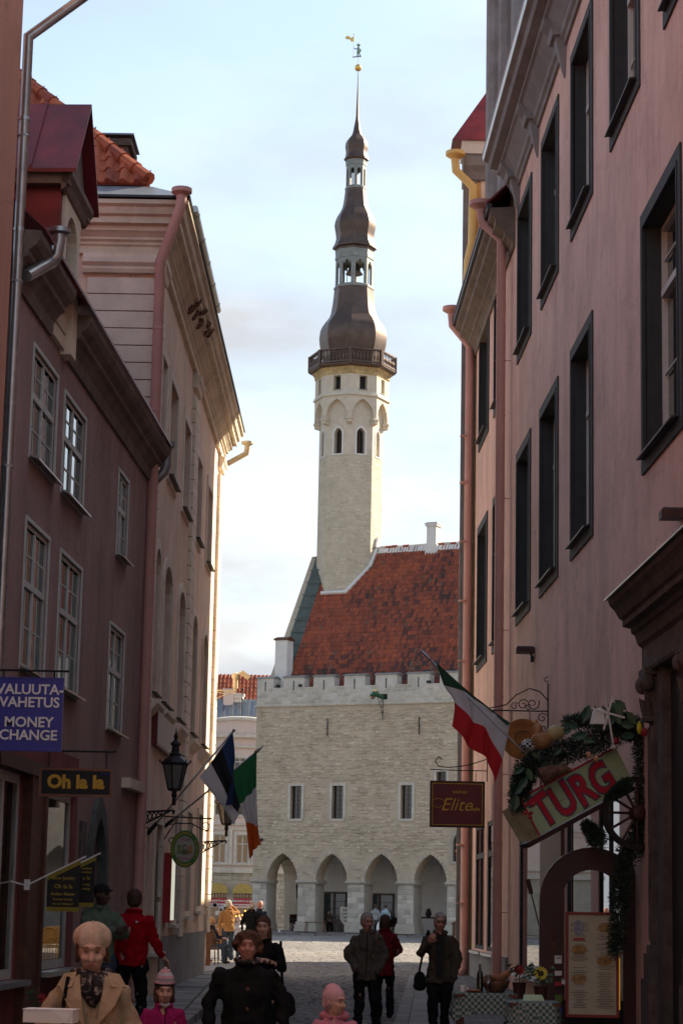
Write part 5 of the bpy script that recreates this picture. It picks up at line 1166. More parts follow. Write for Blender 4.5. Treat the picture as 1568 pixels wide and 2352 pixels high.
s=MB(); s.plate(rect(-.14,-.06,-.09,.07),[],fX,-.025,-.018); s.build('green_band','sign_pale_green',p); s=MB(); s.plate(rect(.06,.14,-.09,.07),[],fX,-.025,-.018); s.build('orange_band','sign_pale_orange',p)
s=MB(); s.plate(ell2(.045,.055,14,0,.03),[],fX,-.032,-.024); s.plate(ell2(.07,.05,14,0,-.06),[],fX,-.030,-.022); s.build('portrait','portrait',p); s=MB(); s.plate(ell2(.026,.034,12,.004,.02),[],fX,-.037,-.031); s.build('portrait_face','sign_cream',p)
text('lettering','Molly',.075,p,(0,-.03,.165),'sign_red',shear=.25); text('lettering',"Malone's",.07,p,(0,-.03,-.17),'sign_red',shear=.25)
for i in range(34):
    a=-2*PI*i/34+2.2
    if i%9<7: s=MB(); s.T=Matrix.Translation((.224*math.cos(a),0,.286*math.sin(a)))@Matrix.Rotation(-(a-PI/2),4,'Y'); s.box(-.011,.011,-.035,-.031,-.016,.016); s.build('ring_mark','gold_paint',t)
wx=LWX(40)-c.x; s=MB(); zt_=.55; s.tube([(wx,0,zt_+.03),(.47,0,zt_)],.014,6); s.tube([(wx,0,.15),(wx+.08,0,.28),(-.2,0,.46),(.1,0,.46),(.3,0,.36),(.42,0,.33)],.012,6); scroll(s,(.35,0,.42),.10,1.0,1,a0=-1.5); scroll(s,(wx+.16,0,.16),.11,1.1,-1,a0=1.0); scroll(s,(wx+.14,0,.46),.07,1,1); s.tube([(wx,0,-.1),(wx,0,.65)],.014,6); chain(s,(-.1,0,.5),(-.1,0,.33),4); chain(s,(.14,0,.46),(.1,0,.31),4); s.build('bracket','iron',t)
# orange round restaurant sign on big scroll bracket, right
c=at(1200,1698,38.4); t=thing('round_sign','orange brown round wooden sign behind the red flag, hung from a curly iron bracket','sign',tuple(c)); mat('sign_orange',(.36,.13,.02),.7,.3,6,.2)
s=MB(); s.plate(ell2(.37,.36,30),[],fX,-.025,.025); p=s.build('board','sign_orange',t); 
for i,ch in enumerate("    ERIA"):
    a=2.6-i*.30
    if ch!=' ': text('lettering',ch,.085,p,(.28*math.cos(a),-.03,.27*math.sin(a)),'wood_brown',rotm=Matrix.Rotation(-(a-PI/2),3,'Y'))
text('lettering','MA',.13,p,(.05,-.03,-.22),'wood_brown'); s=MB(); s.tube([(.14*math.cos(a),-.03,.05+.09*math.sin(a)) for a in [PI*k/10 for k in range(11)]],.008,4); s.tube([(-.14,-.03,.05),(-.1,-.03,-.1),(.1,-.03,-.1),(.14,-.03,.05)],.008,4); s.build('basket_emblem','wood_brown',p)
wx=RWX(38.4)-c.x; s=MB(); z0=.50; s.tube([(-.62,0,z0),(wx,0,z0)],.013,6); s.tube([(wx-.01,0,.02),(wx-.01,0,1.0)],.014,6); scroll(s,(wx-.03,0,1.05),.07,1,1); s.tube([(-.62,0,z0+.03),(-.3,0,z0+.10),(-.12,0,z0+.28),(.12,0,z0+.40),(.3,0,z0+.34),(wx-.02,0,z0+.20)],.011,6)
for x_,z_,r_,sg in ((-.0,z0+.11,.10,1),(.17,z0+.13,.12,-1),(-.15,z0+.08,.07,1),(.34,z0-.12,.09,1),(.37,z0-.30,.07,-1),(.1,z0+.06,.06,1)): scroll(s,(x_,0,z_),r_,1.3,sg,a0=.5)
chain(s,(.12,0,z0),(.12,0,.33),5); chain(s,(-.2,0,z0),(-.2,0,.30),5); s.build('bracket','iron',t)
# angled banner flags of the left shop
mat('banner_black',(.012,.011,.010),.6,0,1,0); mat('banner_gold',(.30,.24,.02),.6,.1,4,0); mat('dull_gold',(.38,.27,.03),.6,.1,4,0)
for k,(x0,x1,y0,y1,yb,lab,words,Y) in enumerate(((110,186,2012,1975,2093,'black banner with yellow lettering on a slanting white rod, nearer of the pair',[('Silver Jewelry',.062,.09),('Oh la la',.085,-.02),('Amber Master',.06,-.12),('Souvenir de luxe',.042,-.19),('You Are Welcome !',.036,-.25),('Välkommen in !',.036,-.31)],25.2),(182,220,1985,1967,2083,'black banner with yellow lettering half hidden behind the nearer one',[('veniirid',.05,.12),('meister',.05,.07),('a la',.085,-.01),('oruja',.055,-.10),('ristoja',.05,-.16)],26.4))):
    a=at(x0,y0,Y); b=at(x1,y1,Y); d=at(x0,yb,Y); t=thing('banner',lab,'banner',(a.x,a.y,d.z)); W=b.x-a.x; ha=a.z-d.z; hb=b.z-d.z
    s=MB(); s.extr([(0,0,0),(W,0,0),(W,0,hb),(0,0,ha)],(0,.006,0)); p=s.build('cloth','banner_black',t)
    s=MB(); s.extr([(0,-.004,ha-.05),(W,-.004,hb-.05),(W,-.004,hb+.0),(0,-.004,ha+.0)],(0,.014,0)); s.build('border','banner_gold',t); s=MB(); s.extr([(0,-.004,0),(W,-.004,0),(W,-.004,.05),(0,-.004,.05)],(0,.014,0)); s.build('border','banner_gold',t)
    sl_p=(hb-ha)/W; s=MB(); s.tube([(-.22 if k==0 else -.1,0,ha+.01-.22*sl_p if k==0 else ha+.01-.1*sl_p),(W+.06,0,hb+.01+.06*sl_p)],.011,6); s.build('rod','white',t)
    if k==0: s=MB(); s.box(-.26,-.20,-.03,.03,ha-.22*sl_p-.05,ha-.22*sl_p+.07); s.tube([(-.23,0,ha-.22*sl_p),(-.5,0,ha-.05)],.011,6); s.build('holder','white',t)
    mid=ha*.5+.02
    for tx,sz,zz_ in words: text('lettering',tx,sz*.78,p,(W/2,-.012,mid+zz_*.85+.08),'dull_gold',bold=.0012)
# blank boxed sign and menu showcase on G
def wallbox(par,sx,y0,y1,z0,z1,o,m,name,face=None):
    s=MB(sx); s.box(0,o,y0,y1,z0,z1); b=s.build(name,m,par)
    if face: s=MB(sx); s.box(o,o+.006,y0+.04,y1-.04,z0+.04,z1-.04); s.build('panel',face,b)
    return b
mat('pale_panel',(.42,.45,.45),.5,.05,2,0)
t=thing('blank_sign','blank pale sign box with dark red edge on the pale pink wall','sign',(G0.x,G0.y,0),-GA); wallbox(t,1,-15.3,-12.1,4.28,4.92,.10,'sign_maroon','box','pale_panel')
t=thing('menu_case','narrow lit glass menu case with red side on the pale pink wall','display case',(G0.x,G0.y,0),-GA); mat('case_light',(.6,.6,.5),.5,.3,4,0,emis=(.8,.8,.65,.25)); wallbox(t,1,-12.0,-11.2,1.3,2.55,.14,'sign_red','case','case_light')
for yy,zz_,hh in ((-13.3,1.75,.9),(-13.3,1.1,.55),(-9.2,1.3,.5)):
    t=thing('notice_board','small pale notice board on the left wall at height %s'%('above the other' if zz_>1.5 else 'near the steps' if yy>-10 else 'below the other'),'notice',(G0.x,G0.y,0),-GA); wallbox(t,1,yy,yy+.45,zz_,zz_+hh,.04,'galv','frame','paper')
# electrical box, junction box, security camera on the far corner
p=at(483,1558,52.2); t=thing('security_camera','cream security camera on a bracket sticking out from the sunlit corner','camera',tuple(at(541,1570,52.4)))
s=MB(); s.lathe([(.06,-.12),(.06,.1)],(0,0,0),12); s.tube([(0,0,-.12),(0,0,-.17)],.03,8); s.build('post','cream_metal',t,True,autos=40)
s=MB(); s.ell((-.0,0,.17),(.10,.10,.10),12,8); s.tube([(.05,0,.2),(.12,0,.25),(.15,0,.22)],.04,8); s.build('swivel','cream_metal',t,True)
s=MB(); s.T=Matrix.Translation((.2,0,.22))@Matrix.Rotation(R(35),4,'Y'); s.box(-.09,.16,-.06,.06,-.05,.06); s.build('camera_body','cream_metal',t); s=MB(); s.T=Matrix.Translation((.2,0,.22))@Matrix.Rotation(R(35),4,'Y'); s.box(.16,.165,-.045,.045,-.035,.045); s.build('lens','black',t)
s=MB(); q=p-at(541,1570,52.4); s.tube([(0,0,-.19),(q.x*.9,0,-.17)],.02,6); s.tube([(0,0,-.17),(q.x*.5,0,-.30),(q.x*.95,0,-.42)],.012,5); s.tube([(.05,0,-.2),(-.2,0,-.26),(q.x*.9,0,-.2)],.008,4); s.build('arm','cream_metal',t)
s=MB(); s.box(-.12,.12,-.10,.12,-.17,.17); s.box(-.03,.03,-.04,.0,-.4,-.17); o=s.build('junction_box','cream_metal'); o.location=p; tag(o,'cream junction box at the edge of the sunlit wall','box')
# outdoor wall lamp boxes on the pink building
for (px_,py_,Y,lab) in ((1205,1496,40.6,'small brown box shaped floodlight on the pink wall above the scroll bracket'),(1548,1185,25.4,'small brown box shaped floodlight at the right edge of the picture')):
    c=at(px_,py_,Y); t=thing('wall_floodlight',lab,'floodlight',tuple(c)); s=MB(); s.box(-.17,.17,-.12,.12,-.04,.06); s.extr([(-.17,-.12,.06),(.17,-.12,.06),(.14,-.08,.09),(-.14,-.08,.09)],(0,.18,0)); s.build('housing','wood_dark',t); s=MB(); s.tube([(.1,0,-.04),(.14,0,-.13),(RWX(Y)-c.x,0,-.13)],.02,6); s.box(.1,.16,-.04,.04,-.2,-.08); s.build('bracket','iron',t)
# ============================================================ stone portal at the right edge
pt0=Vector((RWX(26.9),26.9,0)); po=thing('stone_portal','dark carved stone portal with heavy moulded cornice and scrolled capitals at the right edge','portal',tuple(pt0),-RA)
CT=at(1400,1378,26.9).z; k=1.0
s=MB(-1); z=CT
s.prof_y([(-.05,z-.92),(.22,z-.92),(.24,z-.88),(.24,z-.60),(.29,z-.56),(.33,z-.44),(.37,z-.42),(.38,z-.36),(.48,z-.34),(.48,z-.26),(.52,z-.24),(.58,z-.14),(.64,z-.08),(.66,z-.02),(-.05,z+.02)],-7.0,.0); s.build('entablature','stone_dark',po)
s=MB(-1); s.extr([(-.05,.08,z+.03),(.70,.08,z-.01),(.70,.08,z+.01),(-.05,.08,z+.12)],(0,-7.2,0)); s.build('lead_cover','galv',po)
def capital_block(s,x,y,z):
    s.box(x-.22,x+.20,y-.24,y+.24,z-.10,z-.02); s.ell((x-.0+.16,y-.2,z-.20),(.09,.08,.11),10,8); s.ell((x+.16,y+.2,z-.20),(.09,.08,.11),10,8); s.ell((x+.16,y+.0,z-.18),(.07,.08,.09),10,8)
    s.lathe([(.14,-.62),(.16,-.5),(.17,-.34),(.20,-.12)],(x,y,z),10); s.lathe([(.19,-.66),(.20,-.62),(.18,-.60)],(x,y,z),12)
    for q in range(8): a=q*PI/4; s.tube([(x+.16*math.cos(a),y+.16*math.sin(a),z-.6),(x+.2*math.cos(a),y+.2*math.sin(a),z-.42),(x+.23*math.cos(a),y+.23*math.sin(a),z-.38)],[.035,.03,.01],5)
for y in (-.34,-2.9):
    s=MB(-1); capital_block(s,.10,y,z-.88); s.build('capital','stone_dark',po,True,autos=50)
    s=MB(-1); s.box(.0,.18,y-.19,y+.19,1.15,z-1.5); s.box(.18,.21,y-.13,y-.08,1.3,z-1.6); s.box(.18,.21,y+.08,y+.13,1.3,z-1.6); s.box(.0,.25,y-.26,y+.26,.85,1.15); s.box(0,.22,y-.22,y+.22,1.15,1.25); s.box(0,.28,y-.3,y+.3,.0,.85); s.build('pilaster','stone_dark',po)
s=MB(-1); s.box(0,.16,-1.0,-.6,0,z-.93); s.box(0,.16,-2.7,-2.3,0,z-.93); s.build('jamb','stone_dark',po); s=MB(-1); s.box(.0,.06,-2.3,-1.0,0,z-1.0); s.build('door','wood_black',po)
s=MB(-1); s.box(0,.30,-3.4,-.0,-.0,.18); s.build('step','flag0',po)
# ============================================================ restaurant entrance : sign, garland, wheel, arch, menu
YD=28.3; Yw=29.0
mat('sign_mint',(.42,.56,.33),.7,.12,5,.2); mat('paint_red',(.50,.012,.035),.6,.1,5,.05); mat('paint_blue',(.06,.09,.16),.6,.1,5,.05); mat('box_side',(.38,.36,.22),.8,.3,5,.4,20)
p0=at(1228,1818,YD); p1=at(1240,1919,YD); p2=at(1440,1704,YD+.25); p3=at(1446,1790,YD+.25)
t=thing('cart_sign','pale green wooden board tilted upwards with red letters TURG','sign',tuple(p1))
ex=(p2-p0); ex.y=.25; L_=ex.length; ex.normalize(); ez=(p0-p1); ez=(ez-ex*ez.dot(ex)); H_=ez.length; ez.normalize(); ey=ez.cross(ex).normalized()
mt=Matrix(((ex.x,ey.x,ez.x,0),(ex.y,ey.y,ez.y,0),(ex.z,ey.z,ez.z,0),(0,0,0,1)))
if mt.to_3x3().determinant()<0: ey=-ey; mt=Matrix(((ex.x,ey.x,ez.x,0),(ex.y,ey.y,ez.y,0),(ex.z,ey.z,ez.z,0),(0,0,0,1)))
for k in range(2):
    s=MB(); s.T=mt; s.box(0,L_*1.02,0,.03,H_*(k*.5)+.004,H_*(k*.5+.5)-.004); pb_=s.build('plank','sign_mint',t)
s=MB(); s.T=mt; s.box(-.0,L_*1.02,-.012,.05,H_,H_+.025); s.box(-.02,.0,-.012,.05,0,H_); s.build('edge','paint_red',t)
s=MB(); s.T=mt@Matrix.Rotation(R(0),4,'Z'); s.extr([(-.02,0,-.02),(-.02,0,H_),(-.24,.22,H_*1.02-.05),(-.22,.2,.02)],(.0,.03,.0)); s.build('side_board','box_side',t)
s=MB(); s.T=mt; s.box(-.2,L_,.0,.4,-.07,-.01); s.build('base_board','wood_dark',t)
for nm,m_,of_,bd in (('letter_outline','paint_blue',-.010,.030),('letter','paint_red',-.018,.013)):
    for k,ch in enumerate('TURG'):
        q_=text(nm,ch,H_*1.02,None,(0,0,0),m_,bold=bd,ext=.004); q_.data.transform(mt@Matrix.Translation((H_*(.38+.56*k),of_,H_*.47))@Matrix.Diagonal((.80,1,1.08,1))@Matrix.Rotation(R(-6),4,'Y')); q_.parent=t
# wagon wheel
c=at(1462,1868,28.2); r_=.47; t=thing('wagon_wheel','old dark wooden wagon wheel leaning behind the tilted green board','wheel',tuple(c),R(12))
s=MB(); 
for rr0,rr1 in ((r_,r_-.075),): s.plate(ell2(r_,r_,36),[ell2(rr1,rr1,36)],fX,-.035,.035)
s.build('rim','wood_black',t)
s=MB(); s.lathe([(.05,-.12),(.09,-.1),(.10,0),(.09,.1),(.05,.12)],(0,0,0),16); s.T=None; hub=s; hv=[(x,z,y) for x,y,z in s.v]; s.v=hv; s.build('hub','wood_dark',t,True,autos=40)
for k in range(12): a=2*PI*k/12; s=MB(); s.tube([(.08*math.cos(a),0,.08*math.sin(a)),((r_-.06)*math.cos(a),0,(r_-.06)*math.sin(a))],.019,6); s.build('spoke','wood_dark',t)
# garland : evergreen sprigs + big leaves
for i,c_ in enumerate([(.03,.055,.03),(.045,.075,.04),(.05,.095,.08),(.02,.035,.022)]): mat('sprig%d'%i,c_,.7,.3,20,0)
mat('leaf_dark',(.035,.095,.055),.45,.3,10,.2); mat('leaf_mid',(.06,.13,.06),.5,.3,10,.2)
def sprigs(name,label,paths,n,size,cat_='garland',mats=('sprig0','sprig1','sprig2','sprig3')):
    r=random.Random(len(paths)*7+n); V=[];F=[];MI=[]; o=None
    for i in range(n):
        P=paths[r.randrange(len(paths))]; (a,ra),(b,rb)=P; q=r.random(); c=a.lerp(b,q); rad_=(ra+(rb-ra)*q)*1.22
        d=Vector((r.gauss(0,1),r.gauss(0,1),r.gauss(0,1))).normalized(); c=c+d*rad_*(r.random()**.45)
        dd=(d+Vector((r.gauss(0,.5),r.gauss(0,.5),r.gauss(0,.5)))).normalized()*size*r.uniform(.6,1.5); sd=dd.cross(Vector((r.gauss(0,1),r.gauss(0,1),r.gauss(0,1)))).normalized()*size*.16
        b_=len(V); V+= [c,c+dd*.45+sd,c+dd,c+dd*.45-sd]; F.append((b_,b_+1,b_+2,b_+3)); MI.append(r.randrange(len(mats)))
    o=V[0].copy(); me=bpy.data.meshes.new('foliage'); me.from_pydata([tuple(v-o) for v in V],[],F)
    for m in mats: me.materials.append(M[m])
    me.polygons.foreach_set('material_index',MI); me.update()
    t=thing(name,label,cat_,tuple(o)); ob_=bpy.data.objects.new('foliage',me); link(ob_,t); ob_['kind']='stuff'; return t,o
def A(px_,py_,Y=28.3): return at(px_,py_,Y)
t,o=sprigs('garland','dark evergreen garland with leaves and decorations along the top and right side of the entrance',
 [((A(1190,1820),.10),(A(1230,1740),.12)),((A(1230,1745),.14),(A(1330,1715),.13)),((A(1330,1715),.15),(A(1420,1680),.14)),((A(1400,1660),.12),(A(1475,1690),.10)),((A(1475,1700),.10),(A(1478,1850),.10)),((A(1478,1850),.09),(A(1455,1960),.10)),((A(1440,1950),.10),(A(1420,2060),.10)),((A(1425,2040),.11),(A(1412,2190),.07)),((A(1200,1760),.09),(A(1188,1850),.10)),((A(1395,1835,28.1),.03),(A(1440,1800,28.1),.06)),((A(1345,1895),.05),(A(1375,1930),.11)),((A(1300,1660),.06),(A(1420,1640),.10)),((A(1400,1650),.10),(A(1465,1670),.10))],30000,.052)
for (px_,py_,sc,an) in ((1310,1665,.2,110),(1395,1660,.26,40),(1450,1650,.2,-35),(1440,1690,.18,85),(1350,1700,.16,-80),(1280,1725,.14,45),(1230,1735,.14,-60),(1215,1780,.18,-20),(1190,1815,.16,50),(1345,1640,.24,20),(1415,1640,.30,-15),(1425,1620,.2,-50),(1330,1690,.22,70),(1300,1680,.16,60),(1370,1665,.22,-60),(1200,1800,.2,35),(1182,1845,.22,10),(1190,1770,.16,60),(1255,1760,.16,80),(1440,1665,.2,-75)):
    s=MB(); q=Matrix.Rotation(R(an),4,'Y'); s.T=Matrix.Translation(A(px_,py_,28.1)-o)@q
    s.add([(0,0,-.5*sc),(.26*sc,-.05*sc,-.1*sc),(.22*sc,-.03*sc,.25*sc),(0,.06*sc,.55*sc),(-.22*sc,-.03*sc,.25*sc),(-.26*sc,-.05*sc,-.1*sc),(0,.03*sc,0)],[(0,1,6),(1,2,6),(2,3,6),(3,4,6),(4,5,6),(5,0,6)]); s.build('leaf','leaf_dark' if an>0 else 'leaf_mid',t)
def _chk():
    m=bpy.data.materials.new('chequer_ball'); m.use_nodes=True; t=m.node_tree; b=t.nodes['Principled BSDF']; c=t.nodes.new('ShaderNodeTexChecker'); g=t.nodes.new('ShaderNodeTexCoord'); c.inputs['Scale'].default_value=30; c.inputs[1].default_value=(.5,.5,.46,1); c.inputs[2].default_value=(.02,.02,.02,1); t.links.new(g.outputs['Object'],c.inputs[0]); t.links.new(c.outputs[0],b.inputs['Base Color']); b.inputs['Roughness'].default_value=.9; M['chequer_ball']=m
_chk()
def orn(name,label,cat_,pxy,r,m,Y=28.05,extra=None):
    c=A(pxy[0],pxy[1],Y); s=MB(); s.ell((0,0,0),r,14,10); 
    if extra: extra(s)
    o_=s.build(name,m,None,True); o_.location=c; tag(o_,label,cat_); return o_
for n_,c_ in (('gourd',(.34,.17,.07)),('apple_yellow',(.42,.36,.16)),('tomato',(.36,.03,.02)),('egg',(.50,.26,.13)),('corn',(.55,.50,.03)),('garlic',(.55,.52,.45)),('pepper',(.30,.01,.02))): mat(n_,c_,.45,.2,10,.1)
orn('gourd','pear shaped orange gourd on the left part of the entrance garland','gourd',(1243,1700),(.14,.12,.12),'gourd',extra=lambda s:(s.ell((-.05,0,.12),(.07,.07,.1),10,8),s.tube([(-.06,0,.18),(-.07,0,.26)],.02,6)))
orn('pumpkin','round pale yellow pumpkin with dark spots in the garland','pumpkin',(1275,1683),(.115,.1,.10),'apple_yellow')
orn('wicker_ball','black and white chequered wicker ball at the left end of the garland','decoration',(1212,1712),(.10,.09,.085),'chequer_ball',extra=None)
for i,(x_,y_) in enumerate(((1207,1848),(1224,1848),(1205,1868),(1219,1867),(1217,1877))): 
    o_=orn('tomato','small red tomato in the bunch on the left end of the green board','tomato',(x_,y_),(.027,.027,.027),'tomato',27.9); o_['group']='tomatoes on the green board'; o_['label']=['left tomato of the upper pair on the end of the tilted green board','right tomato of the upper pair on the end of the tilted green board','left tomato of the middle pair on the end of the green board','right tomato of the middle pair on the end of the green board','lowest single red tomato on the end of the green board'][i]
for i,(x_,y_) in enumerate(((1351,1734),(1368,1743))): orn('egg','brown egg hanging on the %s of the garland top'%('left' if i==0 else 'right'),'egg',(x_,y_),(.033,.033,.045),'egg',27.9)
orn('corn_cob','yellow corn cob at the right end of the garland','corn',(1467,1672),(.035,.035,.085),'corn',27.9); orn('pepper','dark red pepper below the yellow corn cob','pepper',(1478,1682),(.05,.04,.06),'pepper',27.9); orn('pepper','red pepper above the white garlic on the garland','pepper',(1412,1702),(.045,.04,.05),'pepper',27.9); orn('garlic','white garlic bulb under the red pepper on the garland','garlic',(1408,1716),(.035,.035,.035),'garlic',27.85)
c=A(1375,1648,28.0); t=thing('toy_windmill','small pale wooden windmill model standing in the garland','model',tuple(c)); s=MB(); s.lathe([(.12,-.09),(.09,.07),(.07,.1),(.0,.13)],(0,0,0),6); s.build('tower','paper',t)
for an in (15,105,195,285):
    s=MB(); s.T=Matrix.Translation((.10,-.12,.05))@Matrix.Rotation(R(an),4,'Y'); s.box(-.012,.012,-.006,.006,0,.22); s.build('sail','paper',t)
s=MB(); s.tube([(.10,-.12,.05),(.16,-.13,-.34)],.014,6); s.tube([(.10,-.12,.05),(.05,-.12,.30)],.014,6); s.build('pole','white_frame',t)
c=A(1270,1776,28.0); t=thing('wicker_horn','brown wicker basket horn lying below the gourds','basket',tuple(c)); mat('wicker',(.16,.08,.045),.8,.4,12,.5,40); s=MB(); s.tube([(-.16,0,-.05),(0,0,.02),(.16,0,.05),(.24,0,.04)],[.12,.09,.05,.02],12); s.build('body','wicker',t)
s=MB(); 
for q in range(6): 
    x=-.16+q*.06; s.tube([(x,(.122-.016*q)*math.cos(a),-.05+.022*q+(.122-.016*q)*math.sin(a)) for a in [2*PI*i/12 for i in range(13)]],.007,4)
s.build('weave','wicker',t)
# arch doorway frame with pine below
mat('oxblood',(.055,.012,.013),.45,.2,3,.1)
x0=at(1238,2000,Yw).x; x1=at(1478,2000,Yw).x; zt0=at(1340,1946,Yw).z; zt1=at(1340,1998,Yw).z; xi0=at(1288,2100,Yw).x; xi1=x1-(xi0-x0)
t=thing('arched_frame','dark red wooden arched doorway frame standing out from the wall below the garland','doorway',((x0+x1)/2,Yw,0)); cx0=(x0+x1)/2; w_=(x1-x0)/2; wi=(xi1-xi0)/2
s=MB(); s.plate([( -w_,.05),(w_,.05)]+[(w_*math.cos(PI*i/16),zt0-w_+w_*math.sin(PI*i/16)) for i in range(17)],[[(-wi,.12),(wi,.12)]+[(wi*math.cos(PI*i/16),zt1-wi+wi*math.sin(PI*i/16)) for i in range(17)]],fX,-.05,.05); s.build('frame','oxblood',t)
s=MB(); s.box(-w_+.16,-w_+.20,-.09,-.05,.75,1.25); s.tube([(-w_+.18,-.06,1.25),(-w_+.18,-.11,1.3),(-w_+.16,-.10,1.42)],.012,6); s.build('handle','wood_brown',t)
s=MB(); s.box(-wi,wi,-.01,.01,.12,.5); s.build('lower_panel','wood_black',t)
a=at(1298,2094,28.7); b=at(1420,2338,28.7); t=thing('menu_board','tall framed paper menu board on the arched frame, yellowish with two columns','menu',((a.x+b.x)/2,28.7,b.z)); W=(b.x-a.x)/2; H2=a.z-b.z
mat('menu_paper',(.50,.47,.34),.6,.1,3,0); mat('menu_border',(.30,.05,.04),.6,.2,30,0); mat('dull_blue',(.10,.12,.22),.7,.5,30,0,c2=(.4,.4,.35)); mat('ink',(.09,.08,.075),.7,0,1,0)
s=MB(); s.plate(rect(-W,W,0,H2),[rect(-W+.035,W-.035,.035,H2-.035)],fX,-.03,.03); s.build('frame','menu_border',t); s=MB(); s.box(-W+.03,W-.03,-.012,.02,.03,H2-.03); p=s.build('sheet','menu_paper',t)
s=MB(); s.tube([(W+.008,-.02,.1),(W+.008,-.02,H2*.62)],.007,5); s.build('edge_reflection','amber_glass_glow',t)  # glowing tube stands in for a reflection along the board edge
s=MB(); r=random.Random(5)
for col,x_ in ((0,-W*.48),(1,W*.48)):
    z_=H2-.12
    while z_>.12:
        z_-=.021
        if r.random()<.2: continue
        w1=r.uniform(.35,.95)*W*.38; s.box(x_-w1,x_+w1,-.016,-.013,z_,z_+.006)
s.build('printed_lines','ink',p)
mat('photo_patch',(.40,.24,.08),.6,.6,12,0,c2=(.10,.05,.02)); 
for x_,z_ in ((W*.5,H2-.2),(-W*.5,H2-.48),(W*.45,H2-.62),(-W*.5,H2*.36)): s=MB(); s.plate(ell2(.10,.06,14,x_,z_),[],fX,-.018,-.0135); s.build('dish_photo','photo_patch',p)
s=MB(); s.plate(ell2(.07,.10,14,-W*.5,H2-.2),[],fX,-.018,-.0135); s.build('emblem','dull_blue',p)
s=MB(); s.box(-W*.72,-W*.28,-.017,-.0135,H2-.36,H2-.33); s.build('red_heading','sign_red',p)
for i,(y_,hh,m_) in enumerate(((2195,.10,'white'),(2230,.06,'paper'),(2255,.05,'sign_red'),(2285,.09,'sign_green'),(2315,.08,'sign_blue'))):
    c=at(1281,y_,28.8); s=MB(); s.box(-.045,.045,-.006,.0,-hh,0); o_=s.build('sticker',m_,None); o_.location=c; tag(o_,['white sticker with black letters topmost on the dark red door frame','pale sticker second from top on the dark red door frame','red sticker in the middle of the door frame stickers','green sticker above the lowest one on the door frame','blue sticker lowest on the dark red door frame'][i],'sticker')
    if i==0: text('lettering','G4S',.04,o_,(0,-.009,-.03),'ink',bold=.001)
# ============================================================ table display
def cloth_checker():
    m=bpy.data.materials.new('checked_cloth'); m.use_nodes=True; t=m.node_tree; b=t.nodes['Principled BSDF']; c=t.nodes.new('ShaderNodeTexChecker'); g=t.nodes.new('ShaderNodeTexCoord'); c.inputs['Scale'].default_value=28; c.inputs[1].default_value=(.05,.11,.09,1); c.inputs[2].default_value=(.30,.34,.31,1)
    mp=t.nodes.new('ShaderNodeMapping'); mp.inputs['Rotation'].default_value=(.02,.03,.05); t.links.new(g.outputs['Object'],mp.inputs[0]); t.links.new(mp.outputs[0],c.inputs[0]); t.links.new(c.outputs[0],b.inputs['Base Color']); b.inputs['Roughness'].default_value=.9; M['checked_cloth']=m
cloth_checker()
def table(label,X,Y,rx,ry,h,lab2):
    t=thing('table',label,'table',(X,Y,.09)); h-=.09
    s=MB(); s.box(-rx,rx,-ry,ry,h-.04,h-.008); s.build('tabletop','wood_brown',t)
    for a in (-1,1):
        for b in (-1,1): s=MB(); s.box(a*(rx-.08)-.03,a*(rx-.08)+.03,b*(ry-.08)-.03,b*(ry-.08)+.03,0,h-.04); s.build('leg','wood_brown',t)
    n=56; V=[];F=[]
    for j in range(7):
        for i in range(n):
            a=2*PI*i/n; cx_=math.cos(a); sy_=math.sin(a); q=1/max(abs(cx_),abs(sy_)); x=rx*cx_*min(q,1.25); y=ry*sy_*min(q,1.25)
            if j==0: V.append((x*.5,y*.5,h))
            elif j==1: V.append((x,y,h))
            else:
                d=(j-1)/5; drop=(.20+.13*(q-1)*2.4+.03*math.sin(3*a))*d; f=1+.05*d+.05*d*math.sin(i*1.35); V.append((x*f,y*f,h-drop))
    for j in range(6):
        for i in range(n): F.append((j*n+i,j*n+(i+1)%n,(j+1)*n+(i+1)%n,(j+1)*n+i))
    F.append(tuple(range(n))[::-1]); me=bpy.data.meshes.new('tablecloth'); me.from_pydata(V,[],F); me.materials.append(M['checked_cloth']); me.polygons.foreach_set('use_smooth',[True]*len(F)); me.update(); o_=bpy.data.objects.new('tablecloth',me); link(o_); o_.location=(X,Y,.095); tag(o_,lab2,'tablecloth'); return t
T1=at(1112,2280,25.6); table('small display table under a green checked cloth beside the pink wall',T1.x,25.6,.36,.32,T1.z,'green and white checked cloth draped over the left display table')
T2=at(1222,2300,24.6); table('second small table further right near the dark arched frame',T2.x,24.6,.28,.3,T2.z,'green and white checked cloth draped over the right display table')
def simple(name,label,cat_,loc,fn,m,smooth=True,group=None):
    s=MB(); fn(s); o_=s.build(name,m,None,smooth,autos=45); o_.location=loc; tag(o_,label,cat_,group); return o_
zt1_=T1.z+.01
mat('bottle_glass',(.012,.02,.012),.1,.1,3,0,spec=.8); mat('bread',(.34,.15,.07),.7,.4,8,.4); mat('wine',(.06,.005,.01),.2,0,1,0)
simple('wine_bottle','dark green wine bottle standing on the checked cloth','bottle',(T1.x-.06,25.5,zt1_),lambda s:s.lathe([(.037,0),(.038,.18),(.03,.22),(.014,.25),(.014,.31)],(0,0,0),12),'bottle_glass')
b_=thing('bread_basket','round dark basket with brown bread loaves on the checked cloth','basket',(T1.x+.12,25.55,zt1_)); s=MB(); s.lathe([(.10,0),(.15,.08),(.17,.13),(.15,.12),(.1,.03)],(0,0,0),16); s.build('basket','wicker',b_,True); 
for x_,y_,z_,an in ((-.08,0,.15,15),(.02,-.04,.16,-10),(.10,.02,.19,30)): s=MB(); s.ell((x_,y_,z_),(.10,.05,.045),10,8,rot=Matrix.Rotation(R(-an),3,'Y')); s.build('loaf','bread',b_,True)
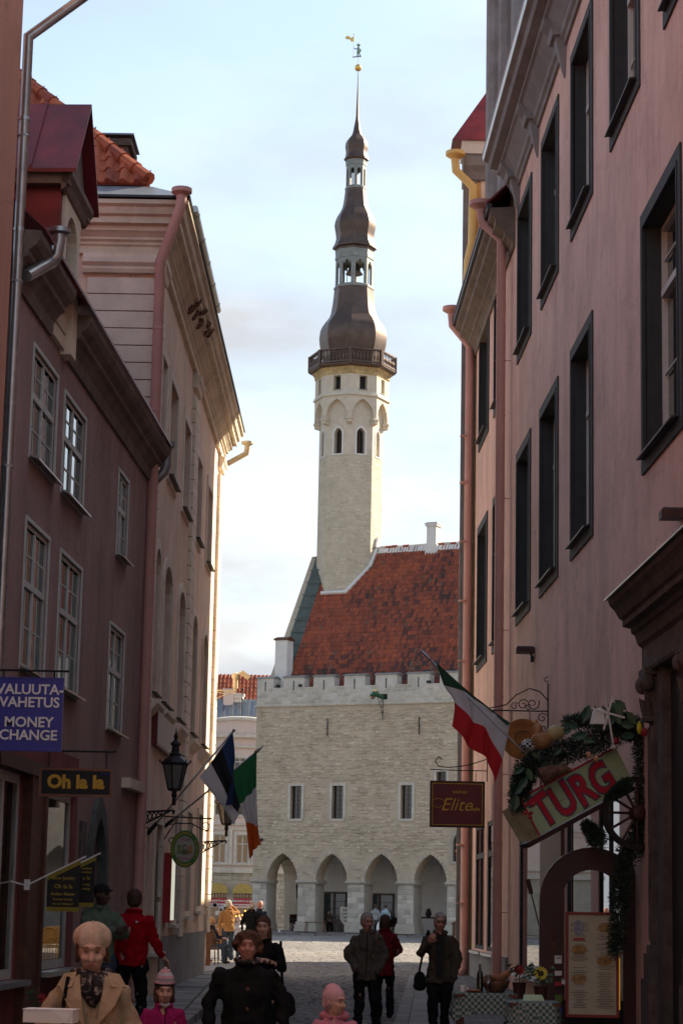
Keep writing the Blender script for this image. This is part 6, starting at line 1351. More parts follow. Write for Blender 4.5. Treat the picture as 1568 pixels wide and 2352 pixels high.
simple('cup','small white cup on the left edge of the checked cloth','cup',(T1.x-.26,25.45,zt1_),lambda s:(s.lathe([(.03,0),(.04,.07),(.036,.068),(.028,.01)],(0,0,0),12),s.tube([(.04,0,.055),(.062,0,.04),(.038,0,.02)],.006,5)),'white')
mat('wine_glass_mat',(.5,.5,.5),.05,0,1,0,trans=.9)
simple('wine_glass','stemmed wine glass beside the dark bottle','glass',(T1.x+.02,25.35,zt1_),lambda s:s.lathe([(.03,0),(.004,.01),(.004,.09),(.03,.12),(.035,.17),(.028,.2)],(0,0,0),12),'wine_glass_mat')
simple('plate_of_bread','flat bread on a plate at the front of the checked cloth','plate',(T1.x-.14,25.4,zt1_),lambda s:(s.lathe([(.07,0),(.10,.012),(.07,.008)],(0,0,0),16),s.ell((0,0,.02),(.08,.05,.018),10,6)),'bread')
simple('green_menu','pale green folded menu lying on the right table','menu',(T2.x,24.5,T2.z+.01),lambda s:s.extr([(-.12,-.05,0),(.12,-.05,0),(.10,.06,.06),(-.10,.06,.06)],(0,.004,.004)),'sign_mint',False)
def flowers(label,P,m,m2,r_,n=14,pot=True):
    t=thing('flower_pot',label,'flowers',P)
    s=MB(); s.lathe([(.06,-.32),(.08,-.14),(.085,-.14),(.07,-.15)],(0,0,0),12); s.build('pot','wood_dark',t)
    s=MB(); r=random.Random(3)
    for i in range(26): a=r.uniform(0,6.28); q=Vector((math.cos(a)*r.uniform(.03,.14),math.sin(a)*r.uniform(.03,.14),r.uniform(-.12,.06))); s.add([q,q+Vector((.03,.01,.03)),q+Vector((.06*math.cos(a),.06*math.sin(a),.0)),q+Vector((-.01,.03,-.02))],[(0,1,2,3)])
    s.tube([(0,0,-.15),(0,0,0)],.006,5); s.build('leaves','leaf_mid',t)
    s=MB()
    for k in range(n): a=2*PI*k/n; s.T=Matrix.Rotation(R(70),4,'X')@Matrix.Rotation(a,4,'Z'); s.add([(.0,-.012,0),(r_*.6,-.02,.0),(r_,0,.01),(r_*.6,.02,0),(0,.012,0)],[(0,1,2,3,4)])
    s.build('petals',m,t); s=MB(); s.ell((0,-.01,0),(r_*.4,.015,r_*.4),10,6); s.build('flower_centre',m2,t)
c=at(1241,2236,25.); mat('petal_red',(.25,.008,.012),.6,.2,8,0); flowers('yellow sunflower in a dark pot beside the dark red arched frame',tuple(c),'corn','wood_dark',.085,16); c=at(1192,2228,25.4); flowers('dark red flower in a dark pot behind the display table',tuple(c),'petal_red','petal_red',.07,9)
c=at(95,2292,22.8); flowers('red flowers in a dark pot at the foot of the left shop window',tuple(c),'petal_red','petal_red',.06,10)
# garden torch leaning in shop window area
t=simple('garden_torch','thin bamboo garden torch leaning in front of the shop window','torch',tuple(at(1262,2150,29.6)),lambda s:(s.tube([(.12,0,-.9),(-.25,0,.55)],.010,6),s.tube([(-.25,0,.55),(-.30,0,.74)],.03,8)),'wood_dark')
# ============================================================ cafe furniture and square details
mat('wicker_yellow',(.60,.36,.10),.6,.3,14,.3,60)
def cafe_chair(name,label,loc,rz,m,group=None):
    t=thing(name,label,'chair',loc,rz,group)
    s=MB(); s.box(-.22,.22,-.22,.22,.43,.46); s.build('seat',m,t)
    s=MB(); P=[(-.23,.22,.46),(-.24,.28,.75),(-.17,.30,.9),(0,.31,.95),(.17,.30,.9),(.24,.28,.75),(.23,.22,.46)]; s.tube(P,.022,7); s.extr([(-.21,.26,.52),(.21,.26,.52),(.21,.28,.8),(.1,.29,.9),(-.1,.29,.9),(-.21,.28,.8)],(0,.012,0)); s.build('backrest',m,t)
    for x,y in ((-.2,-.2),(.2,-.2),(-.21,.22),(.21,.22)): s=MB(); s.tube([(x,y,.44),(x*1.1,y*1.1,0)],.016,6); s.build('leg',m,t)
    for x in (-.23,.23): s=MB(); s.tube([(x,.25,.68),(x,-.15,.68),(x,-.2,.45)],.015,6); s.build('armrest',m,t)
    return t
c0=at(1045,2190,60)
for k in range(5): cafe_chair('wicker_chair','pale yellow wicker cafe chair, %s of the row by the right corner'%['nearest','second nearest','middle','fourth','farthest'][k],(3.22+.07*k,57.5+.62*k,.03+.0),R(-20),'wicker_yellow','wicker chairs by the right corner')
mat('wood_cafe',(.13,.06,.03),.6,.3,8,.2)
labs=['folding wooden cafe chair by the sunlit corner, nearest the wall','wooden cafe chair with its back to the street near the sunlit corner','wooden cafe chair beside the standing man in orange jacket','wooden cafe chair behind the seated woman']
for k,(x,y,r_) in enumerate(((-3.75,60.6,200),(-3.4,61.2,170),(-3.55,66.5,20),(-4.3,64.5,90))): cafe_chair('cafe_chair',labs[k],(x,y,.03),R(r_),'wood_cafe','wooden cafe chairs')
t=thing('cafe_table','round wooden cafe table beside the seated woman','table',(-3.7,63.2,.03)); s=MB(); s.lathe([(.40,.70),(.40,.74)],(0,0,0),20); s.build('tabletop','wood_cafe',t); s=MB(); s.tube([(0,0,0),(0,0,.7)],.04,8); s.lathe([(.25,0),(.05,.05)],(0,0,0),12); s.build('leg','wood_cafe',t)
simple('drinking_glass','small bright drinking glass on the cafe table','glass',(-3.6,63.0,.775),lambda s:s.lathe([(.03,0),(.038,.12),(.034,.118),(.027,.01)],(0,0,0),10),'white')
t=thing('wooden_barrier','dark wooden slatted barrier at the edge of the street cafe','barrier',(-3.55,58.0,.03)); 
for k in range(5): s=MB(); s.box(-.35+.15*k,-.23+.15*k,-.02,.02,.05,1.0); s.build('slat','wood_brown',t)
s=MB(); s.box(-.38,.42,-.035,.035,.92,.99); s.box(-.38,.42,-.03,.03,.15,.21); s.build('rail','wood_brown',t)
# parasol
t=thing('parasol','cream parasol just behind the sunlit building corner','parasol',(-4.85,66,.03)); mat('parasol_cloth',(.80,.74,.60),.8,.05,3,.05)
s=MB(); s.lathe([(1.15,2.05),(1.15,2.32),(.05,2.95),(.03,2.93),(1.1,2.28)],(0,0,0),8,.2); s.build('canopy','parasol_cloth',t); s=MB(); s.tube([(0,0,0),(0,0,2.95)],.03,8); s.build('pole','wood_cafe',t)
# arcade furniture
def tl(x,y,z=ZB): return TO+Matrix.Rotation(RZ,3,'Z')@Vector((x,y,z))
t=thing('folding_stool','folding dark wooden stool in the first arch of the town hall','stool',tl(2.6,.9),RZ); s=MB(); s.tube([(-.25,0,0),(.25,0,.7)],.03,6); s.tube([(.25,0,0),(-.25,0,.7)],.03,6); s.box(-.35,.35,-.2,.2,.7,.74); s.build('frame','wood_black',t)
t=thing('bench','small orange brown wooden bench outside the second pier of the town hall','bench',tl(4.9,-.9,.13),RZ); s=MB(); s.box(-.7,.7,-.15,.15,.62,.67); s.build('seat','wood_brown',t)
for x in (-.6,.6):
    s=MB(); s.tube([(x,-.1,.62),(x*1.08,-.16,0)],.03,6); s.build('leg','wood_brown',t); s=MB(); s.tube([(x,.1,.62),(x*1.08,.16,0)],.03,6); s.build('leg','wood_brown',t)
t=thing('shield_board','pale shield shaped board with lettering standing in the second arch','board',tl(6.35,.4),RZ); s=MB(); s.plate([(0,.25),(.42,.75),(.45,1.45),(.3,1.55),(0,1.5),(-.3,1.55),(-.45,1.45),(-.42,.75)],[],fX,-.04,.04); p=s.build('board','ashlar3',t)
for k in range(4): s=MB(); s.box(-.28+.04*k,.28-.04*k,-.05,-.041,1.30-.22*k,1.36-.22*k); s.build('faded_line','ink',p)
s=MB(); s.tube([(-.2,0,1.5),(0,0,2.1),(.2,0,1.5)],.015,5); s.tube([(0,.1,0),(0,.1,1.4)],.03,5); s.build('hanger','iron',t)
for x,lab in ((8.0,'dark covered table seen inside the second town hall arch'),):
    pass
t=thing('draped_table','table draped with a dark fur like cover in the second arch','table',tl(4.75,2.2),RZ); s=MB(); s.box(-.7,.7,-.35,.35,0,.78); s.build('cover','stone_dark',t)
for x,lab in ((10.9,'dark wooden trestle table inside the fourth town hall arch'),):
    t=thing('trestle_table',lab,'table',tl(x,2.6),RZ); s=MB(); s.box(-1.0,1.0,-.35,.35,.92,1.02); s.build('tabletop','wood_dark',t)
    for q in (-.8,.8): s=MB(); s.extr([(q-.22,0,0),(q+.22,0,0),(q+.12,0,.5),(q+.22,0,.92),(q-.22,0,.92),(q-.12,0,.5)],(0,.1,0)); s.build('trestle','wood_dark',t)
    simple('jug','dark pottery jug on the trestle table in the fourth arch','jug',tuple(tl(10.8,2.6,ZB+1.02)),lambda s:s.lathe([(.12,0),(.2,.15),(.15,.35),(.1,.45),(.14,.5)],(0,0,0),12),'wood_black')
t=thing('red_bench','dark red bench inside the first arch at the left pier','bench',tl(1.4,3.6),RZ+R(60)); s=MB(); s.box(-.5,.5,-.2,.2,.4,.46); s.build('seat','oxblood',t); s=MB(); s.box(-.5,.5,.16,.2,.46,1.0); s.build('backrest','oxblood',t); s=MB(); s.box(-.48,-.42,-.18,.18,0,.4); s.build('leg','oxblood',t); s=MB(); s.box(.42,.48,-.18,.18,0,.4); s.build('leg','oxblood',t)
t=thing('iron_lantern','small iron lantern hanging on the third pier of the town hall','lantern',tl(7.55,.3,2.0),RZ); s=MB(); s.tube([(-.0,0,.9),(-.35,0,.9)],.02,5); s.tube([(-.3,0,.9),(-.3,0,.4)],.01,5); s.box(-.4,-.2,-.1,.1,0,.4); s.lathe([(.16,.4),(.0,.55)],(-.3,0,0),6); s.build('cage','iron',t); s=MB(); s.box(-.37,-.23,-.11,-.10,.05,.35); s.build('pane','red_glass',t)
t=thing('wall_lantern','small black lantern on the far gable arch pier seen through the first arch','lantern',tl(1.05,4.1,2.2),RZ); s=MB(); s.tube([(0,0,0),(0,0,.5)],.04,6); s.lathe([(.06,.5),(.10,.8),(.02,.95)],(0,0,0),6); s.tube([(0,0,.2),(.15,.1,.1)],.02,5); s.build('cage','iron',t)
c=at(1045,2133,128); t=thing('bollard','brown octagonal bollard with peaked cap at the right end of the town hall pavement','bollard',(c.x,128,.13)); s=MB(); s.lathe([(.20,0),(.18,.1),(.17,.72),(.22,.76),(.22,.82),(0,.95)],(0,0,0),8); s.build('post','wood_brown',t)
s=MB(); s.ell((0,0,.12),(.07,.14,.07),8,6); s.ell((0,-.13,.2),(.04,.05,.04),8,6); s.tube([(0,.1,.12),(0,.24,.10)],[.04,.01],6); o_=s.build('pigeon','limewash',None,True); o_.location=(-3.1,128.5,.13); tag(o_,'small pale pigeon on the pavement edge before the town hall','pigeon')
# ============================================================ PEOPLE
import array
def shell_mesh(prims,vox,smooth=2,post=None,name='body'):
    s=MB()
    for p in prims:
        k=p[0]
        if k=='c':                 # capsule p0,r0,p1,r1
            a,ra,b,rb=Vector(p[1]),p[2],Vector(p[3]),p[4]
            s.tube([tuple(a),tuple(b)],[ra,rb],12); s.ell(tuple(a),(ra,)*3,12,8); s.ell(tuple(b),(rb,)*3,12,8)
        elif k=='e': s.ell(p[1],p[2],14,10,rot=p[3] if len(p)>3 else None)
        elif k=='l':               # loft list of (z,cx,cy,rx,ry)
            n=20; L_=p[1]; vs=[]; fs=[]
            for (z,cx_,cy_,rx,ry) in L_:
                for j in range(n): t=2*PI*j/n; vs.append((cx_+rx*math.cos(t),cy_+ry*math.sin(t),z))
            for i in range(len(L_)-1):
                for j in range(n): fs.append((i*n+j,i*n+(j+1)%n,(i+1)*n+(j+1)%n,(i+1)*n+j))
            fs.append(tuple(range(n))[::-1]); fs.append(tuple((len(L_)-1)*n+j for j in range(n))); s.add(vs,fs)
    me=bpy.data.meshes.new(name); me.from_pydata(s.v,[],s.f); me.update()
    r=eval_mod(me,[('REMESH',dict(mode='VOXEL',voxel_size=vox,use_smooth_shade=True)),('SMOOTH',dict(factor=.5,iterations=smooth))])
    if post:
        k=len(r.vertices)*3; co=array.array('f',[0])*k; no=array.array('f',[0])*k; r.vertices.foreach_get('co',co); r.vertices.foreach_get('normal',no)
        for i in range(0,k,3): q=post(co[i:i+3],no[i:i+3]); co[i]=q[0]; co[i+1]=q[1]; co[i+2]=q[2]
        r.vertices.foreach_set('co',co)
    r.polygons.foreach_set('use_smooth',[True]*len(r.polygons)); r.update(); return r
mat('skin',(.50,.31,.23),.55,.08,12,.05,60); mat('skin_red',(.44,.22,.16),.55,.1,12,.05,60); mat('skin_dark',(.075,.042,.03),.5,.1,12,.05,60); mat('eye',(.05,.035,.03),.3,0,1,0); mat('lip',(.34,.10,.09),.5,.1,5,0)
def fabric(n,c,var=.2,r=.95,bs=45,b=.4): mat(n,c,r,var,7,b,bs,spec=.08)
for n,c in dict(coat_beige=(.40,.29,.18),beret=(.52,.40,.29),scarf=(.05,.03,.025),coat_black=(.012,.013,.013),coat_dark=(.028,.028,.027),jacket_grey=(.085,.075,.06),trouser_black=(.012,.013,.016),jeans=(.05,.07,.10),fleece_red=(.33,.006,.012),hoodie_green=(.12,.17,.12),cap_dark=(.02,.02,.02),pink_coat=(.48,.19,.25),pink_hat=(.60,.36,.39),magenta=(.33,.02,.12),orange_jacket=(.40,.21,.085),red_coat=(.14,.01,.015),jacket_olive=(.07,.06,.045),grey_hoodie=(.30,.31,.31),blue_check=(.35,.45,.50),jeans_grey=(.10,.10,.10),bag_black=(.012,.012,.012),shoe=(.02,.018,.016),navy=(.02,.025,.04),shirt_light=(.55,.55,.6)).items(): fabric(n,c)
for n,c in dict(hair_white=(.55,.50,.42),hair_grey=(.34,.32,.29),hair_brown=(.075,.035,.02),hair_dark=(.02,.013,.01),hair_blond=(.55,.30,.10),hair_auburn=(.10,.045,.022)).items(): mat(n,c,.7,.35,30,.8,80)
def hand_prims(w,d,n,H,curl=.5,side=1):
    """w wrist, d direction, n palm normal"""
    w=Vector(w); d=Vector(d).normalized(); n=Vector(n); n=(n-d*n.dot(d)).normalized(); u=d.cross(n).normalized()*side; k=H
    P=[('c',tuple(w-d*.012*k),.018*k,tuple(w+d*.012*k),.018*k)]
    for q in (-.015,-.005,.006,.016): P.append(('c',tuple(w+d*.01*k+u*q*.8*k),.011*k,tuple(w+d*.050*k+u*q*1.15*k),.0105*k))
    for i,(q,l) in enumerate(((-.0185,.040),(-.0062,.047),(.0062,.045),(.0185,.036))):
        a=w+d*.052*k+u*q*k*1.12; dir1=(d*math.cos(curl*.6)+n*math.sin(curl*.6)+u*q*4).normalized(); b=a+dir1*l*.5*k; dir2=(d*math.cos(curl*1.5)+n*math.sin(curl*1.5)).normalized(); c=b+dir2*l*.5*k
        P+= [('c',tuple(a),.0058*k,tuple(b),.0054*k),('c',tuple(b),.0054*k,tuple(c),.0045*k)]
    a=w+d*.012*k-u*.016*k; b=a+(d*.6-u*.8+n*.2).normalized()*.026*k; c=b+(d*.9-u*.2+n*.4).normalized()*.022*k
    P+=[('c',tuple(a),.009*k,tuple(b),.0075*k),('c',tuple(b),.0072*k,tuple(c),.0055*k)]
    return P
def person(label,loc,rz,H=1.7,skin='skin',top='coat_black',bottom='trouser_black',hair='hair_brown',style='short',vox=.012,arms=None,legs=None,width=1.,belly=0.,coat_z=.48,flare=1.,yaw=0,pitch=0,child=False,hat=None,group=None,lean=0.,head_s=1.,sleeve=1.,sit=False,age=False,extras=None,z0=None,collar=True):
    t=thing('person',label,'person',loc,rz,group); hs=head_s*(1.28 if child else 1.0)*H
    Hm=H; W=width
    def S(x,y,z): return (x*Hm,y*Hm,z*Hm)
    shx=.108*W; hipx=.052*W
    hz=.87
    # pose : positions in fractions of H ; side 'a' = viewer left (-x), 'b' = +x
    arm={'a':((-shx,0,.80),(-shx-.03*W,.01,.64),(-shx-.028*W,-.035,.49)),'b':((shx,0,.80),(shx+.03*W,.01,.64),(shx+.028*W,-.035,.49))}
    if arms: arm.update(arms)
    leg={'a':((-hipx,0,.50),(-hipx-.005,-.01,.28),(-hipx-.008,.01,.045)),'b':((hipx,0,.50),(hipx+.005,-.01,.28),(hipx+.008,.01,.045))}
    if legs: leg.update(legs)
    base_hip=Vector(((leg['a'][0][0]+leg['b'][0][0])/2,(leg['a'][0][1]+leg['b'][0][1])/2,0))
    pz=leg['a'][0][2]-.50        # pelvis drop when sitting
    hd=Vector((0,lean*-.3,hz+pz)); Rm=Matrix.Rotation(R(yaw),3,'Z')@Matrix.Rotation(R(pitch),3,'X')
    def HP(x,y,z):               # head-space (unit head) -> local metres
        v=Rm@Vector((x,y,z)); return tuple(hd*Hm+v*hs)
    def hE(x,y,z,rx,ry,rz_): return ('e',HP(x,y,z),(rx*hs,ry*hs,rz_*hs),Rm)
    P=[]
    P+=[hE(0,.004,.058,.0445,.054,.060),hE(0,-.012,.022,.034,.040,.038),hE(0,-.022,.0,.019,.02,.016)]
    P+=[('c',HP(0,-.049,.058),.0055*hs,HP(0,-.0625,.034),.0088*hs),hE(0,-.054,.032,.012,.008,.006)]
    P+=[hE(-.020,-.040,.036,.016,.014,.014),hE(.020,-.040,.036,.016,.014,.014),hE(0,-.046,.070,.034,.012,.010),hE(0,-.045,.013,.016,.010,.0075)]
    P+=[hE(-.0455,.006,.048,.006,.012,.018),hE(.0455,.006,.048,.006,.012,.018)]
    P+=[('c',HP(0,.012,.03),.030*hs,S(0,.008,.825+pz),.033*Hm)]
    bz=[(.50,.080,.055),(.56,.082,.058),(.62,.074,.053),(.70,.085,.06),(.76,.085,.056),(.79,.070,.046),(.835,.035,.034)]
    P.append(('l',[((z+pz)*Hm,base_hip.x*(1-(z-.5)/.33)*Hm,(.01+base_hip.y*(1-(z-.5)/.33)-lean*(z-.5))*Hm,rx*Hm*W,ry*Hm) for z,rx,ry in bz]))
    hands=[]
    for k,a in arm.items():
        sh,el,wr=[Vector(q) for q in a[:3]]; shb=Vector((sh.x*.84,sh.y,sh.z-.03)); P+=[('c',S(*shb),.024*Hm,S(*el),.022*Hm),('c',S(*el),.023*Hm,S(*wr),.016*Hm)]
        d=(wr-el).normalized(); sd=1 if k=='a' else -1; cur=a[3] if len(a)>3 else .45; nn=a[4] if len(a)>4 else (0.3*sd,.0,0.) if abs(d.z)>.6 else (0,0,-1)
        if cur is not None: P+=hand_prims(S(*wr),d,nn,Hm*(1.0),cur,sd)
    feet=[]
    for k,a in leg.items():
        hp_,kn,an=[Vector(q) for q in a[:3]]; P+=[('c',S(*hp_),.042*Hm,S(*kn),.026*Hm),('c',S(*kn),.026*Hm,S(*an),.017*Hm)]
        fd=Vector(a[3]) if len(a)>3 else Vector((0,-1,0)); feet.append((an,fd)); P.append(('c',S(an.x,an.y,an.z-.02),.018*Hm,S(an.x+fd.x*.08,an.y+fd.y*.08,an.z-.03),.014*Hm))
    eyes=[Vector(HP(-.0185,-.047,.056)),Vector(HP(.0185,-.047,.056))]; inw=Rm@Vector((0,1,0))
    mouthc=Vector(HP(0,-.056,.017))
    def post(co,n):
        c=Vector(co)
        for e in eyes:
            d=(c-e).length/(.013*hs)
            if d<2.2: c+=inw*(.0075*hs*math.exp(-d*d))
        return c
    b=shell_mesh(P,vox,1,post,'body'); b.materials.append(M[skin]); bo=bpy.data.objects.new('body',b); link(bo,t)
    # eyes, brows, mouth
    if vox<.016:
        s=MB()
        for sx in (-1,1): s.ell(HP(sx*.0185,-.0462,.0555),(.0072*hs,.004*hs,.0020*hs),8,6,rot=Rm)
        s.build('eyes','eye',t,True); s=MB()
        for sx in (-1,1): s.tube([HP(sx*.009,-.0545,.0705),HP(sx*.019,-.0545,.0735),HP(sx*.029,-.0485,.0705)],.0013*hs,5)
        s.build('eyebrows',hair if hair else 'hair_dark',t,True); s=MB(); s.ell(HP(0,-.0545,.0165),(.0145*hs,.004*hs,.0032*hs),10,6,rot=Rm); s.build('mouth','lip',t,True)
    # top garment
    G=[]; th_=.012
    cz=coat_z+pz if not sit else .5+pz
    prof=[]
    for z,rx,ry in [(coat_z,.098*flare,.078*flare),(min(.56,coat_z+.06),.096*(flare*.5+.5),.076),(.62,.090,.070+belly*.5),(.70,.100,.076+belly*.3),(.76,.106,.074),(.79,.100,.066),(.812,.080,.056),(.832,.058,.048),(.850,.044,.044)]:
        if z<coat_z: continue
        q=1-(z-.5)/.33; prof.append(((z+pz)*Hm,base_hip.x*q*Hm,(.01+base_hip.y*q-lean*(z-.5)-(belly*.35 if .52<z<.72 else 0))*Hm,rx*Hm*W,(ry+(belly*.5 if z<.6 else 0))*Hm))
    G.append(('l',prof))
    for k,a in arm.items():
        sh,el,wr=[Vector(q) for q in a[:3]]; w2=el.lerp(wr,.93)
        sh=Vector((sh.x*.90,sh.y,sh.z-.018)); G+=[('c',S(*sh),.040*Hm*(.6+.4*sleeve),S(*el),.035*Hm*sleeve),('c',S(*el),.035*Hm*sleeve,S(*w2),.026*Hm*sleeve)]
    seed=sum(ord(q) for q in label)%97
    fr=9./Hm
    def fold(co,n):
        c=Vector(co); q=noise.noise(Vector((c.x*fr*1.3,c.y*fr*1.3,c.z*fr*.6+seed)))*.016*Hm+noise.noise(Vector((c.x*fr*3,c.y*fr*3,c.z*fr*2+seed)))*.009*Hm
        q+=abs(noise.noise(Vector((c.x*fr*2+c.z*fr,c.y*fr,c.z*fr*1.2-c.x*fr+seed))))*-.018*Hm
        return c+Vector(n)*q
    g=shell_mesh(G,max(vox*.95,.010),2,fold,'coat'); g.materials.append(M[top]); link(bpy.data.objects.new('coat',g),t)
    if collar:
        s=MB(); n_=18; s_pts=[]
        for j in range(n_+1):
            a=-PI*.5+.35+(2*PI-.7)*j/n_; s_pts.append((.047*Hm*math.cos(a)*1.05,(.008-lean*.34)*Hm+.047*Hm*math.sin(a),(.845+pz+.010*math.sin(a))*Hm))
        s.tube(s_pts,.013*Hm,7); s.build('collar',top,t,True)
    # trousers
    G=[('l',[((z+pz)*Hm,base_hip.x*Hm,(.01+base_hip.y)*Hm,rx*Hm*W,ry*Hm) for z,rx,ry in [(.46,.075,.055),(.50,.088,.064),(.56,.086,.062),(.60,.08,.06)]])]
    for k,a in leg.items():
        hp_,kn,an=[Vector(q) for q in a[:3]]; G+=[('c',S(*hp_),.056*Hm*W,S(*kn),.045*Hm),('c',S(*kn),.045*Hm,S(*kn.lerp(an,.97)),.040*Hm)]
    g=shell_mesh(G,max(vox*1.1,.012),2,fold,'trousers'); g.materials.append(M[bottom]); link(bpy.data.objects.new('trousers',g),t)
    for an,fd in feet:
        fd=fd.normalized(); s=MB(); c=Vector(S(an.x+fd.x*.035,an.y+fd.y*.035,an.z-.027)); s.ell(tuple(c),(.024*Hm,.060*Hm,.020*Hm),12,8,rot=Vector((0,-1,0)).rotation_difference(fd).to_matrix()); s.box(0,0,0,0,0,0) if False else None; s.build('shoe','shoe',t,True)
    # hair
    if hair and style!='none':
        Q=[]
        if style in('short','long','bob','curly'): Q+=[hE(0,.013,.073,.0525,.0575,.060),hE(0,.024,.045,.048,.047,.047)]
        if style=='receding': Q+=[hE(0,.020,.072,.0525,.050,.058),hE(0,.028,.04,.048,.042,.044)]
        if style=='fringe': Q+=[hE(0,.040,.040,.045,.032,.034)]
        if style=='long': Q+=[('c',HP(-.044,.004,.04),.014*hs,HP(-.05,-.012,-.10),.017*hs),('c',HP(.044,.004,.04),.014*hs,HP(.05,-.012,-.10),.017*hs),('c',HP(0,.035,.03),.035*hs,HP(0,.045,-.11),.03*hs)]
        if style=='bob': Q+=[('c',HP(-.044,.006,.05),.014*hs,HP(-.044,.002,.0),.014*hs),('c',HP(.044,.006,.05),.014*hs,HP(.044,.002,.0),.014*hs),('c',HP(0,.03,.04),.035*hs,HP(0,.03,.0),.03*hs)]
        if style=='curly':
            r_=random.Random(5)
            for i in range(90):
                a=r_.uniform(0,2*PI); e=r_.uniform(-.35,1.45); 
                x,y,z=.066*math.cos(a)*math.cos(e),.016+.064*math.sin(a)*math.cos(e),.060+.068*math.sin(e)
                if y<-.016 and z<.100: continue
                Q.append(hE(x,y,z,.017,.017,.017))
        def hpost(co,n):
            c=Vector(co); return c+Vector(n)*(noise.noise(c*45)*.007+noise.noise(c*110)*.004)*hs/1.7
        hv=max(vox*.8,.008); g=shell_mesh(Q,hv,1,hpost,'hair'); g.materials.append(M[hair]); link(bpy.data.objects.new('hair',g),t)
    if extras: extras(t,S,HP,Rm,Hm,hs)
    return t
def pxloc(px_,py_,Y,z=0.): p=at(px_,py_,Y); return (p.x,Y,z)
def part_mesh(t,name,prims,m,vox=.01,post=None,sm=2):
    g=shell_mesh(prims,vox,sm,post,name); g.materials.append(M[m]); o=bpy.data.objects.new(name,g); link(o,t); return o
# 1 woman with beret, beige trench coat, holding a white box
def ex1(t,S,HP,Rm,Hm,hs):
    Q=[('e',HP(0,.014,.092),(.062*hs,.064*hs,.050*hs),Rm),('e',HP(.0,.006,.080),(.055*hs,.058*hs,.022*hs),Rm),]; part_mesh(t,'hair',[('e',HP(.0,.028,.055),(.050*hs,.036*hs,.05*hs),Rm),('c',HP(-.045,-.004,.075),.009*hs,HP(-.047,.004,.02),.010*hs),('c',HP(.045,-.004,.075),.009*hs,HP(.047,.004,.02),.010*hs)],'hair_auburn',.009)
    def pf(co,n):
        c=Vector(co); a=math.atan2(c.y-HP(0,.012,0)[1],c.x); return c+Vector(n)*(.0065*math.sin(a*8)*(1 if c.z<HP(0,0,.12)[2] else .5))
    part_mesh(t,'beret',Q,'beret',.009,pf); s=MB(); s.ell(HP(0,.012,.142),(.006,.006,.008),6,5); s.build('beret_tip','beret',t)
    s=MB(); 
    for k in range(3): s.tube([((.062-.004*k)*Hm*math.cos(a),(-.002-.01*k)*Hm+.055*Hm*math.sin(a),(.852-.020*k+.006*math.sin(a*2+k)-.012*(math.sin(a)<0)*abs(math.sin(a)))*Hm) for a in [2*PI*i/20 for i in range(21)]],.016*Hm,8)
    s.tube([S(-.02,-.065,.845),S(-.015,-.078,.79),S(.0,-.075,.74)],[.024*Hm,.026*Hm,.012*Hm],8); s.tube([S(.025,-.065,.845),S(.018,-.078,.78),S(.005,-.075,.73)],[.022*Hm,.024*Hm,.010*Hm],8); s.build('scarf','scarf_print',t,True)
    s=MB()
    for sx in (-1,1): s.add([S(sx*.045,-.060,.845),S(sx*.115,-.075,.80),S(sx*.085,-.098,.735),S(sx*.02,-.100,.66),S(sx*.035,-.092,.75)],[(0,1,2,3,4)]); s.add([S(sx*.055,-.05,.852),S(sx*.10,-.05,.845),S(sx*.125,-.065,.80),S(sx*.07,-.085,.80)],[(0,1,2,3)])
    o=s.build('lapel','coat_beige',t); md=o.modifiers.new('s','SOLIDIFY'); md.thickness=.012; md.offset=0
    s=MB(); s.tube([S(-.085,-.068,.835),S(-.098,-.088,.75),S(-.10,-.10,.62),S(-.11,-.08,.5)],.012,6); s.build('bag_strap','bag_black',t)
    for z in (.655,.60,.54): s=MB(); s.ell(S(.018,-.103,z),(.012,.006,.012),10,6); s.build('button','wood_brown',t)
mat('scarf_print',(.34,.28,.25),.8,.5,32,.3,30,c2=(.010,.007,.007)); M['scarf_print'].node_tree.nodes['Color Ramp'].color_ramp.elements[0].position=.52
p1=pxloc(212,2200,11.9); H1=1.46
t=person('woman in beige trench coat and cream beret carrying a white box, nearest on the left',p1,R(8),H1,'skin','coat_beige','trouser_black','hair_auburn','none',vox=.0085,width=1.12,flare=1.25,coat_z=.36,yaw=-4,pitch=9,head_s=1.14,belly=.015,sleeve=1.2,extras=ex1,
 arms={'a':((-.118,0,.79),(-.165,-.01,.655),(-.085,-.145,.635),.9,(0,0,1)),'b':((.118,0,.79),(.165,.0,.64),(.075,-.14,.60),.7,(-1,0,.3))})
c=at(120,2332,11.55); t=thing('white_box','long white cardboard box held by the woman in the beret','box',tuple(c),R(-6)); s=MB(); s.box(-.135,.125,-.07,.07,-.035,.030); s.build('box_body','paper',t); s=MB(); s.extr([(.0,-.0715,.030),(.125,-.0715,.030),(.09,-.0715,-.03),(.06,-.0715,.0)],(0,.001,0)); s.box(-.138,.128,-.073,.073,.028,.034); s.build('lid','white',t)
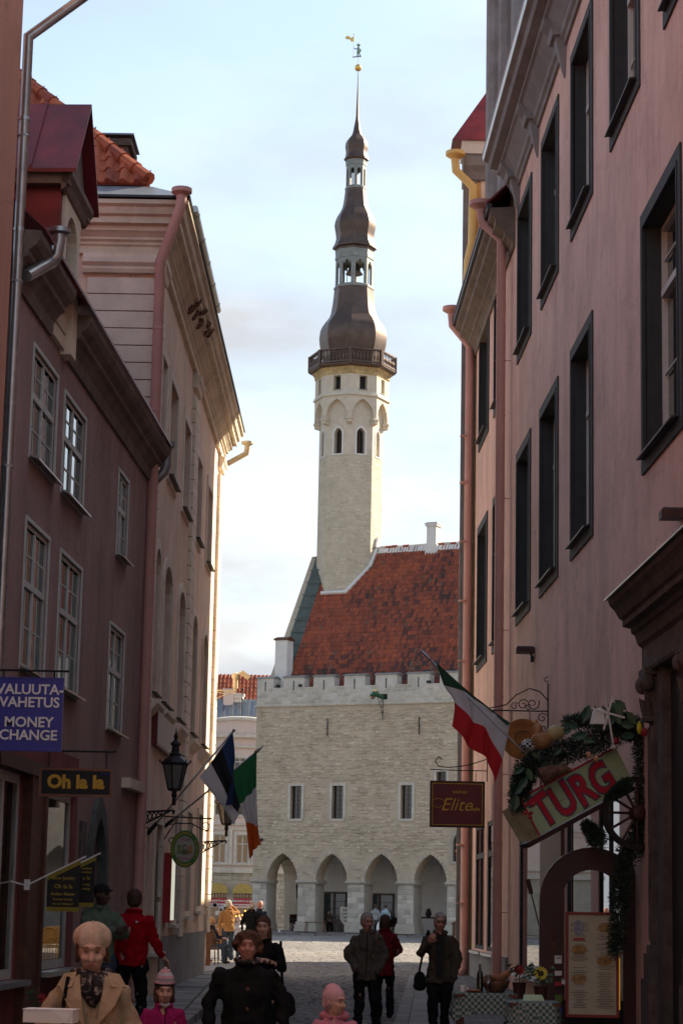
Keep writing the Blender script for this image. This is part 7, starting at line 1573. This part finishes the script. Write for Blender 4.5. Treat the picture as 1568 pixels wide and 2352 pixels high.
# 2 girl, striped knit hat, magenta jacket
def ex2(t,S,HP,Rm,Hm,hs):
    cols=['magenta_pale','grey_hoodie','magenta_pale','coat_black','pink_hat','white','coat_dark']
    for k in range(6):
        z0=.078+.0135*k; r0=.0545*math.cos(max(0,(k-.5))/6*1.25); r1=.0545*math.cos(max(0,(k+.5))/6*1.25)
        s=MB(); s.lathe([(0.001,0),(r0*hs,0),(r1*hs*1.01,.0142*hs),(0.001,.0142*hs)],(0,0,0),18)
        q=Matrix.Translation(Vector(HP(0,.006,z0)))@Rm.to_4x4(); s.v=[tuple(q@Vector(v)) for v in s.v]; s.build('hat_band',['coat_dark','pink_hat','grey_hoodie','pink_hat','shirt_light','pink_hat'][k],t,True,autos=50)
    s=MB(); s.ell(HP(0,.006,.162),(.012*hs,.012*hs,.012*hs),8,6); s.build('hat_tip','pink_hat',t,True)
    s=MB(); s.box(-.004,.004,-.115*Hm,-.105*Hm,.5*Hm,.82*Hm); s.build('zip','coat_black',t)
    s=MB(); s.tube([S(-.03,-.06,.85),S(0,-.075,.835),S(.03,-.06,.85)],.012,6); s.build('scarf','grey_hoodie',t)
person('small girl in magenta jacket and striped knitted hat, beside the woman in the beret',pxloc(377,2300,16.),R(10),1.07,'skin','magenta','jeans','hair_auburn','bob',vox=.010,child=True,width=1.1,coat_z=.46,flare=1.1,pitch=8,sleeve=1.1,extras=ex2)
# 3 stout woman in black coat
def ex3(t,S,HP,Rm,Hm,hs):
    s=MB(); s.tube([(.056*Hm*math.cos(a),.0+.052*Hm*math.sin(a),(.862-.01*(math.sin(a)<0))*Hm) for a in [2*PI*i/18 for i in range(19)]],.014*Hm,8); s.build('scarf','scarf_print',t,True)
    for z in (.72,.62,.52): s=MB(); s.ell(S(.0,-.125,z),(.014,.006,.014),10,6); s.build('button','wood_brown',t)
person('stout woman in black coat with curly auburn hair and closed eyes, centre left foreground',pxloc(568,2200,16.2),R(5),1.42,'skin_red','coat_black','trouser_black','hair_auburn','curly',vox=.0095,width=1.36,belly=.05,coat_z=.34,flare=1.18,yaw=-3,pitch=-9,head_s=1.02,sleeve=1.15,extras=ex3)
# 4 long haired woman in black
def ex4(t,S,HP,Rm,Hm,hs):
    s=MB(); s.tube([S(.12,.01,.83),S(.135,-.045,.66),S(.15,-.04,.50)],.016,6); s.build('strap','bag_black',t); part_mesh(t,'handbag',[('e',S(.165,-.03,.42),(.07*Hm,.04*Hm,.085*Hm)),('e',S(.165,-.03,.38),(.075*Hm,.045*Hm,.05*Hm))],'bag_black',.014)
person('young woman with long brown hair in a black coat with a black handbag',pxloc(604,2150,22.8),R(-5),1.52,'skin','coat_black','trouser_black','hair_auburn','long',vox=.010,width=.98,coat_z=.40,flare=1.1,extras=ex4,arms={'b':((.106,0,.80),(.14,-.01,.66),(.05,-.13,.70),.9,(0,0,-1))})
# 5 girl in pink knitted hat
def ex5(t,S,HP,Rm,Hm,hs):
    def pf(co,n):
        c=Vector(co); a=math.atan2(c.y-HP(0,.01,0)[1],c.x); return c+Vector(n)*.005*math.sin(a*12)
    part_mesh(t,'hat',[('e',HP(0,.014,.078),(.054*hs,.062*hs,.058*hs),Rm),('e',HP(0,.032,.045),(.049*hs,.038*hs,.045*hs),Rm),('e',HP(0,.020,.112),(.040*hs,.045*hs,.034*hs),Rm)],'pink_hat',.009,pf)
    part_mesh(t,'hood',[('e',S(-.055,.05,.845),(.05*Hm,.05*Hm,.035*Hm)),('e',S(.055,.03,.845),(.05*Hm,.05*Hm,.035*Hm)),('e',S(0,.06,.84),(.06*Hm,.05*Hm,.03*Hm))],'pink_coat',.01)
person('little girl in pink coat and pink knitted hat looking to the right',pxloc(768,2330,15.5),R(0),1.03,'skin','pink_coat','jeans','hair_brown','none',vox=.0095,child=True,width=1.15,yaw=55,coat_z=.42,flare=1.2,pitch=3,sleeve=1.15,extras=ex5)
# 6 grey haired man in grey brown jacket, hands in pockets
person('grey haired man in grey brown zipped jacket walking with hands in pockets',pxloc(842,2150,28.4),R(0),1.57,'skin_red','jacket_grey','trouser_black','hair_grey','short',vox=.011,width=1.0,coat_z=.455,flare=1.08,belly=.02,yaw=22,pitch=5,sleeve=1.3,
 arms={'a':((-.105,0,.80),(-.148,.01,.655),(-.085,-.065,.53),None),'b':((.105,0,.80),(.15,.01,.655),(.088,-.065,.52),None)},legs={'a':((-.052,0,.50),(-.055,-.02,.28),(-.06,-.03,.045)),'b':((.052,0,.50),(.075,-.03,.29),(.10,.06,.06))},
 extras=lambda t,S,HP,Rm,Hm,hs:(lambda s:(s.box(-.005,.005,-.10*Hm,-.094*Hm,.5*Hm,.83*Hm),s.build('zip','coat_black',t)))(MB()))
# 7 person in dark red jacket behind
person('dark haired woman in a dark red jacket walking just behind the grey haired man',pxloc(883,2150,33.),R(185),1.54,'skin','red_coat','trouser_black','hair_brown','bob',vox=.014,coat_z=.42,flare=1.05,arms={'a':((-.106,0,.80),(-.15,.01,.66),(-.09,-.10,.60),.6)})
# 8 woman with shoulder bag, short grey hair and glasses
def ex8(t,S,HP,Rm,Hm,hs):
    s=MB()
    for sx in (-1,1): s.tube([HP(sx*.0195+.013*math.cos(a),-.0585,.054+.009*math.sin(a)) for a in [2*PI*i/12 for i in range(13)]],.0016*hs,4)
    s.tube([HP(-.007,-.060,.056),HP(.007,-.060,.056)],.0016*hs,4); s.build('glasses','black',t)
    s=MB(); s.tube([S(-.075,-.085,.82),S(-.09,-.05,.855),S(-.10,.03,.83),S(-.15,.05,.6),S(-.17,.02,.47)],.014,6); s.build('strap','bag_black',t); part_mesh(t,'shoulder_bag',[('e',S(-.155,.03,.47),(.05*Hm,.04*Hm,.075*Hm)),('e',S(-.155,.03,.43),(.055*Hm,.045*Hm,.04*Hm))],'bag_black',.014)
    s=MB(); s.extr([S(-.03,-.088,.83),S(.04,-.088,.83),S(.03,-.095,.5),S(-.03,-.095,.5)],(0,-.012,0)); s.build('shirt_front','coat_dark',t)
person('short grey haired woman with glasses and open olive jacket holding a shoulder bag strap',pxloc(1010,2150,27.6),R(-4),1.585,'skin_red','jacket_olive','trouser_black','hair_grey','short',vox=.011,width=1.04,coat_z=.46,flare=1.12,belly=.02,yaw=8,sleeve=1.15,extras=ex8,
 arms={'a':((-.105,0,.80),(-.15,-.0,.68),(-.08,-.10,.775),1.3,(0,1,.3)),'b':((.105,0,.80),(.14,.01,.65),(.12,-.02,.50),None)},legs={'a':((-.052,0,.50),(-.05,-.02,.28),(-.045,-.02,.045)),'b':((.052,0,.50),(.05,.01,.28),(.03,.07,.06))})
# 9 man in red fleece from behind
person('man in bright red fleece seen from behind with one hand held out',pxloc(306,2150,27.6,.0),R(186),1.80,'skin','fleece_red','trouser_black','hair_brown','short',vox=.011,width=1.12,coat_z=.475,flare=1.0,sleeve=1.15,arms={'a':((-.112,0,.80),(-.15,.03,.645),(-.215,-.02,.535),.4,(0,0,-1)),'b':((.112,0,.80),(.15,.0,.64),(.13,-.04,.50))},
 extras=lambda t,S,HP,Rm,Hm,hs:(lambda s:(s.ell(S(-.02,.095,.775),(.02,.006,.014),8,6),s.build('logo_patch','shirt_light',t)))(MB()))
# 10 man in green top with cap, arms crossed
def ex10(t,S,HP,Rm,Hm,hs):
    Q=[('e',HP(0,.008,.085),(.052*hs,.060*hs,.046*hs),Rm),('e',HP(0,-.055,.083),(.035*hs,.035*hs,.006*hs),Rm)]; part_mesh(t,'cap',Q,'cap_dark',.009)
person('dark skinned man in green sweatshirt and black cap leaning on the left wall, arms crossed',pxloc(232,2150,26.6,.06),R(35),1.79,'skin_dark','hoodie_green','jeans','hair_dark','none',vox=.011,width=1.12,coat_z=.475,yaw=20,sleeve=1.2,extras=ex10,
 arms={'a':((-.115,0,.80),(-.155,-.04,.67),(.03,-.135,.695),.5,(0,1,0)),'b':((.115,0,.80),(.155,-.04,.67),(-.03,-.125,.67),.5,(0,1,0))})
# 11-13 men by the cafe in the sun
person('white haired man in orange jacket and jeans shading his eyes at the street cafe',pxloc(524,2150,66.5,.03),R(195),1.78,'skin_red','orange_jacket','jeans','hair_white','short',vox=.018,width=1.1,coat_z=.475,yaw=-60,arms={'a':((-.11,0,.80),(-.19,-.08,.79),(-.075,-.085,.90),.3)})
person('white haired man in a black jacket standing with his back to the street',pxloc(577,2150,64.5,.03),R(170),1.76,'skin_red','coat_black','trouser_black','hair_white','fringe',vox=.018,width=1.15,coat_z=.44)
person('bald man in a dark blue jacket facing the man in black',pxloc(595,2150,67.5,.03),R(-30),1.80,'skin_red','navy','trouser_black','hair_white','none',vox=.018,yaw=-30,width=1.1,coat_z=.45)
sitL={'a':((-.055,0,.275),(-.07,-.24,.29),(-.07,-.24,.045)),'b':((.055,0,.275),(.07,-.24,.29),(.07,-.22,.045))}
person('blonde woman in a dark blue jacket sitting at the cafe by the sunlit corner',pxloc(487,2150,62.8,.03),R(75),1.66,'skin_red','navy','jeans','hair_blond','bob',vox=.018,sit=True,legs=sitL,coat_z=.48,arms={'a':((-.105,0,.58),(-.13,-.06,.44),(-.06,-.2,.42),.5),'b':((.105,0,.58),(.13,-.06,.44),(.06,-.2,.42),.5)})
person('white haired person in pale top sitting behind the man in orange jacket',pxloc(547,2150,68.8,.03),R(200),1.7,'skin_red','shirt_light','jeans','hair_white','fringe',vox=.02,legs=sitL,coat_z=.48,arms={'a':((-.105,0,.58),(-.13,-.06,.44),(-.06,-.2,.42),.5),'b':((.105,0,.58),(.13,-.06,.44),(.06,-.2,.42),.5)})
person('person in orange top sitting at the cafe left of the man in orange jacket',pxloc(506,2150,67.8,.03),R(150),1.66,'skin_red','orange_jacket','jeans','hair_auburn','short',vox=.02,legs=sitL,coat_z=.48,arms={'a':((-.105,0,.58),(-.13,-.06,.44),(-.06,-.2,.42),.5),'b':((.105,0,.58),(.13,-.06,.44),(.06,-.2,.42),.5)})
# 14-17 people at the town hall
walk={'a':((-.05,0,.50),(-.06,-.06,.29),(-.06,-.02,.045)),'b':((.05,0,.50),(.06,.0,.28),(.06,.10,.07))}
person('man in grey sweater walking with a white plastic bag in front of the third arch',pxloc(861,2150,130.5,.13),R(165),1.80,'skin','grey_hoodie','jeans_grey','hair_brown','short',vox=.022,legs=walk,arms={'b':((.11,0,.80),(.17,.02,.66),(.24,-.02,.55),.4)})
t=person('person in pale blue checked hooded top walking beside the man in grey sweater',pxloc(884,2150,131.5,.13),R(170),1.80,'skin','blue_check','jeans_grey','hair_brown','short',vox=.022,legs=walk)
s=MB(); s.lathe([(.02,0),(.12,-.12),(.20,-.4),(.17,-.55),(.02,-.58)],(0,0,0),10,sy=.5); o=s.build('plastic_bag','white',None,True); pb=at(872,2105,130.); o.location=(pb.x,130.2,.95); tag(o,'white plastic carrier bag carried between the two walkers','bag')
q=tl(8.5,2.0); person('person in dark clothes sitting in the third town hall arch',tuple(q),R(-26),1.7,'skin','coat_black','trouser_black','hair_dark','long',vox=.024,legs=sitL,coat_z=.48,arms={'a':((-.105,0,.58),(-.13,-.06,.44),(-.06,-.2,.42),.5),'b':((.105,0,.58),(.13,-.06,.44),(.06,-.2,.42),.5)})
q=tl(4.4,1.9); person('person in brown clothes sitting behind the shield board in the second arch',tuple(q),R(10),1.7,'skin','jacket_olive','trouser_black','hair_dark','short',vox=.024,legs=sitL,coat_z=.48,arms={'a':((-.105,0,.58),(-.13,-.06,.44),(-.06,-.2,.42),.5),'b':((.105,0,.58),(.13,-.06,.44),(.06,-.2,.42),.5)})
t=thing('bench','dark red bench in the third arch under the seated person','bench',tuple(tl(8.5,2.2)),RZ); s=MB(); s.box(-.6,.6,-.2,.2,.38,.44); s.build('seat','oxblood',t); s=MB(); s.box(-.6,.6,.2,.25,.44,.95); s.build('backrest','oxblood',t); s=MB(); s.box(-.55,-.48,-.18,.18,0,.38); s.build('leg','oxblood',t); s=MB(); s.box(.48,.55,-.18,.18,0,.38); s.build('leg','oxblood',t)
t=thing('stool','low stool under the person in the second arch','stool',tuple(tl(4.4,1.95)),RZ); s=MB(); s.lathe([(.2,.4),(.2,.45)],(0,0,0),10); s.build('seat','wood_dark',t); s=MB(); s.tube([(0,0,0),(0,0,.4)],.05,6); s.build('leg','wood_dark',t)

bpy.data.scenes.remove(TMP)
